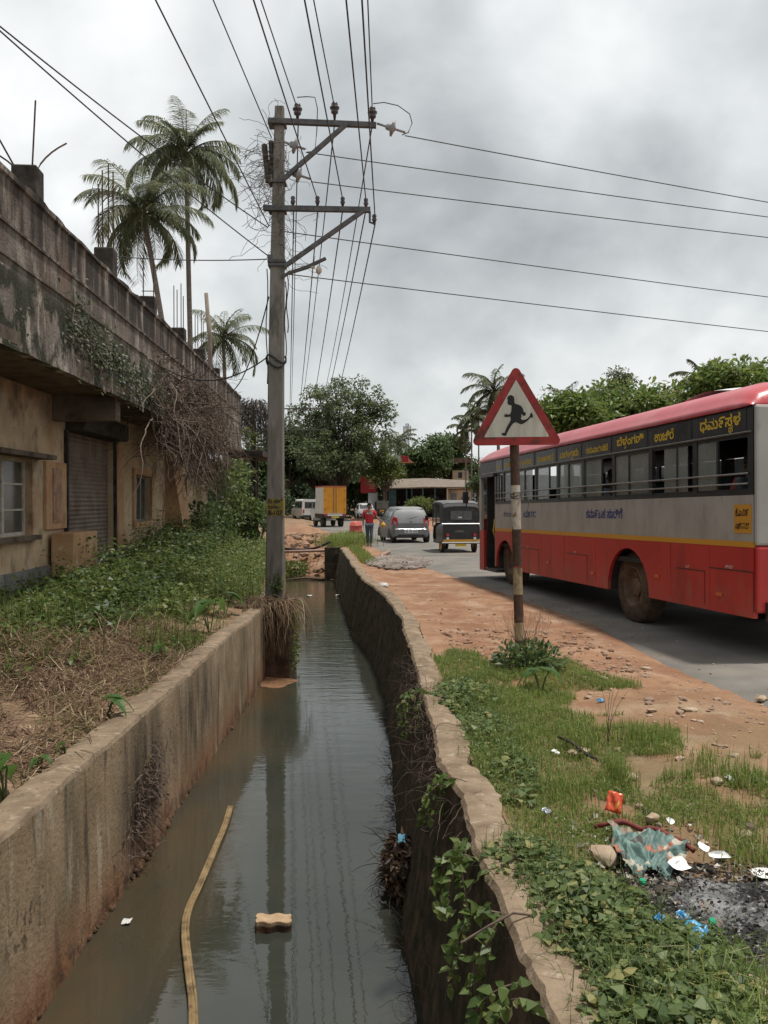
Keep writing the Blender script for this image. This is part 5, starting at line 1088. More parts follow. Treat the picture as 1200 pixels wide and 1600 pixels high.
def seated(wx, wy, label, shirt, hair, lean=0.0):
    M = bus.matrix_world; r = empty('person', M @ Vector((wx, wy, 0.97)), (0, 0, R(9.55)), label=label, cat='person')
    J = dict(pelvis=(0, 0, 0.50), waist=(0, 0.0, 0.64), chest=(lean, 0.02, 0.86), neck=(lean, 0.02, 1.03), jaw=(lean, 0.035, 1.11), skull=(lean, 0.03, 1.195),
             shL=(-0.18 + lean, 0, 0.96), elL=(-0.24, 0.06, 0.70), wrL=(-0.17, 0.28, 0.60), paL=(-0.15, 0.35, 0.59), shR=(0.18 + lean, 0, 0.96), elR=(0.24, 0.06, 0.70), wrR=(0.17, 0.28, 0.60), paR=(0.15, 0.35, 0.59),
             hpL=(-0.09, 0.03, 0.48), knL=(-0.10, 0.42, 0.48), anL=(-0.10, 0.44, 0.08), toL=(-0.10, 0.55, 0.03), hpR=(0.09, 0.03, 0.48), knR=(0.10, 0.42, 0.48), anR=(0.10, 0.44, 0.08), toR=(0.10, 0.55, 0.03))
    person(r, J, shirt=shirt, hair=hair, fingers=False)
seated(0.36, 0.22, 'passenger in an orange garment at an open bus window', mat('orange_cloth', (0.55, 0.13, 0.05), rough=0.85), hair_m)
seated(0.38, 1.5, 'passenger in pale blue seen through the bus window left of the orange one', mat('pale_blue_cloth', (0.42, 0.50, 0.55), rough=0.85), hair_m)
seated(0.40, -2.2, 'passenger in dark red by the rearmost bus window', mat('dark_red_cloth', (0.20, 0.05, 0.045), rough=0.85), hair_m)
# ------------------------------------------------------------------ roadside shops far down the road
sh_roof = mat('weathered_tile_roof', (0.14, 0.11, 0.088), (0.22, 0.18, 0.145), scale=2, rough=0.9, bump=0.02, bscale=9)
teal = mat('dark_teal_shed_paint', (0.025, 0.06, 0.065), (0.05, 0.10, 0.105), scale=3, rough=0.7)
cream_w = mat('stained_cream_wall', (0.33, 0.28, 0.20), (0.46, 0.40, 0.31), scale=1.2, rough=0.9, layers=[dict(c=(0.16, 0.12, 0.09), sc=(2, 2, 1), lo=0.5, hi=0.66, amt=0.7)])
dark_i = mat('dim_shop_interior', (0.02, 0.022, 0.022), (0.05, 0.05, 0.048), scale=2, rough=0.9)
YS = 84.0
def sx(px, Y=YS): return (px - 600) / F * Y
def sz(py, Y=YS): return CAMZ - (py - HZ) / F * Y
sh = empty('roadside_shop', label='long low roadside shop with brown tiled roof, dim open front and cream side wall', cat='shop')
x0, x1, x2 = sx(604), sx(699), sx(738)
m = MB(); P = [[(x0 - 0.4, YS - 1.0, sz(763)), ((x0 + x2) / 2, YS - 1.0, sz(760) - 0.05), (x2 + 0.3, YS - 1.0, sz(761))], [(x0 - 0.4, YS + 5, sz(747)), ((x0 + x2) / 2, YS + 5, sz(745)), (x2 + 0.3, YS + 5, sz(749))]]
m.grid(np.array(P)[:, ::-1]); m.grid(np.array(P) - np.array([0, 0, 0.12])); m.grid(np.array([P[0], [tuple(np.array(p) - np.array([0, 0, 0.12])) for p in P[0]]])); m.build('roof', sh_roof, sh)
m = MB(); m.bbox((x0, YS + 3, -0.1), (x2, YS + 3.3, sz(756))); m.bbox((x0, YS, -0.1), (x0 + 0.2, YS + 3, sz(764))); m.build('back_wall', dark_i, sh)
m = MB(); m.bbox((x1, YS - 0.2, -0.1), (x2, YS + 0.1, sz(765))); cw = m.build('wall', cream_w, sh)
m = MB(); m.bbox((sx(704), YS - 0.26, sz(786)), (sx(713), YS - 0.21, sz(771))); m.build('shutter', mat('grey_blue_shutter', (0.10, 0.12, 0.13), (0.16, 0.18, 0.19), scale=3, rough=0.6), sh)
m = MB(); m.bbox((sx(722), YS - 0.26, sz(782)), (sx(733), YS - 0.21, sz(776))); m.build('window', dark_i, sh)
m = MB(); m.bbox((sx(699), YS - 0.9, sz(764)), (sx(737), YS - 0.25, sz(761.8))); m.build('sunshade', cream_w, sh)
m = MB(); m.bbox((x0 + 0.2, YS - 0.8, -0.1), (sx(619), YS - 0.6, sz(765))); m.build('teal_shed', teal, sh)
for px in (634, 642, 659, 678, 697):
    m = MB(); m.bbox((sx(px), YS - 0.9, -0.1), (sx(px) + 0.12, YS - 0.78, sz(763))); m.build('post', cream_w if px == 697 else teal, sh)
m = MB()
for i in range(60): m.box((sx(rng.uniform(624, 694)), YS + 1.5 + rng.random(), rng.uniform(0.3, 2.2)), (0.35, 0.3, 0.3))
m.build('stacked_goods', mat('mixed_dull_goods', (0.03, 0.03, 0.03), (0.20, 0.13, 0.10), scale=3, rough=0.8, lo=0.45, hi=0.6), sh)
hb = empty('hoarding', label='tall red hoarding under the dark tree behind the white car', cat='billboard')
m = MB(); m.bbox((sx(563), YS + 1, sz(770)), (sx(588), YS + 1.2, sz(744))); hp_ = m.build('red_panel', mat('red_hoarding', (0.34, 0.03, 0.035), rough=0.5), hb)
m = MB()
for z, a, b2 in ((763, 576, 585), (760, 577, 586), (757, 576, 584)): m.bbox((sx(a), YS + 0.985, sz(z)), (sx(b2), YS + 0.998, sz(z) + 0.06))
m.build('pale_marks', mat('faded_pink_marks', (0.5, 0.25, 0.25), rough=0.6), hp_)
m = MB(); m.bbox((sx(575), YS + 1, -0.1), (sx(590), YS + 1.15, sz(769))); m.build('white_panel', mat('pale_grey_sheet', (0.36, 0.38, 0.38), rough=0.6), hb)
m = MB(); m.bbox((sx(599), YS + 0.6, -0.1), (sx(603), YS + 0.8, sz(764))); tag(m.build('orange_pillar', plaster_o), 'narrow orange pillar at the left end of the roadside shop', 'pillar')
bb = empty('billboard', label='red and white billboard raised above the shop roof among the trees', cat='billboard')
YB = 96; m = MB(); m.bbox((sx(627, YB), YB, sz(722, YB)), (sx(638, YB), YB + 0.15, sz(712, YB))); m.build('red_panel', MATS['red_hoarding'], bb)
m = MB(); m.add([(sx(638, YB), YB, sz(712, YB)), (sx(638, YB), YB, sz(722, YB)), (sx(646, YB), YB, sz(722, YB)), (sx(639, YB), YB, sz(717, YB))], [(0, 1, 2, 3)]); m.bbox((sx(626, YB), YB, sz(723.5, YB)), (sx(647, YB), YB + 0.15, sz(722.1, YB))); m.build('orange_edge', mat('orange_sheet', (0.5, 0.22, 0.12), rough=0.6), bb)
m = MB(); m.bbox((sx(616, YB), YB, sz(722, YB)), (sx(626, YB), YB + 0.15, sz(712, YB))); m.build('white_panel', MATS['pale_grey_sheet'], bb)
m = MB(); m.bbox((sx(628, YB), YB + 0.16, 0), (sx(629, YB), YB + 0.26, sz(720, YB))); m.build('post', steel, bb)
hs = empty('house', label='pale house partly hidden by trees behind the shop, above the auto rickshaw', cat='house')
YH = 100; m = MB(); m.bbox((sx(707, YH), YH, 0), (sx(732, YH), YH + 5, sz(735, YH))); m.build('wall', cream_w, hs)
m = MB(); m.bbox((sx(702, YH), YH - 0.6, sz(723, YH)), (sx(738, YH), YH + 5, sz(716, YH))); m.build('balcony', soff, hs)
m = MB(); m.bbox((sx(716, YH), YH - 0.04, sz(747, YH)), (sx(722, YH), YH - 0.005, sz(738, YH))); m.build('window', dark_i, hs)
mt_ = empty('mobile_tower', (sx(636, 220), 220, 0), label='slim grey telecom tower rising beyond the trees', cat='tower')
m = MB(); h = sz(662, 220)
for a, b2 in ((-0.6, -0.6), (0.6, -0.6), (0, 0.6)): m.tube([(a * 1.6, b2 * 1.6, 0), (a * 0.5, b2 * 0.5, h)], 0.10, 4)
for z in np.arange(h * 0.5, h, 1.2): m.tube([(-0.7, -0.6, z), (0.7, -0.6, z + 0.6), (0, 0.6, z + 1.2)], 0.06, 3)
m.build('mast', steel, mt_)
for a in (-0.8, 0, 0.8): m = MB(); m.box((a, -0.6, h - 2), (0.4, 0.3, 2.6)); m.build('antenna', mat('pale_antenna', (0.35, 0.36, 0.37), rough=0.6) if 'pale_antenna' not in MATS else MATS['pale_antenna'], mt_)

# ------------------------------------------------------------------ trees
bark = mat('grey_brown_bark', (0.05, 0.04, 0.032), (0.12, 0.10, 0.08), scale=6, rough=0.95, bump=0.02, stretch=(2, 2, 0.6))
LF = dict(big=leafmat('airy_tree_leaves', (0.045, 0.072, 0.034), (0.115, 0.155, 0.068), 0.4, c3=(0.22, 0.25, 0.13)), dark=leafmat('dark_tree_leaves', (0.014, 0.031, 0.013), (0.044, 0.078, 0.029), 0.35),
          mid=leafmat('mid_green_leaves', (0.034, 0.063, 0.024), (0.090, 0.138, 0.048), 0.4), bright=leafmat('yellow_green_leaves', (0.06, 0.095, 0.022), (0.14, 0.18, 0.05), 0.4),
          broad=leafmat('broad_glossy_leaves', (0.055, 0.100, 0.022), (0.150, 0.215, 0.056), 0.42, rough=0.4, c3=(0.16, 0.17, 0.06)))
def tree(name, label, base, blobs, nclump, nleaf, leaf, lm, trunk_r=0.22, clump_r=0.8, group=None, droop=0.3, sparse_top=0.0, flat=0.7, cat='tree'):
    """blobs: (x,y,z,rx,ry,rz) relative to the base; leaf clumps through each volume, limbs to the clumps"""
    root = empty(name, base, label=label, cat=cat, group=group)
    vol = np.array([b[3] * b[4] * b[5] for b in blobs]); pk = rng.choice(len(blobs), nclump, p=vol / vol.sum()); bb_ = np.array(blobs, float)[pk]
    d = rvec(nclump); r = rng.random(nclump) ** 0.42
    cc = bb_[:, :3] + d * r[:, None] * bb_[:, 3:]
    n = nclump * nleaf; ci = np.repeat(np.arange(nclump), nleaf)
    cr = clump_r * (0.55 + 0.8 * rng.random(nclump))
    P = cc[ci] + rvec(n) * (rng.random(n) ** 0.45)[:, None] * cr[ci][:, None] * np.array([1, 1, flat])
    D = (P - cc[ci]); D /= np.linalg.norm(D, axis=1, keepdims=True) + 1e-6; D = D + rvec(n) * 0.8; D[:, 2] -= droop
    Nn = rvec(n) * 0.7 + np.array([0, 0, 1.0])
    L = leaf * (0.6 + 0.7 * rng.random(n))
    m = MB(); m.quads(leaf_quads(P, D, Nn, L, L * 0.55)); m.build('crown', lm, root)
    t = MB(); c0 = np.array([b[:3] for b in blobs]).mean(0); zlow = min(b[2] - b[5] for b in blobs); fork = Vector((c0[0] * 0.25, c0[1] * 0.25, max(0.6, zlow * 0.75)))
    t.tube([(0, 0, -0.3), (fork.x * 0.4 + 0.05, fork.y * 0.4, fork.z * 0.5), fork], [trunk_r * 1.25, trunk_r, trunk_r * 0.85], 8)
    k = max(1, nclump // 45)
    for i in range(0, nclump, k):
        e2 = Vector(cc[i]); mid = fork.lerp(e2, 0.5) + Vector((0, 0, 0.10 * (e2 - fork).length)) + Vector(rvec(1)[0]) * 0.25
        t.tube([fork, fork.lerp(mid, 0.5), mid, mid.lerp(e2, 0.55) + Vector(rvec(1)[0]) * 0.12, e2], [trunk_r * 0.42, trunk_r * 0.32, trunk_r * 0.22, trunk_r * 0.13, trunk_r * 0.04], 5, cap=False)
    t.build('trunk', bark, root, smooth=True); return root
def pxb(px, py, Y, rx, rz, base, ry=None):   # a crown volume named by where it shows and its pixel radii
    p = at(px, py, Y); s = Y / F; return (p.x - base[0], p.y - base[1], p.z, rx * s, (ry or rx * s), rz * s)
YA = 80; bA = (at(530, 780, YA).x, YA, 0)
tree('rain_tree', 'tall airy spreading tree with grey green crown above the orange truck', bA,
     [pxb(530, 640, YA, 62, 42, bA), pxb(575, 650, YA, 42, 48, bA), pxb(490, 660, YA, 46, 44, bA), pxb(545, 690, YA, 80, 34, bA), pxb(500, 605, YA, 24, 16, bA), pxb(560, 600, YA, 22, 16, bA), pxb(530, 590, YA, 26, 12, bA), pxb(600, 640, YA, 20, 18, bA), pxb(482, 712, YA - 3, 48, 34, bA), pxb(565, 722, YA - 3, 46, 34, bA), pxb(525, 730, YA - 3, 40, 26, bA)], 400, 52, 0.30, LF['big'], 0.38, 0.62)
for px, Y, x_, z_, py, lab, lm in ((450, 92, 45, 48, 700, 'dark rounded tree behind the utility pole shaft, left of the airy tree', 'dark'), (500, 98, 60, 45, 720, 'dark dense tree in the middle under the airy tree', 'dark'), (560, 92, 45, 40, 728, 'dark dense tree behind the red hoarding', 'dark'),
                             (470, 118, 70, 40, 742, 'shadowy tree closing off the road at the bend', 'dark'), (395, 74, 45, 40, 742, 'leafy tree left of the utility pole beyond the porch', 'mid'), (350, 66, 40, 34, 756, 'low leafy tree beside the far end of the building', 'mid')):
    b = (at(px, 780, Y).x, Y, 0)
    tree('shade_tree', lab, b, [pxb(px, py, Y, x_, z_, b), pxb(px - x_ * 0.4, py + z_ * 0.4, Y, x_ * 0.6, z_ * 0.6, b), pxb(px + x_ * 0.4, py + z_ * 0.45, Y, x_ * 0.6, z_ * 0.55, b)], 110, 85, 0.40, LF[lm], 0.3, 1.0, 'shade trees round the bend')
b = (at(603, 780, 79).x, 79, 0)
tree('young_tree', 'small yellow green tree beside the red hoarding in front of the shop', b, [pxb(603, 728, 79, 22, 26, b), pxb(590, 742, 79, 18, 14, b), pxb(618, 738, 79, 16, 16, b)], 60, 70, 0.24, LF['bright'], 0.10, 0.55)
for px, py, Y, x_, z_, lab in ((668, 712, 98, 38, 28, 'dense green tree rising behind the shop roof'), (700, 705, 102, 34, 26, 'green tree right of the dense one behind the shop, left of the sign'), (640, 735, 105, 30, 20, 'lower tree behind the shop roof under the billboard'), (728, 742, 110, 26, 24, 'tree behind the pale house near the bus front')):
    b = (at(px, 780, Y).x, Y, 0)
    tree('mango_tree', lab, b, [pxb(px, py, Y, x_, z_, b), pxb(px - 12, py + 18, Y, x_ * 0.8, z_ * 0.7, b), pxb(px + 10, py - 8, Y, x_ * 0.5, z_ * 0.6, b)], 90, 80, 0.42, LF['mid'], 0.28, 1.0, 'trees behind the shop')
for px, py, Y, x_, z_, nc, lab in ((890, 655, 40, 62, 38, 95, 'broad leaved tree just right of the warning sign, above the bus roof'), (975, 645, 42, 68, 46, 120, 'tallest broad leaved tree above the middle of the bus roof'), (1045, 640, 44, 50, 34, 70, 'thin topped broad leaved tree left of the roof hatch'),
                             (1140, 610, 40, 60, 44, 110, 'broad leaved tree above the bus rear at the right edge'), (1200, 615, 41, 60, 55, 100, 'rightmost broad leaved tree, cut by the photo edge')):
    b = (at(px, 780, Y).x, Y, 0)
    tree('almond_tree', lab, b, [pxb(px, py, Y, x_, z_, b), pxb(px - x_ * 0.5, py + z_ * 0.3, Y, x_ * 0.6, z_ * 0.6, b), pxb(px + x_ * 0.45, py + z_ * 0.2, Y, x_ * 0.6, z_ * 0.7, b)], nc, 75, 0.30, LF['broad'], 0.22, 0.75, 'broad leaved trees behind the bus', flat=0.55)
b = (at(968, 780, 58).x, 58, 0)
tree('slender_tree', 'darker thin crowned tree poking above the broad leaved trees over the bus', b, [pxb(968, 600, 58, 22, 20, b), pxb(955, 615, 58, 14, 14, b)], 30, 60, 0.22, LF['big'], 0.12, 0.5)
for px, Y, lab in ((747, 66, 'round green shrub beside the bus front door'), (655, 72, 'tall grassy shrub in front of the dim shop')):
    b = (at(px, 780, Y).x, Y, 0); py = 755 if px > 700 else 788
    tree('shrub', lab, b, [pxb(px, py, Y, 14 if px > 700 else 20, 9 if px > 700 else 10, b)], 40, 60, 0.20, LF['mid'] if px > 700 else LF['bright'], 0.06, 0.4, cat='shrub')

# coconut palms
ptrunk = mat('ringed_palm_trunk', (0.12, 0.10, 0.085), (0.22, 0.19, 0.165), scale=3, rough=0.95, stretch=(1, 1, 6), bump=0.02)
pl_l = leafmat('coconut_leaflets', (0.060, 0.082, 0.048), (0.145, 0.172, 0.098), 0.48, c3=(0.27, 0.25, 0.14)); rach = mat('palm_rachis', (0.10, 0.11, 0.05), (0.16, 0.16, 0.08), scale=5, rough=0.7)
def palm(label, base, crown, nfr, L, lean=(0, 0), tr=0.16, group='coconut palms', nl=70, up=0.35, name='coconut_palm', wid=0.05, ll=0.25, seed=1):
    root = empty(name, base, label=label, cat='palm', group=group); base = Vector(base); top = Vector(crown) - base; rs = np.random.default_rng(seed)
    m = MB(); n = 14; pts = [Vector((top.x * t + lean[0] * math.sin(math.pi * t), top.y * t + lean[1] * math.sin(math.pi * t), top.z * t)) for t in np.linspace(0, 1, n)]
    m.tube(pts, [tr * (1.35 - 0.55 * t ** 0.4) for t in np.linspace(0, 1, n)], 8); m.build('trunk', ptrunk, root, smooth=True)
    lv = MB(); rc = MB()
    for i in range(nfr):
        az = i * 2.39996 + rs.normal() * 0.25; el = R(86) - (i / nfr) ** 0.9 * R(122) + rs.normal() * 0.10
        Lf = L * (0.85 + 0.3 * rs.random()) * (0.8 if i < 3 else 1); dr = 0.9 + 0.9 * (i / nfr) + rs.random() * 0.4
        h = Vector((math.cos(az), math.sin(az), 0)); k = 16; p = top.copy(); R_ = [p.copy()]
        for j in range(k):
            a = el - dr * (j / k) ** 1.5 * 1.05; p = p + (h * math.cos(a) + Vector((0, 0, math.sin(a)))) * Lf / k; R_.append(p.copy())
        rc.tube(R_, [0.035 * (1 - j / (k + 1)) + 0.004 for j in range(k + 1)], 4, cap=False)
        A = np.array([q[:] for q in R_]); side = np.array(h.cross(Vector((0, 0, 1)))[:])
        u = np.linspace(0.10, 0.995, nl); idx_ = u * k; i0 = np.minimum(idx_.astype(int), k - 1); fr = (idx_ - i0)[:, None]
        B_ = A[i0] * (1 - fr) + A[i0 + 1] * fr; T = A[i0 + 1] - A[i0]; T /= np.linalg.norm(T, axis=1, keepdims=True)
        for s in (-1, 1):
            hang = 0.2 + 0.75 * rs.random() + 0.15 * rs.normal(size=(nl, 1))
            D = side * s * 1.0 + T * 0.75 + np.array([0, 0, -1.0]) * hang + rs.normal(size=(nl, 3)) * 0.10
            LL = Lf * ll * (np.sin(np.pi * (0.12 + 0.80 * u)) ** 0.6) * (0.8 + 0.4 * rs.random(nl))
            D = D / np.linalg.norm(D, axis=1, keepdims=True); W = np.full(nl, wid)
            mid = B_ + D * (LL * 0.55)[:, None]; tip = mid + (D + np.array([0, 0, -0.55])) * (LL * 0.45)[:, None]
            S_ = np.cross(D, np.array([0, 0, 1.0])); S_ /= np.linalg.norm(S_, axis=1, keepdims=True) + 1e-6
            lv.quads(np.stack([B_ - S_ * wid * 0.3, B_ + S_ * wid * 0.3, mid + S_ * wid * 0.5, mid - S_ * wid * 0.5], 1).reshape(-1, 3)); lv.quads(np.stack([mid - S_ * wid * 0.5, mid + S_ * wid * 0.5, tip], 1).reshape(-1, 3), 3)
    lv.build('fronds', pl_l, root); rc.build('frond_stems', rach, root)
    return root
YP = 52
def pbase(px, py, Y, z=0): p = at(px, py, Y); return (p.x, Y, z)
palm('tallest coconut palm with straight pale trunk behind the mossy parapet', pbase(306, 780, YP), at(291, 240, YP), 30, 4.0, (-0.05, 0), 0.17, nl=90, seed=3, wid=0.046)
palm('leaning coconut palm with thick drooping crown left of the tallest palm', pbase(292, 780, YP - 4), at(224, 335, YP - 4), 31, 3.9, (0.25, 0), 0.17, nl=90, seed=8, wid=0.046)
palm('short far coconut palm between the wooden pole and the utility pole', pbase(352, 780, 62), at(349, 528, 62), 26, 3.2, (0.1, 0), 0.16, nl=60, seed=5, wid=0.046)
palm('coconut palm rising above the left corner of the warning sign', pbase(775, 780, 72), at(772, 612, 72), 22, 3.0, (0.3, 0), 0.15, nl=55, seed=11, wid=0.08)
palm('distant coconut palm between the airy tree and the billboard', pbase(622, 780, 110), at(622, 692, 110), 20, 3.0, (0, 0), 0.15, nl=40, seed=13, wid=0.10)
palm('small coconut palm over the bus roof beside the warning sign', pbase(884, 780, 62), at(884, 634, 62), 20, 2.6, (0, 0), 0.14, nl=50, seed=17, wid=0.08)
for px, py, Y, lab, sd in ((737, 655, 70, 'slim areca palm left of the warning sign', 21), (728, 672, 74, 'shorter areca palm by the tower side of the sign', 23), (1098, 596, 46, 'areca palm between the broad leaved trees over the bus', 25), (748, 640, 76, 'areca palm half behind the warning sign edge', 27)):
    palm(lab, pbase(px, 780, Y), at(px, py, Y), 13, 1.9, (0, 0), 0.07, 'areca palms', 34, name='areca_palm', wid=0.12, ll=0.26, seed=sd)

# dark leaf masses added under the trees, standing in for shade and closing the view
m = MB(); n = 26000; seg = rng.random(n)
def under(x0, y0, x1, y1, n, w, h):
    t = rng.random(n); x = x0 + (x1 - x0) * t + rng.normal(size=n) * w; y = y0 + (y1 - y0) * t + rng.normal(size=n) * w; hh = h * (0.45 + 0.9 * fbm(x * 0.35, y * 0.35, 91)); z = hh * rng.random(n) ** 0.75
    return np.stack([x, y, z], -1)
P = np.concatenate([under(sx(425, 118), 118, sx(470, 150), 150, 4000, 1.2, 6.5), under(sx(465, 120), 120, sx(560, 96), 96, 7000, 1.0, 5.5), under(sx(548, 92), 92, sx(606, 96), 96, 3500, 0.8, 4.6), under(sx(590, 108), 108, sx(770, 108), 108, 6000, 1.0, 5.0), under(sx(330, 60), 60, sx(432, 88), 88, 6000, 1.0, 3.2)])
n = len(P); m.quads(leaf_quads(P, rvec(n) + np.array([0, -0.3, 0.1]), rvec(n) * 0.6 + np.array([0, -0.3, 1.0]), 0.42 * (0.6 + 0.7 * rng.random(n)), 0.22)); tag(m.build('shade_undergrowth', LF['dark']), kind='stuff')
import bmesh
# ------------------------------------------------------------------ ground plants, litter and stones
def ico(sub):
    b = bmesh.new(); bmesh.ops.create_icosphere(b, subdivisions=sub, radius=1.0); V = np.array([v.co[:] for v in b.verts]); Fc = [tuple(v.index for v in f.verts) for f in b.faces]; b.free(); return V, Fc
IC1, IC2 = ico(1), ico(2)
def rock(mb, c, s, seed, ic=IC1, rough=0.35, mi=0):
    V, Fc = ic; r = np.random.default_rng(seed); k = r.normal(size=(3, 3)); ph = r.random(3) * 6
    d = 1 + rough * (np.sin(V @ k * 1.6 + ph)).mean(1) + rough * 0.5 * (r.random(len(V)) - 0.5)
    a = r.random() * 6; M = np.array([[math.cos(a), -math.sin(a), 0], [math.sin(a), math.cos(a), 0], [0, 0, 1]])
    mb.add((V * d[:, None] * np.asarray(s)) @ M.T + np.asarray(c), Fc, mi)
def zl(x, y): return float(gz_left(np.array(x), np.array(y)))
def zr(x, y): return float(gz_right(np.array(x), np.array(y)))
grass_m = leafmat('fresh_grass_blades', (0.090, 0.145, 0.028), (0.20, 0.27, 0.066), 0.42, c3=(0.36, 0.31, 0.16))
weed_m = leafmat('weed_leaves', (0.062, 0.104, 0.026), (0.160, 0.215, 0.060), 0.42, rough=0.45, c3=(0.24, 0.22, 0.09))
weed_d = leafmat('deep_green_weed_leaves', (0.034, 0.064, 0.021), (0.095, 0.140, 0.042), 0.38, rough=0.45)
creep_m = leafmat('creeper_leaves', (0.060, 0.098, 0.030), (0.150, 0.200, 0.066), 0.38, rough=0.5, c3=(0.30, 0.28, 0.11))
straw_m = leafmat('dry_straw', (0.085, 0.050, 0.030), (0.22, 0.145, 0.085), 0.15, rough=0.9, c3=(0.42, 0.34, 0.22))
root_m = mat('dry_brown_roots', (0.06, 0.042, 0.034), (0.145, 0.105, 0.08), scale=14, rough=0.95)
taro_m = leafmat('taro_leaf_green', (0.035, 0.085, 0.018), (0.075, 0.150, 0.035), 0.4, rough=0.4)
stem_m = mat('green_stem', (0.06, 0.085, 0.03), (0.12, 0.14, 0.06), scale=8, rough=0.7)

def blades(mb, x, y, z, L, W, lean=0.6):
    n = len(x); P = np.stack([x, y, z], -1); a = rng.random(n) * 2 * np.pi; h = np.stack([np.cos(a), np.sin(a), np.zeros(n)], -1); s = np.stack([-np.sin(a), np.cos(a), np.zeros(n)], -1)
    ln = (rng.random(n) ** 1.3 * lean)[:, None]; L = L[:, None]
    m = P + (h * ln * 0.35 + np.array([0, 0, 1.0]) * 0.62) * L; t = P + (h * ln * 1.1 + np.array([0, 0, 1.0]) * (1 - 0.45 * ln)) * L; W = np.asarray(W)[:, None] / 2
    mb.quads(np.stack([P - s * W, P + s * W, m + s * W * 0.8, m - s * W * 0.8], 1).reshape(-1, 3)); mb.quads(np.stack([m - s * W * 0.8, m + s * W * 0.8, t], 1).reshape(-1, 3), 3)
def weeds(mb, cx, cy, cz, h, r, nl, leaf, up=0.6):   # arrays of plants, each a loose dome of leaves
    n = len(cx); i = np.repeat(np.arange(n), nl); N_ = n * nl
    a = rng.random(N_) * 2 * np.pi; q = rng.random(N_) ** 0.6; v = rng.random(N_) ** 0.7
    P = np.stack([cx[i] + np.cos(a) * q * r[i] * (1 - 0.35 * v), cy[i] + np.sin(a) * q * r[i] * (1 - 0.35 * v), cz[i] + h[i] * v], -1)
    D = np.stack([np.cos(a), np.sin(a), (rng.random(N_) - 0.45) * 0.9], -1) + rvec(N_) * 0.45; Nn = rvec(N_) * 0.45 + np.array([0, 0, up])
    L = leaf * (0.55 + 0.8 * rng.random(N_)); mb.quads(leaf6(P, D, Nn, L, L * (0.45 + 0.3 * rng.random(N_))), 6)

# --- left bank: weeds, straw
m = MB(); n = 1500; y = 7.2 + 23 * rng.random(n) ** 0.9; d = rng.random(n) * 2.6; x = lw_in(y) - 0.30 - d
dens = fbm(x * 0.9, y * 0.6, 41); keep = (dens + 0.12 * d + 0.035 * (y - 9) > 0.56) & ((y > 8.6) | (d > 1.2)); x, y, d = x[keep], y[keep], d[keep]
h = (0.08 + 0.30 * rng.random(len(x)) ** 2 + 0.10 * d) * (0.35 + 1.5 * fbm(x * 1.7, y * 1.3, 48)) * np.clip((y - 5) / 8.5, 0.35, 1.45)
q = len(x) // 2; weeds(m, x[:q], y[:q], gz_left(x[:q], y[:q]) - 0.03, h[:q], 0.22 + 0.14 * rng.random(q), 22, 0.095); weeds(m, x[q:], y[q:], gz_left(x[q:], y[q:]) - 0.03, h[q:] * 1.25, 0.20 + 0.14 * rng.random(len(x) - q), 46, 0.048)
blades(m, np.repeat(x, 6) + rng.normal(size=6 * len(x)) * 0.12, np.repeat(y, 6) + rng.normal(size=6 * len(x)) * 0.12, np.repeat(gz_left(x, y), 6), 0.15 + 0.45 * rng.random(6 * len(x)), np.full(6 * len(x), 0.010), 0.9)
tag(m.build('weeds', weed_m), kind='stuff')
m = MB(); n = 560; y = 10.0 + 20 * rng.random(n); x = lw_in(y) - 1.5 - 1.3 * rng.random(n); weeds(m, x, y, gz_left(x, y), (0.25 + 0.75 * rng.random(n) ** 1.5) * np.clip((y - 8) / 10, 0.2, 1.1), 0.3 + 0.15 * rng.random(n), 34, 0.10)
tag(m.build('tall_weeds', weed_d), kind='stuff')
m = MB(); n = 26000; y = 3.2 + 11 * rng.random(n) ** 0.8; d = rng.random(n) * 2.5; x = lw_in(y) - 0.22 - d
msk = (fbm(x * 1.1 + 3, y * 0.9, 44) > 0.43 - 0.13 * np.exp(-((y - 8.5) / 2.4) ** 2)) & ((y > 5.5) | (d > 0.7)); x, y = x[msk], y[msk]; n = len(x); z = gz_left(x, y)
hgt = np.clip(0.16 * np.exp(-((y - 8.6) / 1.8) ** 2) * np.clip((lw_in(y) - 0.6 - x), 0, 1), 0, 1)
a = rng.random(n) * 6.28; D = np.stack([np.cos(a), np.sin(a), rng.normal(size=n) * 0.28], -1); P = np.stack([x, y, z + 0.012 + rng.random(n) * (0.03 + hgt)], -1)
S_ = np.cross(D, [0, 0, 1.0]); L = (0.10 + 0.25 * rng.random(n))[:, None]; w = 0.0042
md = P + D * L * 0.5 + np.array([0, 0, 1.0]) * (0.03 * rng.random((n, 1))); e2 = P + D * L + rng.normal(size=(n, 3)) * 0.03 - np.array([0, 0, 0.01])
m.quads(np.stack([P - S_ * w, P + S_ * w, md + S_ * w, md - S_ * w], 1).reshape(-1, 3)); m.quads(np.stack([md - S_ * w, md + S_ * w, e2 + S_ * w * 0.5, e2 - S_ * w * 0.5], 1).reshape(-1, 3))
tag(m.build('dry_straw', straw_m), kind='stuff')
m = MB(); n = 1500; y = 4 + 9 * rng.random(n); d = rng.random(n) ** 1.4 * 2.0; x = lw_in(y) - 0.28 - d; k = fbm(x * 2, y * 2, 47) > 0.50; x, y = x[k], y[k]; n = len(x)
blades(m, x, y, gz_left(x, y) - 0.01, 0.06 + 0.14 * rng.random(n), np.full(n, 0.007), 0.9); weeds(m, x[::6], y[::6], gz_left(x[::6], y[::6]) - 0.02, np.full(len(x[::6]), 0.06), np.full(len(x[::6]), 0.09), 9, 0.035)
tag(m.build('sparse_grass', grass_m), kind='stuff')
m = MB()
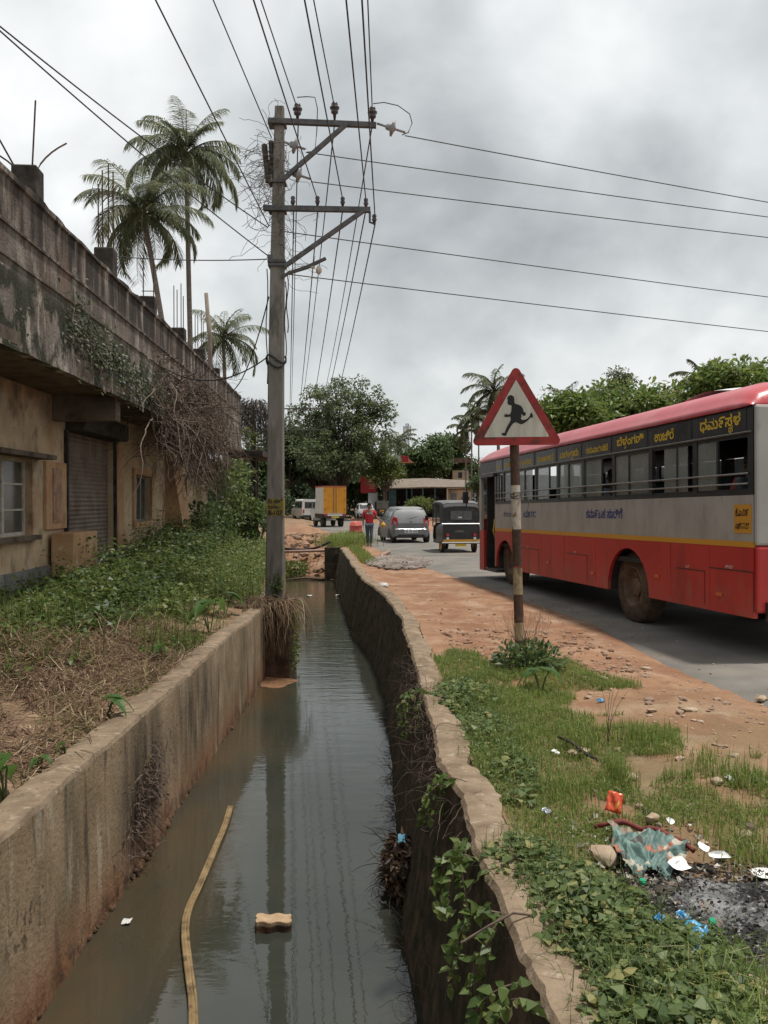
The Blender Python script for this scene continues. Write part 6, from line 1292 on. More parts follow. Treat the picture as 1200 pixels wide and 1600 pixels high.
for i in range(420):
    y = 3.0 + 10 * random.random(); x = lw_in(y) - 0.3 - 2.4 * random.random(); s = 0.008 + 0.03 * random.random() ** 3; rock(m, (x, y, zl(x, y) + s * 0.2), (s, s * 0.8, s * 0.6), i)
tag(m.build('pebbles', mat('pale_pebbles', (0.20, 0.14, 0.09), (0.42, 0.34, 0.26), scale=3, rough=0.9)), kind='stuff')
def taro(px, py, h, leaves, label, side=0):
    p = gp(px, py, 0.0); z = zl(p.x, p.y) if px < 500 else zr(p.x, p.y); r = empty('taro_plant', (p.x, p.y, z), label=label, cat='plant', group='taro plants')
    for k in range(leaves):
        a = rng.random() * 6.28; hh = h * (0.55 + 0.45 * rng.random()); q = MB(); e = Vector((math.cos(a) * h * 0.28, math.sin(a) * h * 0.28, hh))
        q.tube([(0, 0, -0.03), e * 0.5 + Vector((0, 0, 0.03)), e], [0.009, 0.007, 0.005], 5); s = q.build('stalk', stem_m, r, smooth=True)
        w = h * 0.34; Lf = h * 0.62; out = []
        for t2, ww in ((-0.30, 0.20), (-0.12, 0.75), (0.1, 1.0), (0.35, 0.85), (0.65, 0.50), (0.88, 0.18), (1.0, 0.0)):
            row = []
            for j in (-1, -0.5, 0, 0.5, 1):
                rr = Vector((math.cos(a), math.sin(a), 0)); sd = Vector((-math.sin(a), math.cos(a), 0))
                notch = -0.28 * abs(j) if t2 < 0 else 0
                pnt = e + rr * (Lf * (t2 * 0.75 + (notch if abs(j) > 0.1 else 0.25 * (t2 < 0)))) + sd * (w * 0.62 * ww * j) + Vector((0, 0, -Lf * 0.62 * t2 * t2 * (1 if t2 > 0 else 0.1) - 0.15 * Lf * t2 + abs(j) * w * 0.14))
                row.append(pnt[:])
            out.append(row)
        q = MB(); q.grid(np.array(out)); q.build('leaf', taro_m, r, smooth=True)
for a in ((166, 1112, 0.30, 2, 'single taro plant with one broad upright leaf standing midway along the left wall'), (328, 985, 0.50, 4, 'largest taro plant, by the top of the left wall'), (8, 1238, 0.30, 4, 'taro plant at the left photo edge beside the nearest stretch of wall'),
          (352, 955, 0.42, 3, 'taro plant just behind the largest one near the utility pole'), (105, 1172, 0.13, 2, 'tiny taro sprout below the single taro plant'), (62, 1190, 0.14, 2, 'tiny taro sprout on bare soil near the left photo edge'),
          (255, 1025, 0.22, 2, 'small taro plant in the straw left of the largest one'), (845, 1082, 0.30, 3, 'taro plant in the bushy weeds at the foot of the warning sign'), (392, 868, 0.8, 5, 'tall taro plant in the thick weeds left of the utility pole'), (375, 850, 0.9, 5, 'tall taro plant farther back toward the lean-to porch'),
          (240, 892, 0.5, 3, 'taro plant with pale leaf below the barred window')): taro(*a)
# papaya seedling with lobed leaves by the shutter
p = gp(92, 925, 0.2); pp_ = empty('papaya_seedling', (p.x, p.y, 0.15), label='leaning seedling with large pale lobed leaves growing before the roller shutter', cat='plant')
q = MB(); q.tube([(0, 0, -0.1), (-0.12, 0, 0.25), (-0.25, 0, 0.55)], [0.03, 0.025, 0.018], 6); q.build('stem', root_m, pp_, smooth=True)
for k in range(7):
    a = k * 0.9 + 0.3; c = Vector((-0.25 + 0.28 * math.cos(a) + 0.12, 0.28 * math.sin(a), 0.55 + 0.08 * math.sin(k * 2.1)))
    q = MB(); q.tube([(-0.25, 0, 0.53), c], [0.008, 0.006], 4); pet = q.build('petiole', stem_m, pp_)
    P = [c[:]]; Fc = []; nn = 21
    for j in range(nn):
        t2 = a + (j / (nn - 1) - 0.5) * 4.4; rr = 0.20 * (0.45 + 0.55 * abs(math.cos(3.5 * (t2 - a)))); P.append((c.x + rr * math.cos(t2), c.y + rr * math.sin(t2), c.z - rr * 0.45 + 0.02 * math.cos(7 * t2)))
    Fc = [(0, j + 1, j + 2) for j in range(nn - 1)]; q = MB(); q.add(P, Fc); q.build('leaf', weed_m, pp_)

# --- dead vine curtain over the parapet
m = MB(); ml = MB()
def strand(mb, p, d, k, step, wander, grav, r, seg=3):
    pts = [p.copy()]
    for j in range(k):
        d = (d + Vector(rvec(1)[0]) * wander + Vector((0, 0, -grav))).normalized(); p = p + d * step; pts.append(p.copy())
    mb.tube(pts, [r * (1 - 0.6 * j / k) for j in range(k + 1)], seg, cap=False)
for i in range(560):
    s = 14.8 + 9.4 * rng.beta(2.2, 2); o = 0.04 + 0.12 * rng.random(); z = 4.55 - 1.35 * rng.random() - 0.12 * abs(s - 19.5)
    strand(m, B(s, o, z), Vector((rng.normal() * 0.4 + 0.15, rng.normal() * 0.8, -0.2 + 0.5 * rng.random())), rng.integers(8, 18), 0.10, 0.58, 0.07, 0.005 + 0.007 * rng.random())
for i in range(110):
    s = 14.6 + 9.0 * rng.beta(2, 2); strand(m, B(s, -0.02 + 0.2 * rng.random(), 3.9 - 0.6 * rng.random()), Vector((rng.normal() * 0.4 + 0.1, rng.normal() * 0.6 - 0.2, -0.5)), rng.integers(9, 19), 0.11, 0.48, 0.09, 0.008 + 0.009 * rng.random(), 4)
for i in range(170):
    s = 17.2 + 6.0 * rng.beta(2, 2); strand(m, B(s, -0.15 + 0.3 * rng.random(), 3.5 - 1.0 * rng.random()), Vector((rng.normal() * 0.3, rng.normal() * 0.5, -0.8)), rng.integers(8, 17), 0.10, 0.55, 0.10, 0.007)
dv = m.build('dead_vine_curtain', root_m); tag(dv, 'thick tangle of dead brown vines hanging over the parapet near its far end', 'creeper')
m = MB()
for i in range(18):
    s = 14.6 + 8 * rng.random(); strand(m, B(s, 0.1 + 0.2 * rng.random(), 3.8 - 0.8 * rng.random()), Vector((rng.normal() * 0.3 + 0.2, rng.normal() * 0.9, -0.1 + 0.4 * rng.random())), rng.integers(9, 16), 0.17, 0.34, 0.14, 0.011, 5)
m.build('pale_stem', mat('pale_dead_stem', (0.13, 0.10, 0.075), (0.22, 0.175, 0.135), scale=9, rough=0.9), dv)
n = 1500; P = np.array([B(15.5 + 8.5 * q, 0.03 + 0.25 * r, 4.5 - 1.9 * t2)[:] for q, r, t2 in rng.random((n, 3))]); m = MB(); m.quads(leaf_quads(P, rvec(n), rvec(n), 0.07, 0.035)); m.build('withered_leaf_litter', leafmat('withered_leaves', (0.06, 0.045, 0.03), (0.13, 0.095, 0.06), 0.1), dv)
# small green creepers on the parapet face
m = MB()
for s, z, n, sp, sz_ in ((11.3, 4.28, 120, 0.22, 0.06), (11.5, 4.0, 260, 0.35, 0.07), (12.6, 3.85, 520, 0.7, 0.075), (14.2, 3.75, 420, 0.8, 0.07), (16.0, 3.7, 300, 0.8, 0.07), (9.0, 3.75, 60, 0.6, 0.05)):
    P = np.array([B(s + rng.normal() * sp, 0.01 + 0.05 * rng.random(), z + rng.normal() * 0.18)[:] for _ in range(n)]); D = rvec(n) * 0.6 + np.array([0.5, 0, -0.8]); m.quads(leaf_quads(P, D, rvec(n) * 0.5 + np.array([0.9, -0.3, 0.5]), sz_, sz_ * 0.6))
tag(m.build('wall_creeper', leafmat('mossy_creeper_leaves', (0.018, 0.028, 0.010), (0.07, 0.085, 0.032), 0.2, c3=(0.12, 0.10, 0.05))), 'small dark green creeper clinging to the mossy parapet face above the roller shutter', 'creeper')
# drooping dead creeper heap and living leaves at the end of the building
e0 = at(396, 655, 31); m = MB()
for i in range(420):
    q = rvec(1)[0]; strand(m, e0 + Vector((q[0] * 0.36, q[1] * 0.4, 0.75 - abs(rng.normal()) * 0.5)), Vector((q[0], q[1], 0.2)), rng.integers(6, 14), 0.10, 0.35, 0.75, 0.010)
m.tube([(e0.x, e0.y, 0), (e0.x, e0.y, e0.z + 0.5)], [0.12, 0.08], 7)
tag(m.build('creeper_draped_stump', mat('dark_dry_creeper', (0.025, 0.020, 0.016), (0.075, 0.06, 0.05), scale=9, rough=0.95)), 'dark drooping heap of dead creeper topping a stump at the end of the building', 'creeper')
def leafy(name, label, c, rad, n, leaf, lm, cat='plant', group=None, stems=8, base=None):
    r = empty(name, base if base is not None else (c[0], c[1], 0), label=label, cat=cat, group=group); o = np.array(r.location[:]); P = np.asarray(c) - o + rvec(n) * (rng.random(n) ** 0.45)[:, None] * np.asarray(rad)
    D = (P - (np.asarray(c) - o)) / np.asarray(rad) + rvec(n) * 0.7; m = MB(); L = leaf * (0.6 + 0.7 * rng.random(n)); m.quads(leaf_quads(P, D, rvec(n) * 0.5 + np.array([0, -0.2, 1.0]), L, L * 0.55)); m.build('foliage', lm, r)
    m = MB()
    for i in range(stems): e = Vector(P[rng.integers(n)]); m.tube([(0, 0, -0.05), e * 0.5 + Vector(rvec(1)[0]) * 0.05, e], [0.02 * leaf * 8, 0.012 * leaf * 8, 0.004 * leaf * 8], 4, cap=False)
    m.build('stem', stem_m, r); return r
leafy('climbing_plant', 'bright yellow green leaves sprouting over the parapet end beside the dark creeper heap', at(390, 683, 30.5)[:], (0.35, 0.5, 0.35), 220, 0.14, LF['bright'])
for px, py, rd, lab in ((352, 745, (0.9, 0.8, 0.6), 'pale leafy bush under the lean-to porch roof'), (400, 810, (0.55, 0.7, 0.5), 'dark bush just left of the utility pole at the ditch bank'), (375, 800, (0.8, 0.8, 0.6), 'lush bush in front of the lean-to porch'), (325, 815, (0.9, 0.8, 0.5), 'spreading bush below the dead vine curtain')):
    p = at(px, py, 27 if px > 340 else 24); leafy('bush', lab, p[:], rd, 650, 0.16, weed_m if px in (375, 352) else weed_d, 'shrub', 'bushes at the far end of the building')
# roots on the left wall and over the pier
m = MB()
for i in range(150):
    y = 7.1 + rng.normal() * 0.30; z = -0.62 + rng.normal() * 0.17 - 0.25 * (7.1 - y); strand(m, Vector((-2.0 + 0.01 + 0.06 * rng.random(), y, z)), Vector((0.3, rng.normal() * 0.8, -0.3)), rng.integers(4, 9), 0.04, 0.75, 0.22, 0.004)
n = 260; P = np.stack([-1.97 + 0.05 * rng.random(n), 7.1 + rng.normal(size=n) * 0.24, -0.70 + rng.normal(size=n) * 0.14], -1); m.quads(leaf_quads(P, rvec(n) + np.array([0.3, 0, -0.6]), rvec(n) + np.array([1, 0, 0]), 0.05, 0.02))
tag(m.build('root_tuft', root_m), 'matted clump of dry brown roots hanging on the left ditch wall face', 'roots')
m = MB()
for i in range(260):
    x = -2.35 + 0.85 * rng.random(); y = 14.35 + (rng.random() * 0.9 if rng.random() < 0.4 else -0.02); strand(m, Vector((x, y, 0.02 + 0.08 * rng.random())), Vector((0.35 * rng.random(), -0.5 * rng.random() - 0.1, 0.25)), rng.integers(8, 17), 0.07, 0.30, 0.30, 0.005)
pv = m.build('dry_vine', straw_m); tag(pv, 'dry tan vines spilling over the dark pier at the utility pole foot', 'creeper')
n = 420; P = np.stack([-1.58 + 0.10 * rng.random(n), 14.4 + 1.0 * rng.random(n) - 0.1, -1.15 + 1.15 * rng.random(n) ** 0.8], -1); m = MB(); m.quads(leaf_quads(P, rvec(n) + np.array([0.8, -0.3, -0.5]), rvec(n), 0.06, 0.035)); m.build('small_leaves', weed_m, pv)
leafy('pole_foot_weed', 'small dark weed growing against the foot of the utility pole', at(431, 912, 14.8)[:], (0.13, 0.1, 0.15), 90, 0.08, weed_d)

# --- right verge: grass, creepers, gravel
m = MB(); n = 110000; y = 2.2 + 8.0 * rng.random(n) ** 0.85; u = rng.random(n) ** 1.1; x = rw_in(y) + 0.24 + u * np.clip(2.35 - 0.12 * (y - 4), 0.8, 3)
f = fbm(x * 1.6, y * 1.6, 51) * 0.7 + fbm(x * 5, y * 5, 52) * 0.3; edge = 0.30 + 0.23 * u + 0.05 * np.clip(y - 7.5, 0, 3) ** 1.2
hole = ((x - 1.75) / 0.75) ** 2 + ((y - 3.75) / 0.95) ** 2 < 1
k = (f > edge) & ~hole; x, y = x[k], y[k]; n = len(x); cl = fbm(x * 3, y * 3, 53); print('grass', n)
blades(m, x, y, gz_right(x, y) - 0.008, (0.022 + 0.085 * rng.random(n) ** 2.2) * (0.5 + 1.3 * cl), 0.003 + 0.003 * rng.random(n), 1.5)
j = rng.random(n) < 0.10; j &= (cl > 0.45); weeds(m, x[j], y[j], gz_right(x[j], y[j]) - 0.005, 0.015 + 0.03 * rng.random(j.sum()), np.full(j.sum(), 0.03), 4, 0.018)
tx, ty = [], []
for px, py, s, c in ((905, 1165, 0.16, 260), (1000, 1165, 0.16, 300), (965, 1215, 0.10, 180), (1110, 1120 + 90, 0.18, 200), (1150, 1310, 0.2, 260), (880, 1235, 0.15, 200), (1180, 1340, 0.15, 150), (740, 1100, 0.2, 260), (790, 1180, 0.25, 260), (1165, 1230, 0.12, 90)):
    p = gp(px, py); tx.append(p.x + rng.normal(size=c) * s * 0.6); ty.append(p.y + rng.normal(size=c) * s)
x = np.concatenate(tx); y = np.concatenate(ty); n = len(x); blades(m, x, y, gz_right(x, y) - 0.01, 0.10 + 0.12 * rng.random(n), np.full(n, 0.005), 0.8)
x = 1.0 + 0.9 * rng.random(700); y = 2.25 + 0.85 * rng.random(700); blades(m, x, y, gz_right(x, y) - 0.01, 0.10 + 0.22 * rng.random(700), np.full(700, 0.005), 1.2)
tag(m.build('grass', grass_m), kind='stuff')
m = MB(); n = 2600; x = -1.55 + rng.normal(size=n) * 0.42; y = 35.6 + rng.normal(size=n) * 1.6; k = (y > 32.3); x, y = x[k], y[k]; blades(m, x, y, np.full(len(x), -0.02), 0.25 + 0.35 * rng.random(len(x)), np.full(len(x), 0.02), 0.7)
n = 1500; y = 24 + 9 * rng.random(n); x = rw_in(y) + 0.3 + rng.random(n) * 0.45; blades(m, x, y, np.full(n, -0.02), 0.08 + 0.15 * rng.random(n), np.full(n, 0.015), 0.7)
tag(m.build('grass', grass_m), kind='stuff')
cl = []                                   # creeping leafy mats along the wall
for (x0, y0, rx, ry, n, hh, lf) in ((0.98, 2.75, 0.38, 0.55, 2600, 0.13, 0.042), (0.86, 3.55, 0.30, 0.55, 2400, 0.13, 0.042), (1.15, 3.15, 0.25, 0.4, 1100, 0.10, 0.04), (0.68, 4.1, 0.22, 0.35, 900, 0.09, 0.04), (0.70, 7.6, 0.30, 0.75, 1500, 0.12, 0.05), (0.78, 6.5, 0.25, 0.7, 700, 0.08, 0.045), (0.82, 5.5, 0.2, 0.6, 420, 0.07, 0.045), (1.3, 2.3, 0.3, 0.25, 600, 0.1, 0.04)):
    a = rng.random(n) * 6.28; q = rng.random(n) ** 0.55; x = x0 + np.cos(a) * q * rx; y = y0 + np.sin(a) * q * ry; z = np.maximum(gz_right(x, y), 0.0) + hh * (1 - q ** 2) * rng.random(n) + 0.008
    cl.append((np.stack([x, y, z], -1), np.full(n, lf)))
P = np.concatenate([c[0] for c in cl]); L = np.concatenate([c[1] for c in cl]) * (0.35 + 1.25 * rng.random(len(P)) ** 1.6); n = len(P); m = MB(); D = rvec(n); D[:, 2] *= 0.4; m.quads(leaf6(P, D, rvec(n) * 0.42 + np.array([0, 0, 1.0]), L, L * (0.60 + 0.25 * rng.random(n)), 0.16), 6)
j = rng.integers(n, size=2600); blades(m, P[j, 0], P[j, 1], np.maximum(gz_right(P[j, 0], P[j, 1]), 0) - 0.01, 0.08 + 0.14 * rng.random(2600) ** 2, np.full(2600, 0.004), 1.3)
for i in range(260):
    j = rng.integers(n); p = Vector(P[j]); p.z = zr(p.x, p.y) + 0.01; strand(m, p, Vector((rng.normal(), rng.normal(), 0.5)), 7, 0.035, 0.4, 0.08, 0.0022)
tag(m.build('leafy_ground_cover', creep_m), kind='stuff')
# sprays hanging over the wall edge, each a plant
def spray(x, y, ln, n, lab):
    r = empty('hanging_weed', (x, y, 0.03), label=lab, cat='plant', group='weeds hanging over the right wall'); st = MB(); P = []
    for k in range(n):
        p = Vector((0.02 * rng.normal(), 0.10 * rng.normal(), 0)); d = Vector((-0.9, rng.normal() * 0.6, 0.25)); pts = [p.copy()]
        for j in range(12): d = (d + Vector((0.06, rng.normal() * 0.18, -0.24))).normalized(); p = p + d * ln / 12; pts.append(p.copy()); P += [p[:], p[:]]
        st.tube(pts, 0.003, 4, cap=False)
    st.build('stem', root_m, r); P = np.array(P); k = len(P); D = rvec(k) + np.array([-0.5, -0.2, -0.2]); L = 0.055 * (0.6 + 0.7 * rng.random(k)); q = MB(); q.quads(leaf6(P, D, rvec(k) * 0.5 + np.array([-0.3, -0.4, 0.8]), L, L * 0.7), 6); q.build('leaf_spray', weed_m, r)
for a in ((0.50, 3.55, 0.45, 4, 'leafy weed spilling over the wall nearest the viewer'), (0.44, 4.2, 0.35, 5, 'leafy weed spray on the wall beside the littered clump in the water'), (0.40, 5.3, 0.3, 3, 'small leafy weed hanging mid way along the dark wall'), (0.36, 7.9, 0.5, 5, 'leafy weed trailing over the wall level with the sign foot'), (0.54, 3.0, 0.55, 2, 'thin weed strand hanging low on the nearest dark wall face')): spray(*a)
m = MB()
for i in range(190):
    y = 4.2 + 5.4 * rng.random() ** 0.8; strand(m, Vector((rw_in(y) + 0.02 * rng.random() - 0.01, y, 0.02 - 0.25 * rng.random() ** 2)), Vector((-0.4, rng.normal() * 0.7, 0.1)), rng.integers(4, 14), 0.045, 0.60, 0.16, 0.0035)
tag(m.build('dry_root_fringe', root_m), 'fringe of dry brown stems and roots hanging along the dark right wall', 'roots')
sh_p = gp(825, 1050); leafy('sign_foot_bush', 'dense dark green bush round the foot of the warning sign', (sh_p.x - 0.02, sh_p.y - 0.1, 0.12), (0.36, 0.30, 0.20), 900, 0.075, weed_d, 'shrub', base=(sh_p.x, sh_p.y, 0))
dp = MB(); 
for i in range(60): strand(dp, Vector((sh_p.x + 0.02 + rng.normal() * 0.06, sh_p.y + 0.3 + rng.normal() * 0.05, 0.0)), Vector((rng.normal() * 0.2, 0, 1)), 12, 0.05, 0.18, 0.0, 0.002)
tag(dp.build('dead_climber', root_m), 'wispy dead climber stems standing round the sign pole base', 'creeper')
dk = MB(); c = gp(950, 1170)
for i in range(5): strand(dk, Vector((c.x, c.y, zr(c.x, c.y))), Vector((rng.normal() * 0.15, 0, 1)), 10, 0.045, 0.12, 0.0, 0.003)
tag(dk.build('dry_weed_stalk', root_m), 'thin dry weed stalk standing alone in the verge grass', 'plant')
grav = mat('grey_brown_gravel', (0.19, 0.12, 0.085), (0.40, 0.30, 0.225), scale=1.6, rough=0.9, detail=10)
grav_r = mat('red_clods', (0.17, 0.10, 0.067), (0.34, 0.225, 0.155), scale=2, rough=0.95)
m = MB()
for i in range(1500):
    y = 3.2 + 14 * rng.random() ** 1.4; e = road_l(y); b = rw_in(y) + 0.3; x = b + (e - b + 0.3) * rng.random() ** 0.7
    s = 0.004 + 0.024 * rng.random() ** 6; rock(m, (x, y, max(zr(x, y), -0.03) + s * 0.05), (s * 1.2, s, s * 0.6), i)
for i in range(230):
    y = 4.6 + 5 * rng.random(); x = road_l(y) - 0.25 - abs(rng.normal()) * 0.6; s = 0.008 + 0.034 * rng.random() ** 3; rock(m, (x, y, zr(x, y) + s * 0.2), (s * 1.3, s, s * 0.55), 5000 + i)
for i in range(70):
    y = road_l(0) * 0 + 5 + 12 * rng.random(); x = road_l(y) + 0.1 + abs(rng.normal()) * 0.25; s = 0.006 + 0.012 * rng.random(); rock(m, (x, y, 0.012), (s, s, s * 0.7), 8000 + i)
tag(m.build('gravel', grav), kind='stuff')
m = MB()
for i in range(420):
    y = 8.6 + 3.2 * rng.random(); x = 0.75 + 1.9 * rng.random(); s = 0.01 + 0.035 * rng.random() ** 2.5; rock(m, (x, y, zr(x, y) + s * 0.2), (s, s, s * 0.7), 9100 + i)
tag(m.build('earth_clods', grav_r), kind='stuff')
m = MB(); gpx = gp(615, 880); P = []
for i in range(1500):
    a = rng.random() * 6.28; q = rng.random() ** 0.6; x = gpx.x + 0.15 + q * math.cos(a) * 0.95; y = gpx.y + 0.5 + q * math.sin(a) * 2.6; s = 0.03 + 0.04 * rng.random(); rock(m, (x, y, 0.10 * (1 - q * q) + 0.0), (s, s, s * 0.7), 12000 + i)
tag(m.build('gravel_heap', mat('grey_road_metal', (0.13, 0.105, 0.09), (0.30, 0.255, 0.22), scale=1.6, rough=0.9, detail=10)), kind='stuff')
# earth and rubble at the head of the ditch
m = MB(); A = []
for y in np.linspace(32.9, 48, 46):
    row = []
    xr = -1.9 if y < 40 else float(road_l(y)) - 0.1; xl = -5.2 - 0.09 * (y - 33)
    for t2 in np.linspace(0, 1, 26):
        x = xl + (xr - xl) * t2; prog = np.clip((y - 33.4 - 3.5 * (1 - t2) ** 1.5) / 3.8, 0, 1); z = -1.5 + 1.62 * prog ** 0.8 + 0.40 * (fbm(x * 1.6, y * 0.9, 61) - 0.45) * (0.4 + prog) + 0.16 * (fbm(x * 5, y * 3, 63) - 0.47)
        if y > 41: z = -0.08 + 0.55 * math.exp(-((t2 - 0.55) / 0.3) ** 2) * (0.6 + 0.8 * fbm(x, y * 0.5, 65)) + 0.10 * (fbm(x * 4, y * 3, 63) - 0.47)
        row.append((x, y, z))
    A.append(row)
m.grid(np.array(A)); tag(m.build('earth_bank', soil_r, smooth=True), kind='structure')
m = MB()
for i in range(300):
    x = -4.4 + 2.7 * rng.random(); y = 34 + 6 * rng.random(); t2 = (y - 33.4) / 4.5; s = 0.03 + 0.17 * rng.random() ** 4; rock(m, (x, y, min(0.15, -1.3 + 1.45 * max(0, t2)) + 0.05), (s, s, s * 0.7), 15000 + i)
tag(m.build('rubble', grav_r), kind='stuff')
m = MB(); n = 500; P = np.stack([-4.0 + 1.0 * rng.random(n), 33.2 + 4 * rng.random(n), -1.2 + 0.45 * rng.random(n)], -1); m.quads(leaf_quads(P, rvec(n) + np.array([0, 0, 0.4]), rvec(n) + np.array([0, 0, 1.0]), 0.22, 0.09)); tag(m.build('water_weed', LF['bright']), 'yellow green weed growing in the water at the head of the ditch', 'plant')
# pipes and branch across the far end
pp2 = mat('pinkish_pipe', (0.34, 0.21, 0.16), (0.42, 0.28, 0.22), scale=4, rough=0.7)
m = MB(); m.tube([at(440, 862, 33.5), at(480, 861, 33.5), at(512, 860, 32.6)], 0.055, 8); tag(m.build('pipe', pp2, smooth=True), 'pinkish pipe lying straight across the head of the ditch', 'pipe')
m = MB(); m.tube([at(440, 857, 34), at(470, 859, 34), at(490, 857, 33.7), at(505, 852, 33.2), at(516, 846, 33)], 0.05, 8); tag(m.build('pipe', blackp, smooth=True), 'bent black pipe above the pinkish one at the head of the ditch', 'pipe')
m = MB(); m.tube([gp(448, 906, WATER_Z + 0.04), gp(475, 903, WATER_Z + 0.06), gp(500, 905, WATER_Z + 0.04), gp(533, 908, WATER_Z + 0.03)], [0.03, 0.05, 0.05, 0.03], 6); tag(m.build('branch', root_m, smooth=True), 'thin branch lying across the water at the far end of the ditch', 'branch')
m = MB(); m.tube([at(608, 862, 29), at(596, 868, 27), at(606, 885, 24)], 0.06, 7); tag(m.build('hose', grav, smooth=True), 'grey hose curving through grass beside the gravel heap', 'hose')
# ------------------------------------------------------------------ in the water
bark_s = mat('peeled_tan_stem', (0.13, 0.085, 0.038), (0.25, 0.175, 0.085), scale=7, rough=0.6, layers=[dict(c=(0.06, 0.04, 0.022), sc=(16, 9, 16), lo=0.52, hi=0.64, amt=0.8)])
pts = [gp(px, py, WATER_Z + 0.012) for px, py in ((360, 1262), (350, 1295), (333, 1335), (312, 1385), (294, 1425), (289, 1460), (295, 1520), (301, 1570), (302, 1640))]
def smoothp(pts, k=4):
    out = []
    for i in range(len(pts) - 1):
        p0, p1, p2, p3 = pts[max(i - 1, 0)], pts[i], pts[i + 1], pts[min(i + 2, len(pts) - 1)]
        for j in range(k):
            t = j / k; out.append(0.5 * ((2 * p1) + (p2 - p0) * t + (2 * p0 - 5 * p1 + 4 * p2 - p3) * t * t + (3 * p1 - p0 - 3 * p2 + p3) * t ** 3))
    return out + [pts[-1]]
m = MB(); sp_ = smoothp(pts); m.tube(sp_, [0.026 + 0.008 * math.sin(i * 0.9) * 0.4 for i in range(len(sp_))], 9)
for s in (-0.018, 0.02): m.tube([p + Vector((s, 0, 0.016)) for p in sp_], [0.011] * len(sp_), 5)
st = m.build('plant_stem', bark_s, smooth=True); tag(st, 'long bent tan plant stem floating in the ditch water', 'stem')
# paving block with wavy sides
c = gp(426, 1446, WATER_Z + 0.03); m = MB(); L, W, H = 0.235, 0.125, 0.085; poly = []
for i in range(13): t = i / 12; poly.append((-L / 2 + L * t, -W / 2 + 0.012 * math.sin(t * math.pi * 4)))
poly += [(L / 2 + 0.010, -W / 5), (L / 2 - 0.004, 0), (L / 2 + 0.010, W / 5)]
for i in range(13): t = 1 - i / 12; poly.append((-L / 2 + L * t, W / 2 + 0.012 * math.sin(t * math.pi * 4)))
poly += [(-L / 2 - 0.010, W / 5), (-L / 2 + 0.004, 0), (-L / 2 - 0.010, -W / 5)]
m.prism(poly, Matrix.Translation(c + Vector((0, 0.02, -0.05))) @ Matrix.Rotation(R(7), 4, 'Z') @ Matrix.Rotation(R(3), 4, 'Y'), H + 0.01)
bk = bevel(m.build('paving_block', mat('wet_brown_paver', (0.30, 0.195, 0.11), (0.42, 0.30, 0.19), scale=7, rough=0.8, bump=0.004, bscale=60, layers=[dict(c=(0.045, 0.022, 0.014), sc=8, lo=0.1, hi=0.2, z=(WATER_Z + 0.052, WATER_Z + 0.040)), dict(c=(0.20, 0.11, 0.06), sc=9, lo=0.54, hi=0.66, amt=0.7)])), 0.006, 2)
tag(bk, 'tan wavy edged paving block standing out of the ditch water', 'paving block')
foam = mat('pale_scum', (0.35, 0.36, 0.34), (0.52, 0.52, 0.50), scale=9, rough=0.6)
for px, py, s, lab in ((198, 1440, 0.03, 'small pale plastic scrap in water close to the left wall'), (530, 930, 0.10, 'white floating scrap by the far right wall'), (484, 931, 0.08, 'pale scrap floating mid water before the far branch'), (516, 905, 0.14, 'white scrap caught at the far branch beside the wall end')):
    m = MB(); c = gp(px, py, WATER_Z + 0.01); A = []
    for i in range(6): A.append([(c.x + (j - 2.5) / 2.5 * s + 0.02 * s * rng.normal(), c.y + (i - 2.5) / 2.5 * s * 1.3, c.z + s * 0.35 * rng.random()) for j in range(6)])
    m.grid(np.array(A)); tag(m.build('plastic_scrap', foam, smooth=True), lab, 'litter', 'scraps floating in the ditch')
lit = leafmat('wet_dead_leaves', (0.03, 0.02, 0.014), (0.10, 0.065, 0.04), 0.1, c3=(0.20, 0.13, 0.08))
c = gp(640, 1322, -0.85); n = 700; q = rvec(n) * (rng.random(n) ** 0.4)[:, None] * np.array([0.13, 0.34, 0.20]); P = np.array([0.13, c.y + 0.1, -1.03]) + q
m = MB(); m.quads(leaf_quads(P, rvec(n) + np.array([-0.4, -0.3, -0.3]), rvec(n), 0.085, 0.045))
for i in range(70): strand(m, Vector(P[rng.integers(n)]), Vector((-0.6, rng.normal(), 0.1)), 8, 0.04, 0.4, 0.12, 0.004)
tag(m.build('leaf_litter_clump', lit), 'soggy clump of dead leaves and twigs caught against the dark wall at the waterline', 'litter')
m = MB(); b2 = gp(634, 1285, -0.80); m.grid(np.array([[(0.10 + 0.018 * j + 0.01 * rng.random(), 6.45 + 0.025 * i, -0.83 + 0.025 * rng.random() + 0.012 * i) for j in range(4)] for i in range(4)])); tag(m.build('plastic_scrap', mat('blue_plastic', (0.03, 0.13, 0.20), (0.05, 0.20, 0.28), scale=20, rough=0.5), smooth=True), 'bit of blue plastic on the soggy leaf clump against the dark wall', 'litter')
m = MB()
for i in range(130):
    y = 3.2 + 7 * rng.random(); strand(m, Vector((rw_in(y) - 0.24, y, WATER_Z + 0.02)), Vector((-0.6, rng.normal() * 0.6, 0.15)), rng.integers(4, 9), 0.035, 0.5, 0.05, 0.003)
tag(m.build('water_edge_twigs', root_m), kind='stuff')
m = MB(); m.tube([Vector((0.62, 3.5, 0.05)), Vector((0.52, 3.46, 0.08)), Vector((0.42, 3.42, 0.05)), Vector((0.30, 3.36, 0.01))], 0.005, 5); tag(m.build('twig', root_m), 'bare twig poking out over the right wall edge above the water', 'twig')
m = MB(); m.tube([Vector(p) for p in ((0.66, 2.60, 0.045), (0.69, 2.66, 0.055), (0.75, 2.67, 0.055), (0.79, 2.60, 0.05), (0.80, 2.5, 0.045))], 0.006, 5); tag(m.build('cable_scrap', blackp), 'bent scrap of black cable on the near end of the right wall top', 'litter')

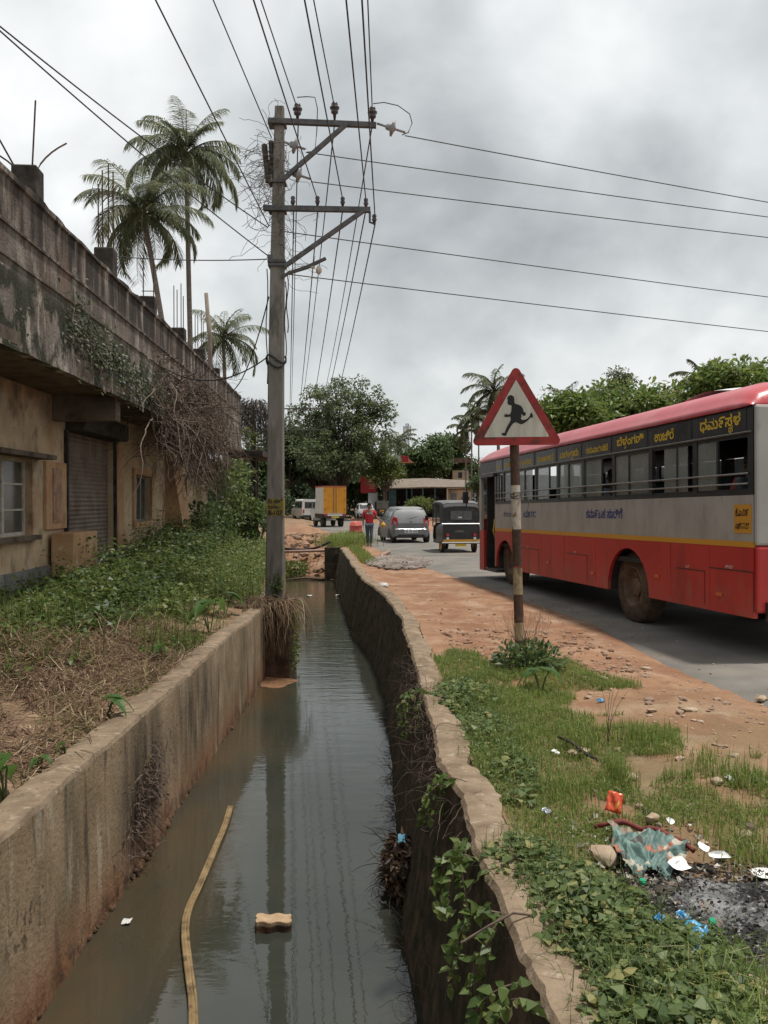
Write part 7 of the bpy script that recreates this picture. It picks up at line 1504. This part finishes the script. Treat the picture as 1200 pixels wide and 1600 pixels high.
# ------------------------------------------------------------------ rubbish heap on the verge
def H(px, py, up=0.0): p = gp(px, py, 0.02); p.z = max(zr(p.x, p.y), 0.0) + up; return p
ash_m = mat('burnt_ash', (0.010, 0.010, 0.010), (0.05, 0.048, 0.046), scale=14, rough=0.95, bump=0.015, bscale=60, detail=10, layers=[dict(c=(0.30, 0.30, 0.30), sc=4.5, lo=0.47, hi=0.62, amt=0.8), dict(c=(0.42, 0.41, 0.39), sc=42, lo=0.58, hi=0.66, amt=0.8), dict(c=(0.20, 0.13, 0.09), sc=9, lo=0.6, hi=0.7, amt=0.7)])
ash_c = H(1135, 1425); m = MB(); A = []
for r in np.linspace(0, 1, 22):
    row = []
    for a in np.linspace(0, 2 * math.pi, 56):
        q = r * (1 + 0.25 * math.sin(a * 3 + 1) + 0.12 * math.sin(a * 7)); x = ash_c.x + 0.15 + q * math.cos(a) * 0.58; y = ash_c.y + q * math.sin(a) * 0.52
        row.append((x, y, zr(x, y) - 0.012 + 0.075 * (1 - r ** 2) + 0.05 * (fbm(x * 9, y * 9, 71) - 0.47) * (1.15 - r) + 0.03 * (fbm(x * 28, y * 28, 72) - 0.47) * (1.1 - r)))
    A.append(row)
m.grid(np.array(A)[:, ::-1]); tag(m.build('ash_heap', ash_m, smooth=True), 'low heap of grey and black ash from burnt rubbish on the verge', 'ash heap')
char = leafmat('charred_scraps', (0.016, 0.015, 0.014), (0.085, 0.078, 0.072), 0.05, rough=0.95, c3=(0.40, 0.38, 0.36))
n = 3200; a = rng.random(n) * 6.28; q = rng.random(n) ** 0.5; x = ash_c.x + 0.12 + q * np.cos(a) * 0.62; y = ash_c.y + 0.02 + q * np.sin(a) * 0.52; P = np.stack([x, y, gz_right(x, y) + 0.07 * (1 - q ** 2) + 0.01 + 0.03 * rng.random(n)], -1)
m = MB(); L = 0.006 + 0.024 * rng.random(n) ** 3; m.quads(leaf_quads(P, rvec(n) * np.array([1, 1, 0.5]), rvec(n) * 0.7 + np.array([0, 0, 1.0]), L, L * 0.7, 0.4)); tag(m.build('charred_scraps', char), kind='stuff')
junk = leafmat('mixed_paper_scraps', (0.10, 0.085, 0.07), (0.42, 0.38, 0.33), 0.1, rough=0.8, c3=(0.6, 0.58, 0.55))
n = 800; x = np.maximum(ash_c.x - 0.22 + rng.normal(size=n) * 0.30, 0.95 + 0.3 * rng.random(n)); y = ash_c.y + 0.22 + rng.normal(size=n) * 0.42; P = np.stack([x, y, gz_right(x, y) + 0.012 + 0.03 * rng.random(n)], -1)
m = MB(); L = 0.012 + 0.045 * rng.random(n) ** 2; m.quads(leaf_quads(P, rvec(n) * np.array([1, 1, 0.3]), rvec(n) * 0.6 + np.array([0, 0, 1.0]), L, L * 0.8, 0.3)); tag(m.build('paper_scraps', junk), kind='stuff')
m = MB()
for i in range(520):
    x = max(ash_c.x - 0.1 + rng.normal() * 0.45, 1.1 + 0.3 * rng.random()); y = ash_c.y + rng.normal() * 0.45; s = 0.008 + 0.024 * rng.random() ** 2; rock(m, (x, y, zr(x, y) + 0.02 + s * 0.3), (s, s, s * 0.7), 30000 + i)
tag(m.build('rubbish_crumbs', mat('brown_black_crumbs', (0.015, 0.013, 0.012), (0.22, 0.17, 0.13), scale=4, rough=0.9, lo=0.42, hi=0.62)), kind='stuff')
# crumpled printed sack with rolled dark red edge
sack = bpy.data.materials.new('printed_sack'); sack.use_nodes = True; nt = sack.node_tree; b = nt.nodes['Principled BSDF']; b.inputs['Roughness'].default_value = 0.55
tcs = nt.nodes.new('ShaderNodeTexCoord'); mp = nt.nodes.new('ShaderNodeMapping'); mp.inputs['Scale'].default_value = (15, 19, 12); vo = nt.nodes.new('ShaderNodeTexVoronoi'); vo.inputs['Scale'].default_value = 1.0; nt.links.new(tcs.outputs['Object'], mp.inputs[0]); nt.links.new(mp.outputs[0], vo.inputs['Vector'])
sp2 = nt.nodes.new('ShaderNodeSeparateColor'); nt.links.new(vo.outputs['Color'], sp2.inputs[0]); rp2 = nt.nodes.new('ShaderNodeValToRGB'); rp2.color_ramp.interpolation = 'CONSTANT'; e = rp2.color_ramp.elements
e[0].position = 0; e[0].color = (0.075, 0.135, 0.12, 1); e[1].position = 0.42; e[1].color = (0.12, 0.20, 0.175, 1)
for ps, cc in ((0.60, (0.30, 0.105, 0.06, 1)), (0.70, (0.21, 0.155, 0.11, 1)), (0.82, (0.05, 0.045, 0.04, 1)), (0.90, (0.36, 0.33, 0.26, 1))): k = e.new(ps); k.color = cc
nt.links.new(sp2.outputs[0], rp2.inputs[0]); nt.links.new(rp2.outputs[0], b.inputs['Base Color'])
k0 = H(1012, 1338); se = empty('crumpled_sack', k0, label='crumpled green and orange printed sack with a dark red rolled hem, half burnt', cat='sack')
m = MB(); A = []
c00, c10, c01, c11 = (H(948, 1295) - k0), (H(1078, 1328) - k0), (H(975, 1368) - k0), (H(1040, 1372) - k0)
for v in np.linspace(0, 1, 44):
    row = []
    for u in np.linspace(0, 1, 60):
        p = (c00 * (1 - u) + c10 * u) * (1 - v) + (c01 * (1 - u) + c11 * u) * v
        row.append((p.x + 0.018 * math.sin(v * 9 + u * 4), p.y + (0.012 + 0.03 * v) * math.sin(u * 11) + 0.02 * v * math.sin(u * 23), p.z + 0.015 + 0.03 * (1 - v) + 0.085 * (fbm(u * 6 + 2, v * 5, 81) - 0.4) + 0.075 * abs(fbm(u * 9, v * 8, 83) - 0.47) + 0.012 * abs(vnoise(u * 19, v * 16, 85) - 0.5)))
    A.append(row)
m.grid(np.array(A)[:, ::-1]); m.build('sheet', sack, se, smooth=True)
m = MB(); hp2 = smoothp([H(x, y) - k0 + Vector((0, 0, z)) for x, y, z in ((930, 1292, 0.02), (950, 1296, 0.050), (975, 1297, 0.062), (1000, 1306, 0.056), (1020, 1309, 0.066), (1045, 1319, 0.060), (1062, 1324, 0.055), (1084, 1334, 0.035))], 5); m.tube(hp2, [0.007 + 0.010 * float(vnoise(i * 0.75, 0, 3)) + 0.003 * math.sin(math.pi * i / 35) for i in range(len(hp2))], 8); m.build('rolled_hem', mat('maroon_cloth', (0.11, 0.02, 0.018), (0.18, 0.04, 0.032), scale=22, rough=0.7), se, smooth=True)
platem = mat('white_foam_plate', (0.76, 0.76, 0.75), (0.82, 0.82, 0.81), scale=9, rough=0.5)
for px, py, w, d, rz, tl, lab in ((1060, 1362, 0.055, 0.045, 0.4, 30, 'scorched white plate piece lying in front of the printed sack'), (1097, 1336, 0.05, 0.035, 1.0, 25, 'white plate scrap at the end of the dark red hem'), (1122, 1347, 0.055, 0.022, 0.2, 40, 'curved white plate rim on the burnt heap right of the sack'), (1192, 1378, 0.05, 0.04, 0.0, 20, 'white plate piece at the right edge of the photo'), (1045, 1285, 0.03, 0.025, 0.7, 35, 'small white scrap on grass above the dark red hem')):
    p = H(px, py, 0.05 if py > 1300 else 0.02); m = MB(); P = []
    for r in (0.0, 0.55, 0.85, 1.0): P.append([(r * w * math.cos(a) * (1 + 0.22 * math.sin(3 * a + px) + 0.10 * math.sin(7 * a)), r * d * math.sin(a) * (1 + 0.2 * math.sin(2 * a + 1)), 0.014 * max(0, r - 0.5) * 2) for a in np.linspace(0, 2 * math.pi, 22)])
    m.grid(np.array(P)[:, ::-1]); o = m.build('plate_scrap', platem, smooth=True, loc=p); o.rotation_euler = (R(tl), R(8), rz); tag(o, lab, 'plate', 'broken white plates on the rubbish heap')
def packet(px, py, w, h, cols, rot, lab, up=0.03, name='wrapper'):
    p = H(px, py, up); m = MB(); A = []
    for v in np.linspace(-1, 1, 9): A.append([(u * w / 2 * (1 + 0.06 * math.sin(5 * v)), v * h / 2, 0.007 * math.sin(u * 4 + v * 3) + 0.0025 * rng.normal()) for u in np.linspace(-1, 1, 9)])
    m.grid(np.array(A)[:, ::-1]); o = m.build(name, cols, smooth=True, loc=p); o.rotation_euler = rot; sd = o.modifiers.new('thickness', 'SOLIDIFY'); sd.thickness = 0.004; return tag(o, lab, 'wrapper', 'wrappers in the litter')
bluew = mat('shiny_blue_wrapper', (0.015, 0.14, 0.36), (0.06, 0.34, 0.55), scale=26, rough=0.4, spec=0.4, layers=[dict(c=(0.45, 0.55, 0.65), sc=45, lo=0.6, hi=0.63, amt=0.9), dict(c=(0.4, 0.12, 0.05), sc=30, lo=0.66, hi=0.68)])
packet(960, 1263, 0.085, 0.11, mat('shiny_red_wrapper', (0.50, 0.035, 0.012), (0.62, 0.09, 0.02), scale=20, rough=0.28, spec=0.7, layers=[dict(c=(0.65, 0.33, 0.05), sc=30, lo=0.6, hi=0.64)]), (R(65), R(12), R(-10)), 'bright red snack wrapper standing in the grass above the sack', 0.055)
packet(1087, 1468, 0.085, 0.07, bluew, (R(20), R(5), R(-25)), 'shiny bright blue wrapper on the ash heap edge', 0.06)
packet(1100, 1497, 0.085, 0.05, mat('pale_blue_card', (0.09, 0.20, 0.27), (0.16, 0.28, 0.34), scale=14, rough=0.5), (R(12), R(4), R(-22)), 'dull teal blue packet just below the bright blue wrapper', 0.04)
packet(1066, 1442, 0.05, 0.04, bluew, (R(40), R(10), R(30)), 'small crinkled blue wrapper scrap above the bright blue one', 0.05)
packet(1030, 1446, 0.05, 0.03, bluew, (R(30), 0, R(50)), 'blue wrapper corner at the leafy edge left of the other blue scraps', 0.05)
0 and packet(758, 1592, 0.05, 0.04, mat('purple_wrapper', (0.25, 0.03, 0.22), (0.36, 0.06, 0.32), scale=20, rough=0.4), (R(30), 0, 0.5), 'magenta wrapper scrap in the leaves at the bottom photo edge', 0.05)
packet(938, 1098, 0.06, 0.035, bluew, (R(35), 0, 0.3), 'small blue wrapper on dirt right of the sign foot bush', 0.02)
packet(853, 1270, 0.05, 0.04, mat('silver_wrapper', (0.25, 0.28, 0.32), (0.4, 0.42, 0.45), scale=20, rough=0.3, metal=0.4), (R(30), 0, 0.8), 'silvery wrapper in the grass left of the red one', 0.03)
for px, py, lab in ((1003, 1389, 'green bottle cap at the foot of the sack'), (1112, 1453, 'green bottle cap beside the bright blue wrapper')):
    m = MB(); m.lathe([(0, 0.014), (0.013, 0.014), (0.0155, 0.011), (0.0155, 0), (0, 0)], (0, 0, 0), 14); o = m.build('bottle_cap', mat('green_plastic_cap', (0.01, 0.28, 0.14), rough=0.35) if 'green_plastic_cap' not in MATS else MATS['green_plastic_cap'], loc=H(px, py, 0.05)); o.rotation_euler = (0.5, 0.3, 0); tag(o, lab, 'bottle cap')
stone_m = mat('pale_tan_stone', (0.27, 0.195, 0.13), (0.42, 0.33, 0.24), scale=7, rough=0.9, bump=0.006, bscale=40)
for k, (px, py, s, fl, lab) in enumerate(((942, 1335, 0.075, 0.6, 'rounded tan stone at the left end of the printed sack'), (1168, 1545, 0.09, 0.45, 'flat tan block in the grass near the bottom right'), (1120, 1225, 0.05, 0.5, 'pale stone in the sparse grass right of the red wrapper'), (905, 1172, 0.07, 0.4, 'flat pale stone beside the dark sticks in the grass'), (985, 1210, 0.045, 0.5, 'grey stone between grass tufts above the red wrapper'),
                            (1190, 1030 + 60, 0.06, 0.5, 'stone on the gravelly shoulder at the right edge'), (1010, 1045, 0.05, 0.5, 'stone on the gravelly shoulder midway along the bus'), (600, 914, 0.12, 0.5, 'white lump on the dirt at the wall bend'), (1020, 1275, 0.04, 0.6, 'brownish stone right of the red wrapper'), (1165, 1300, 0.045, 0.5, 'reddish stone in grass at the right edge'), (1075, 1110, 0.06, 0.4, 'flat broken stone slab on the stony shoulder'))):
    m = MB(); rock(m, (0, 0, 0), (s * 1.1, s * 0.85, s * fl), 777 + k, IC2, 0.3); o = m.build('stone', stone_m if k != 7 else foam, loc=H(px, py, s * fl * 0.35)); autosmooth(o, 35); tag(o, lab, 'stone', 'loose stones on the verge')
m = MB(); p = H(915, 1180, 0.03); q = H(872, 1160, 0.06); m.tube([q, (p + q) / 2 + Vector((0, 0, 0.02)), p, H(945, 1192, 0.02)], [0.010, 0.012, 0.012, 0.008], 6); tag(m.build('stick', dark_con), 'dark charred stick lying in the verge grass', 'stick')
for px, py, lab in ((1140, 1222, 'white paper scrap by the pale stone in sparse grass'), (868, 1175, 'white paper scrap left of the dark stick'), (1180, 1225, 'dark rag scrap on dirt at the right edge')):
    packet(px, py, 0.05, 0.04, platem if 'white' in lab else blackp, (R(25), R(10), 0.6), lab, 0.02, 'paper_scrap')
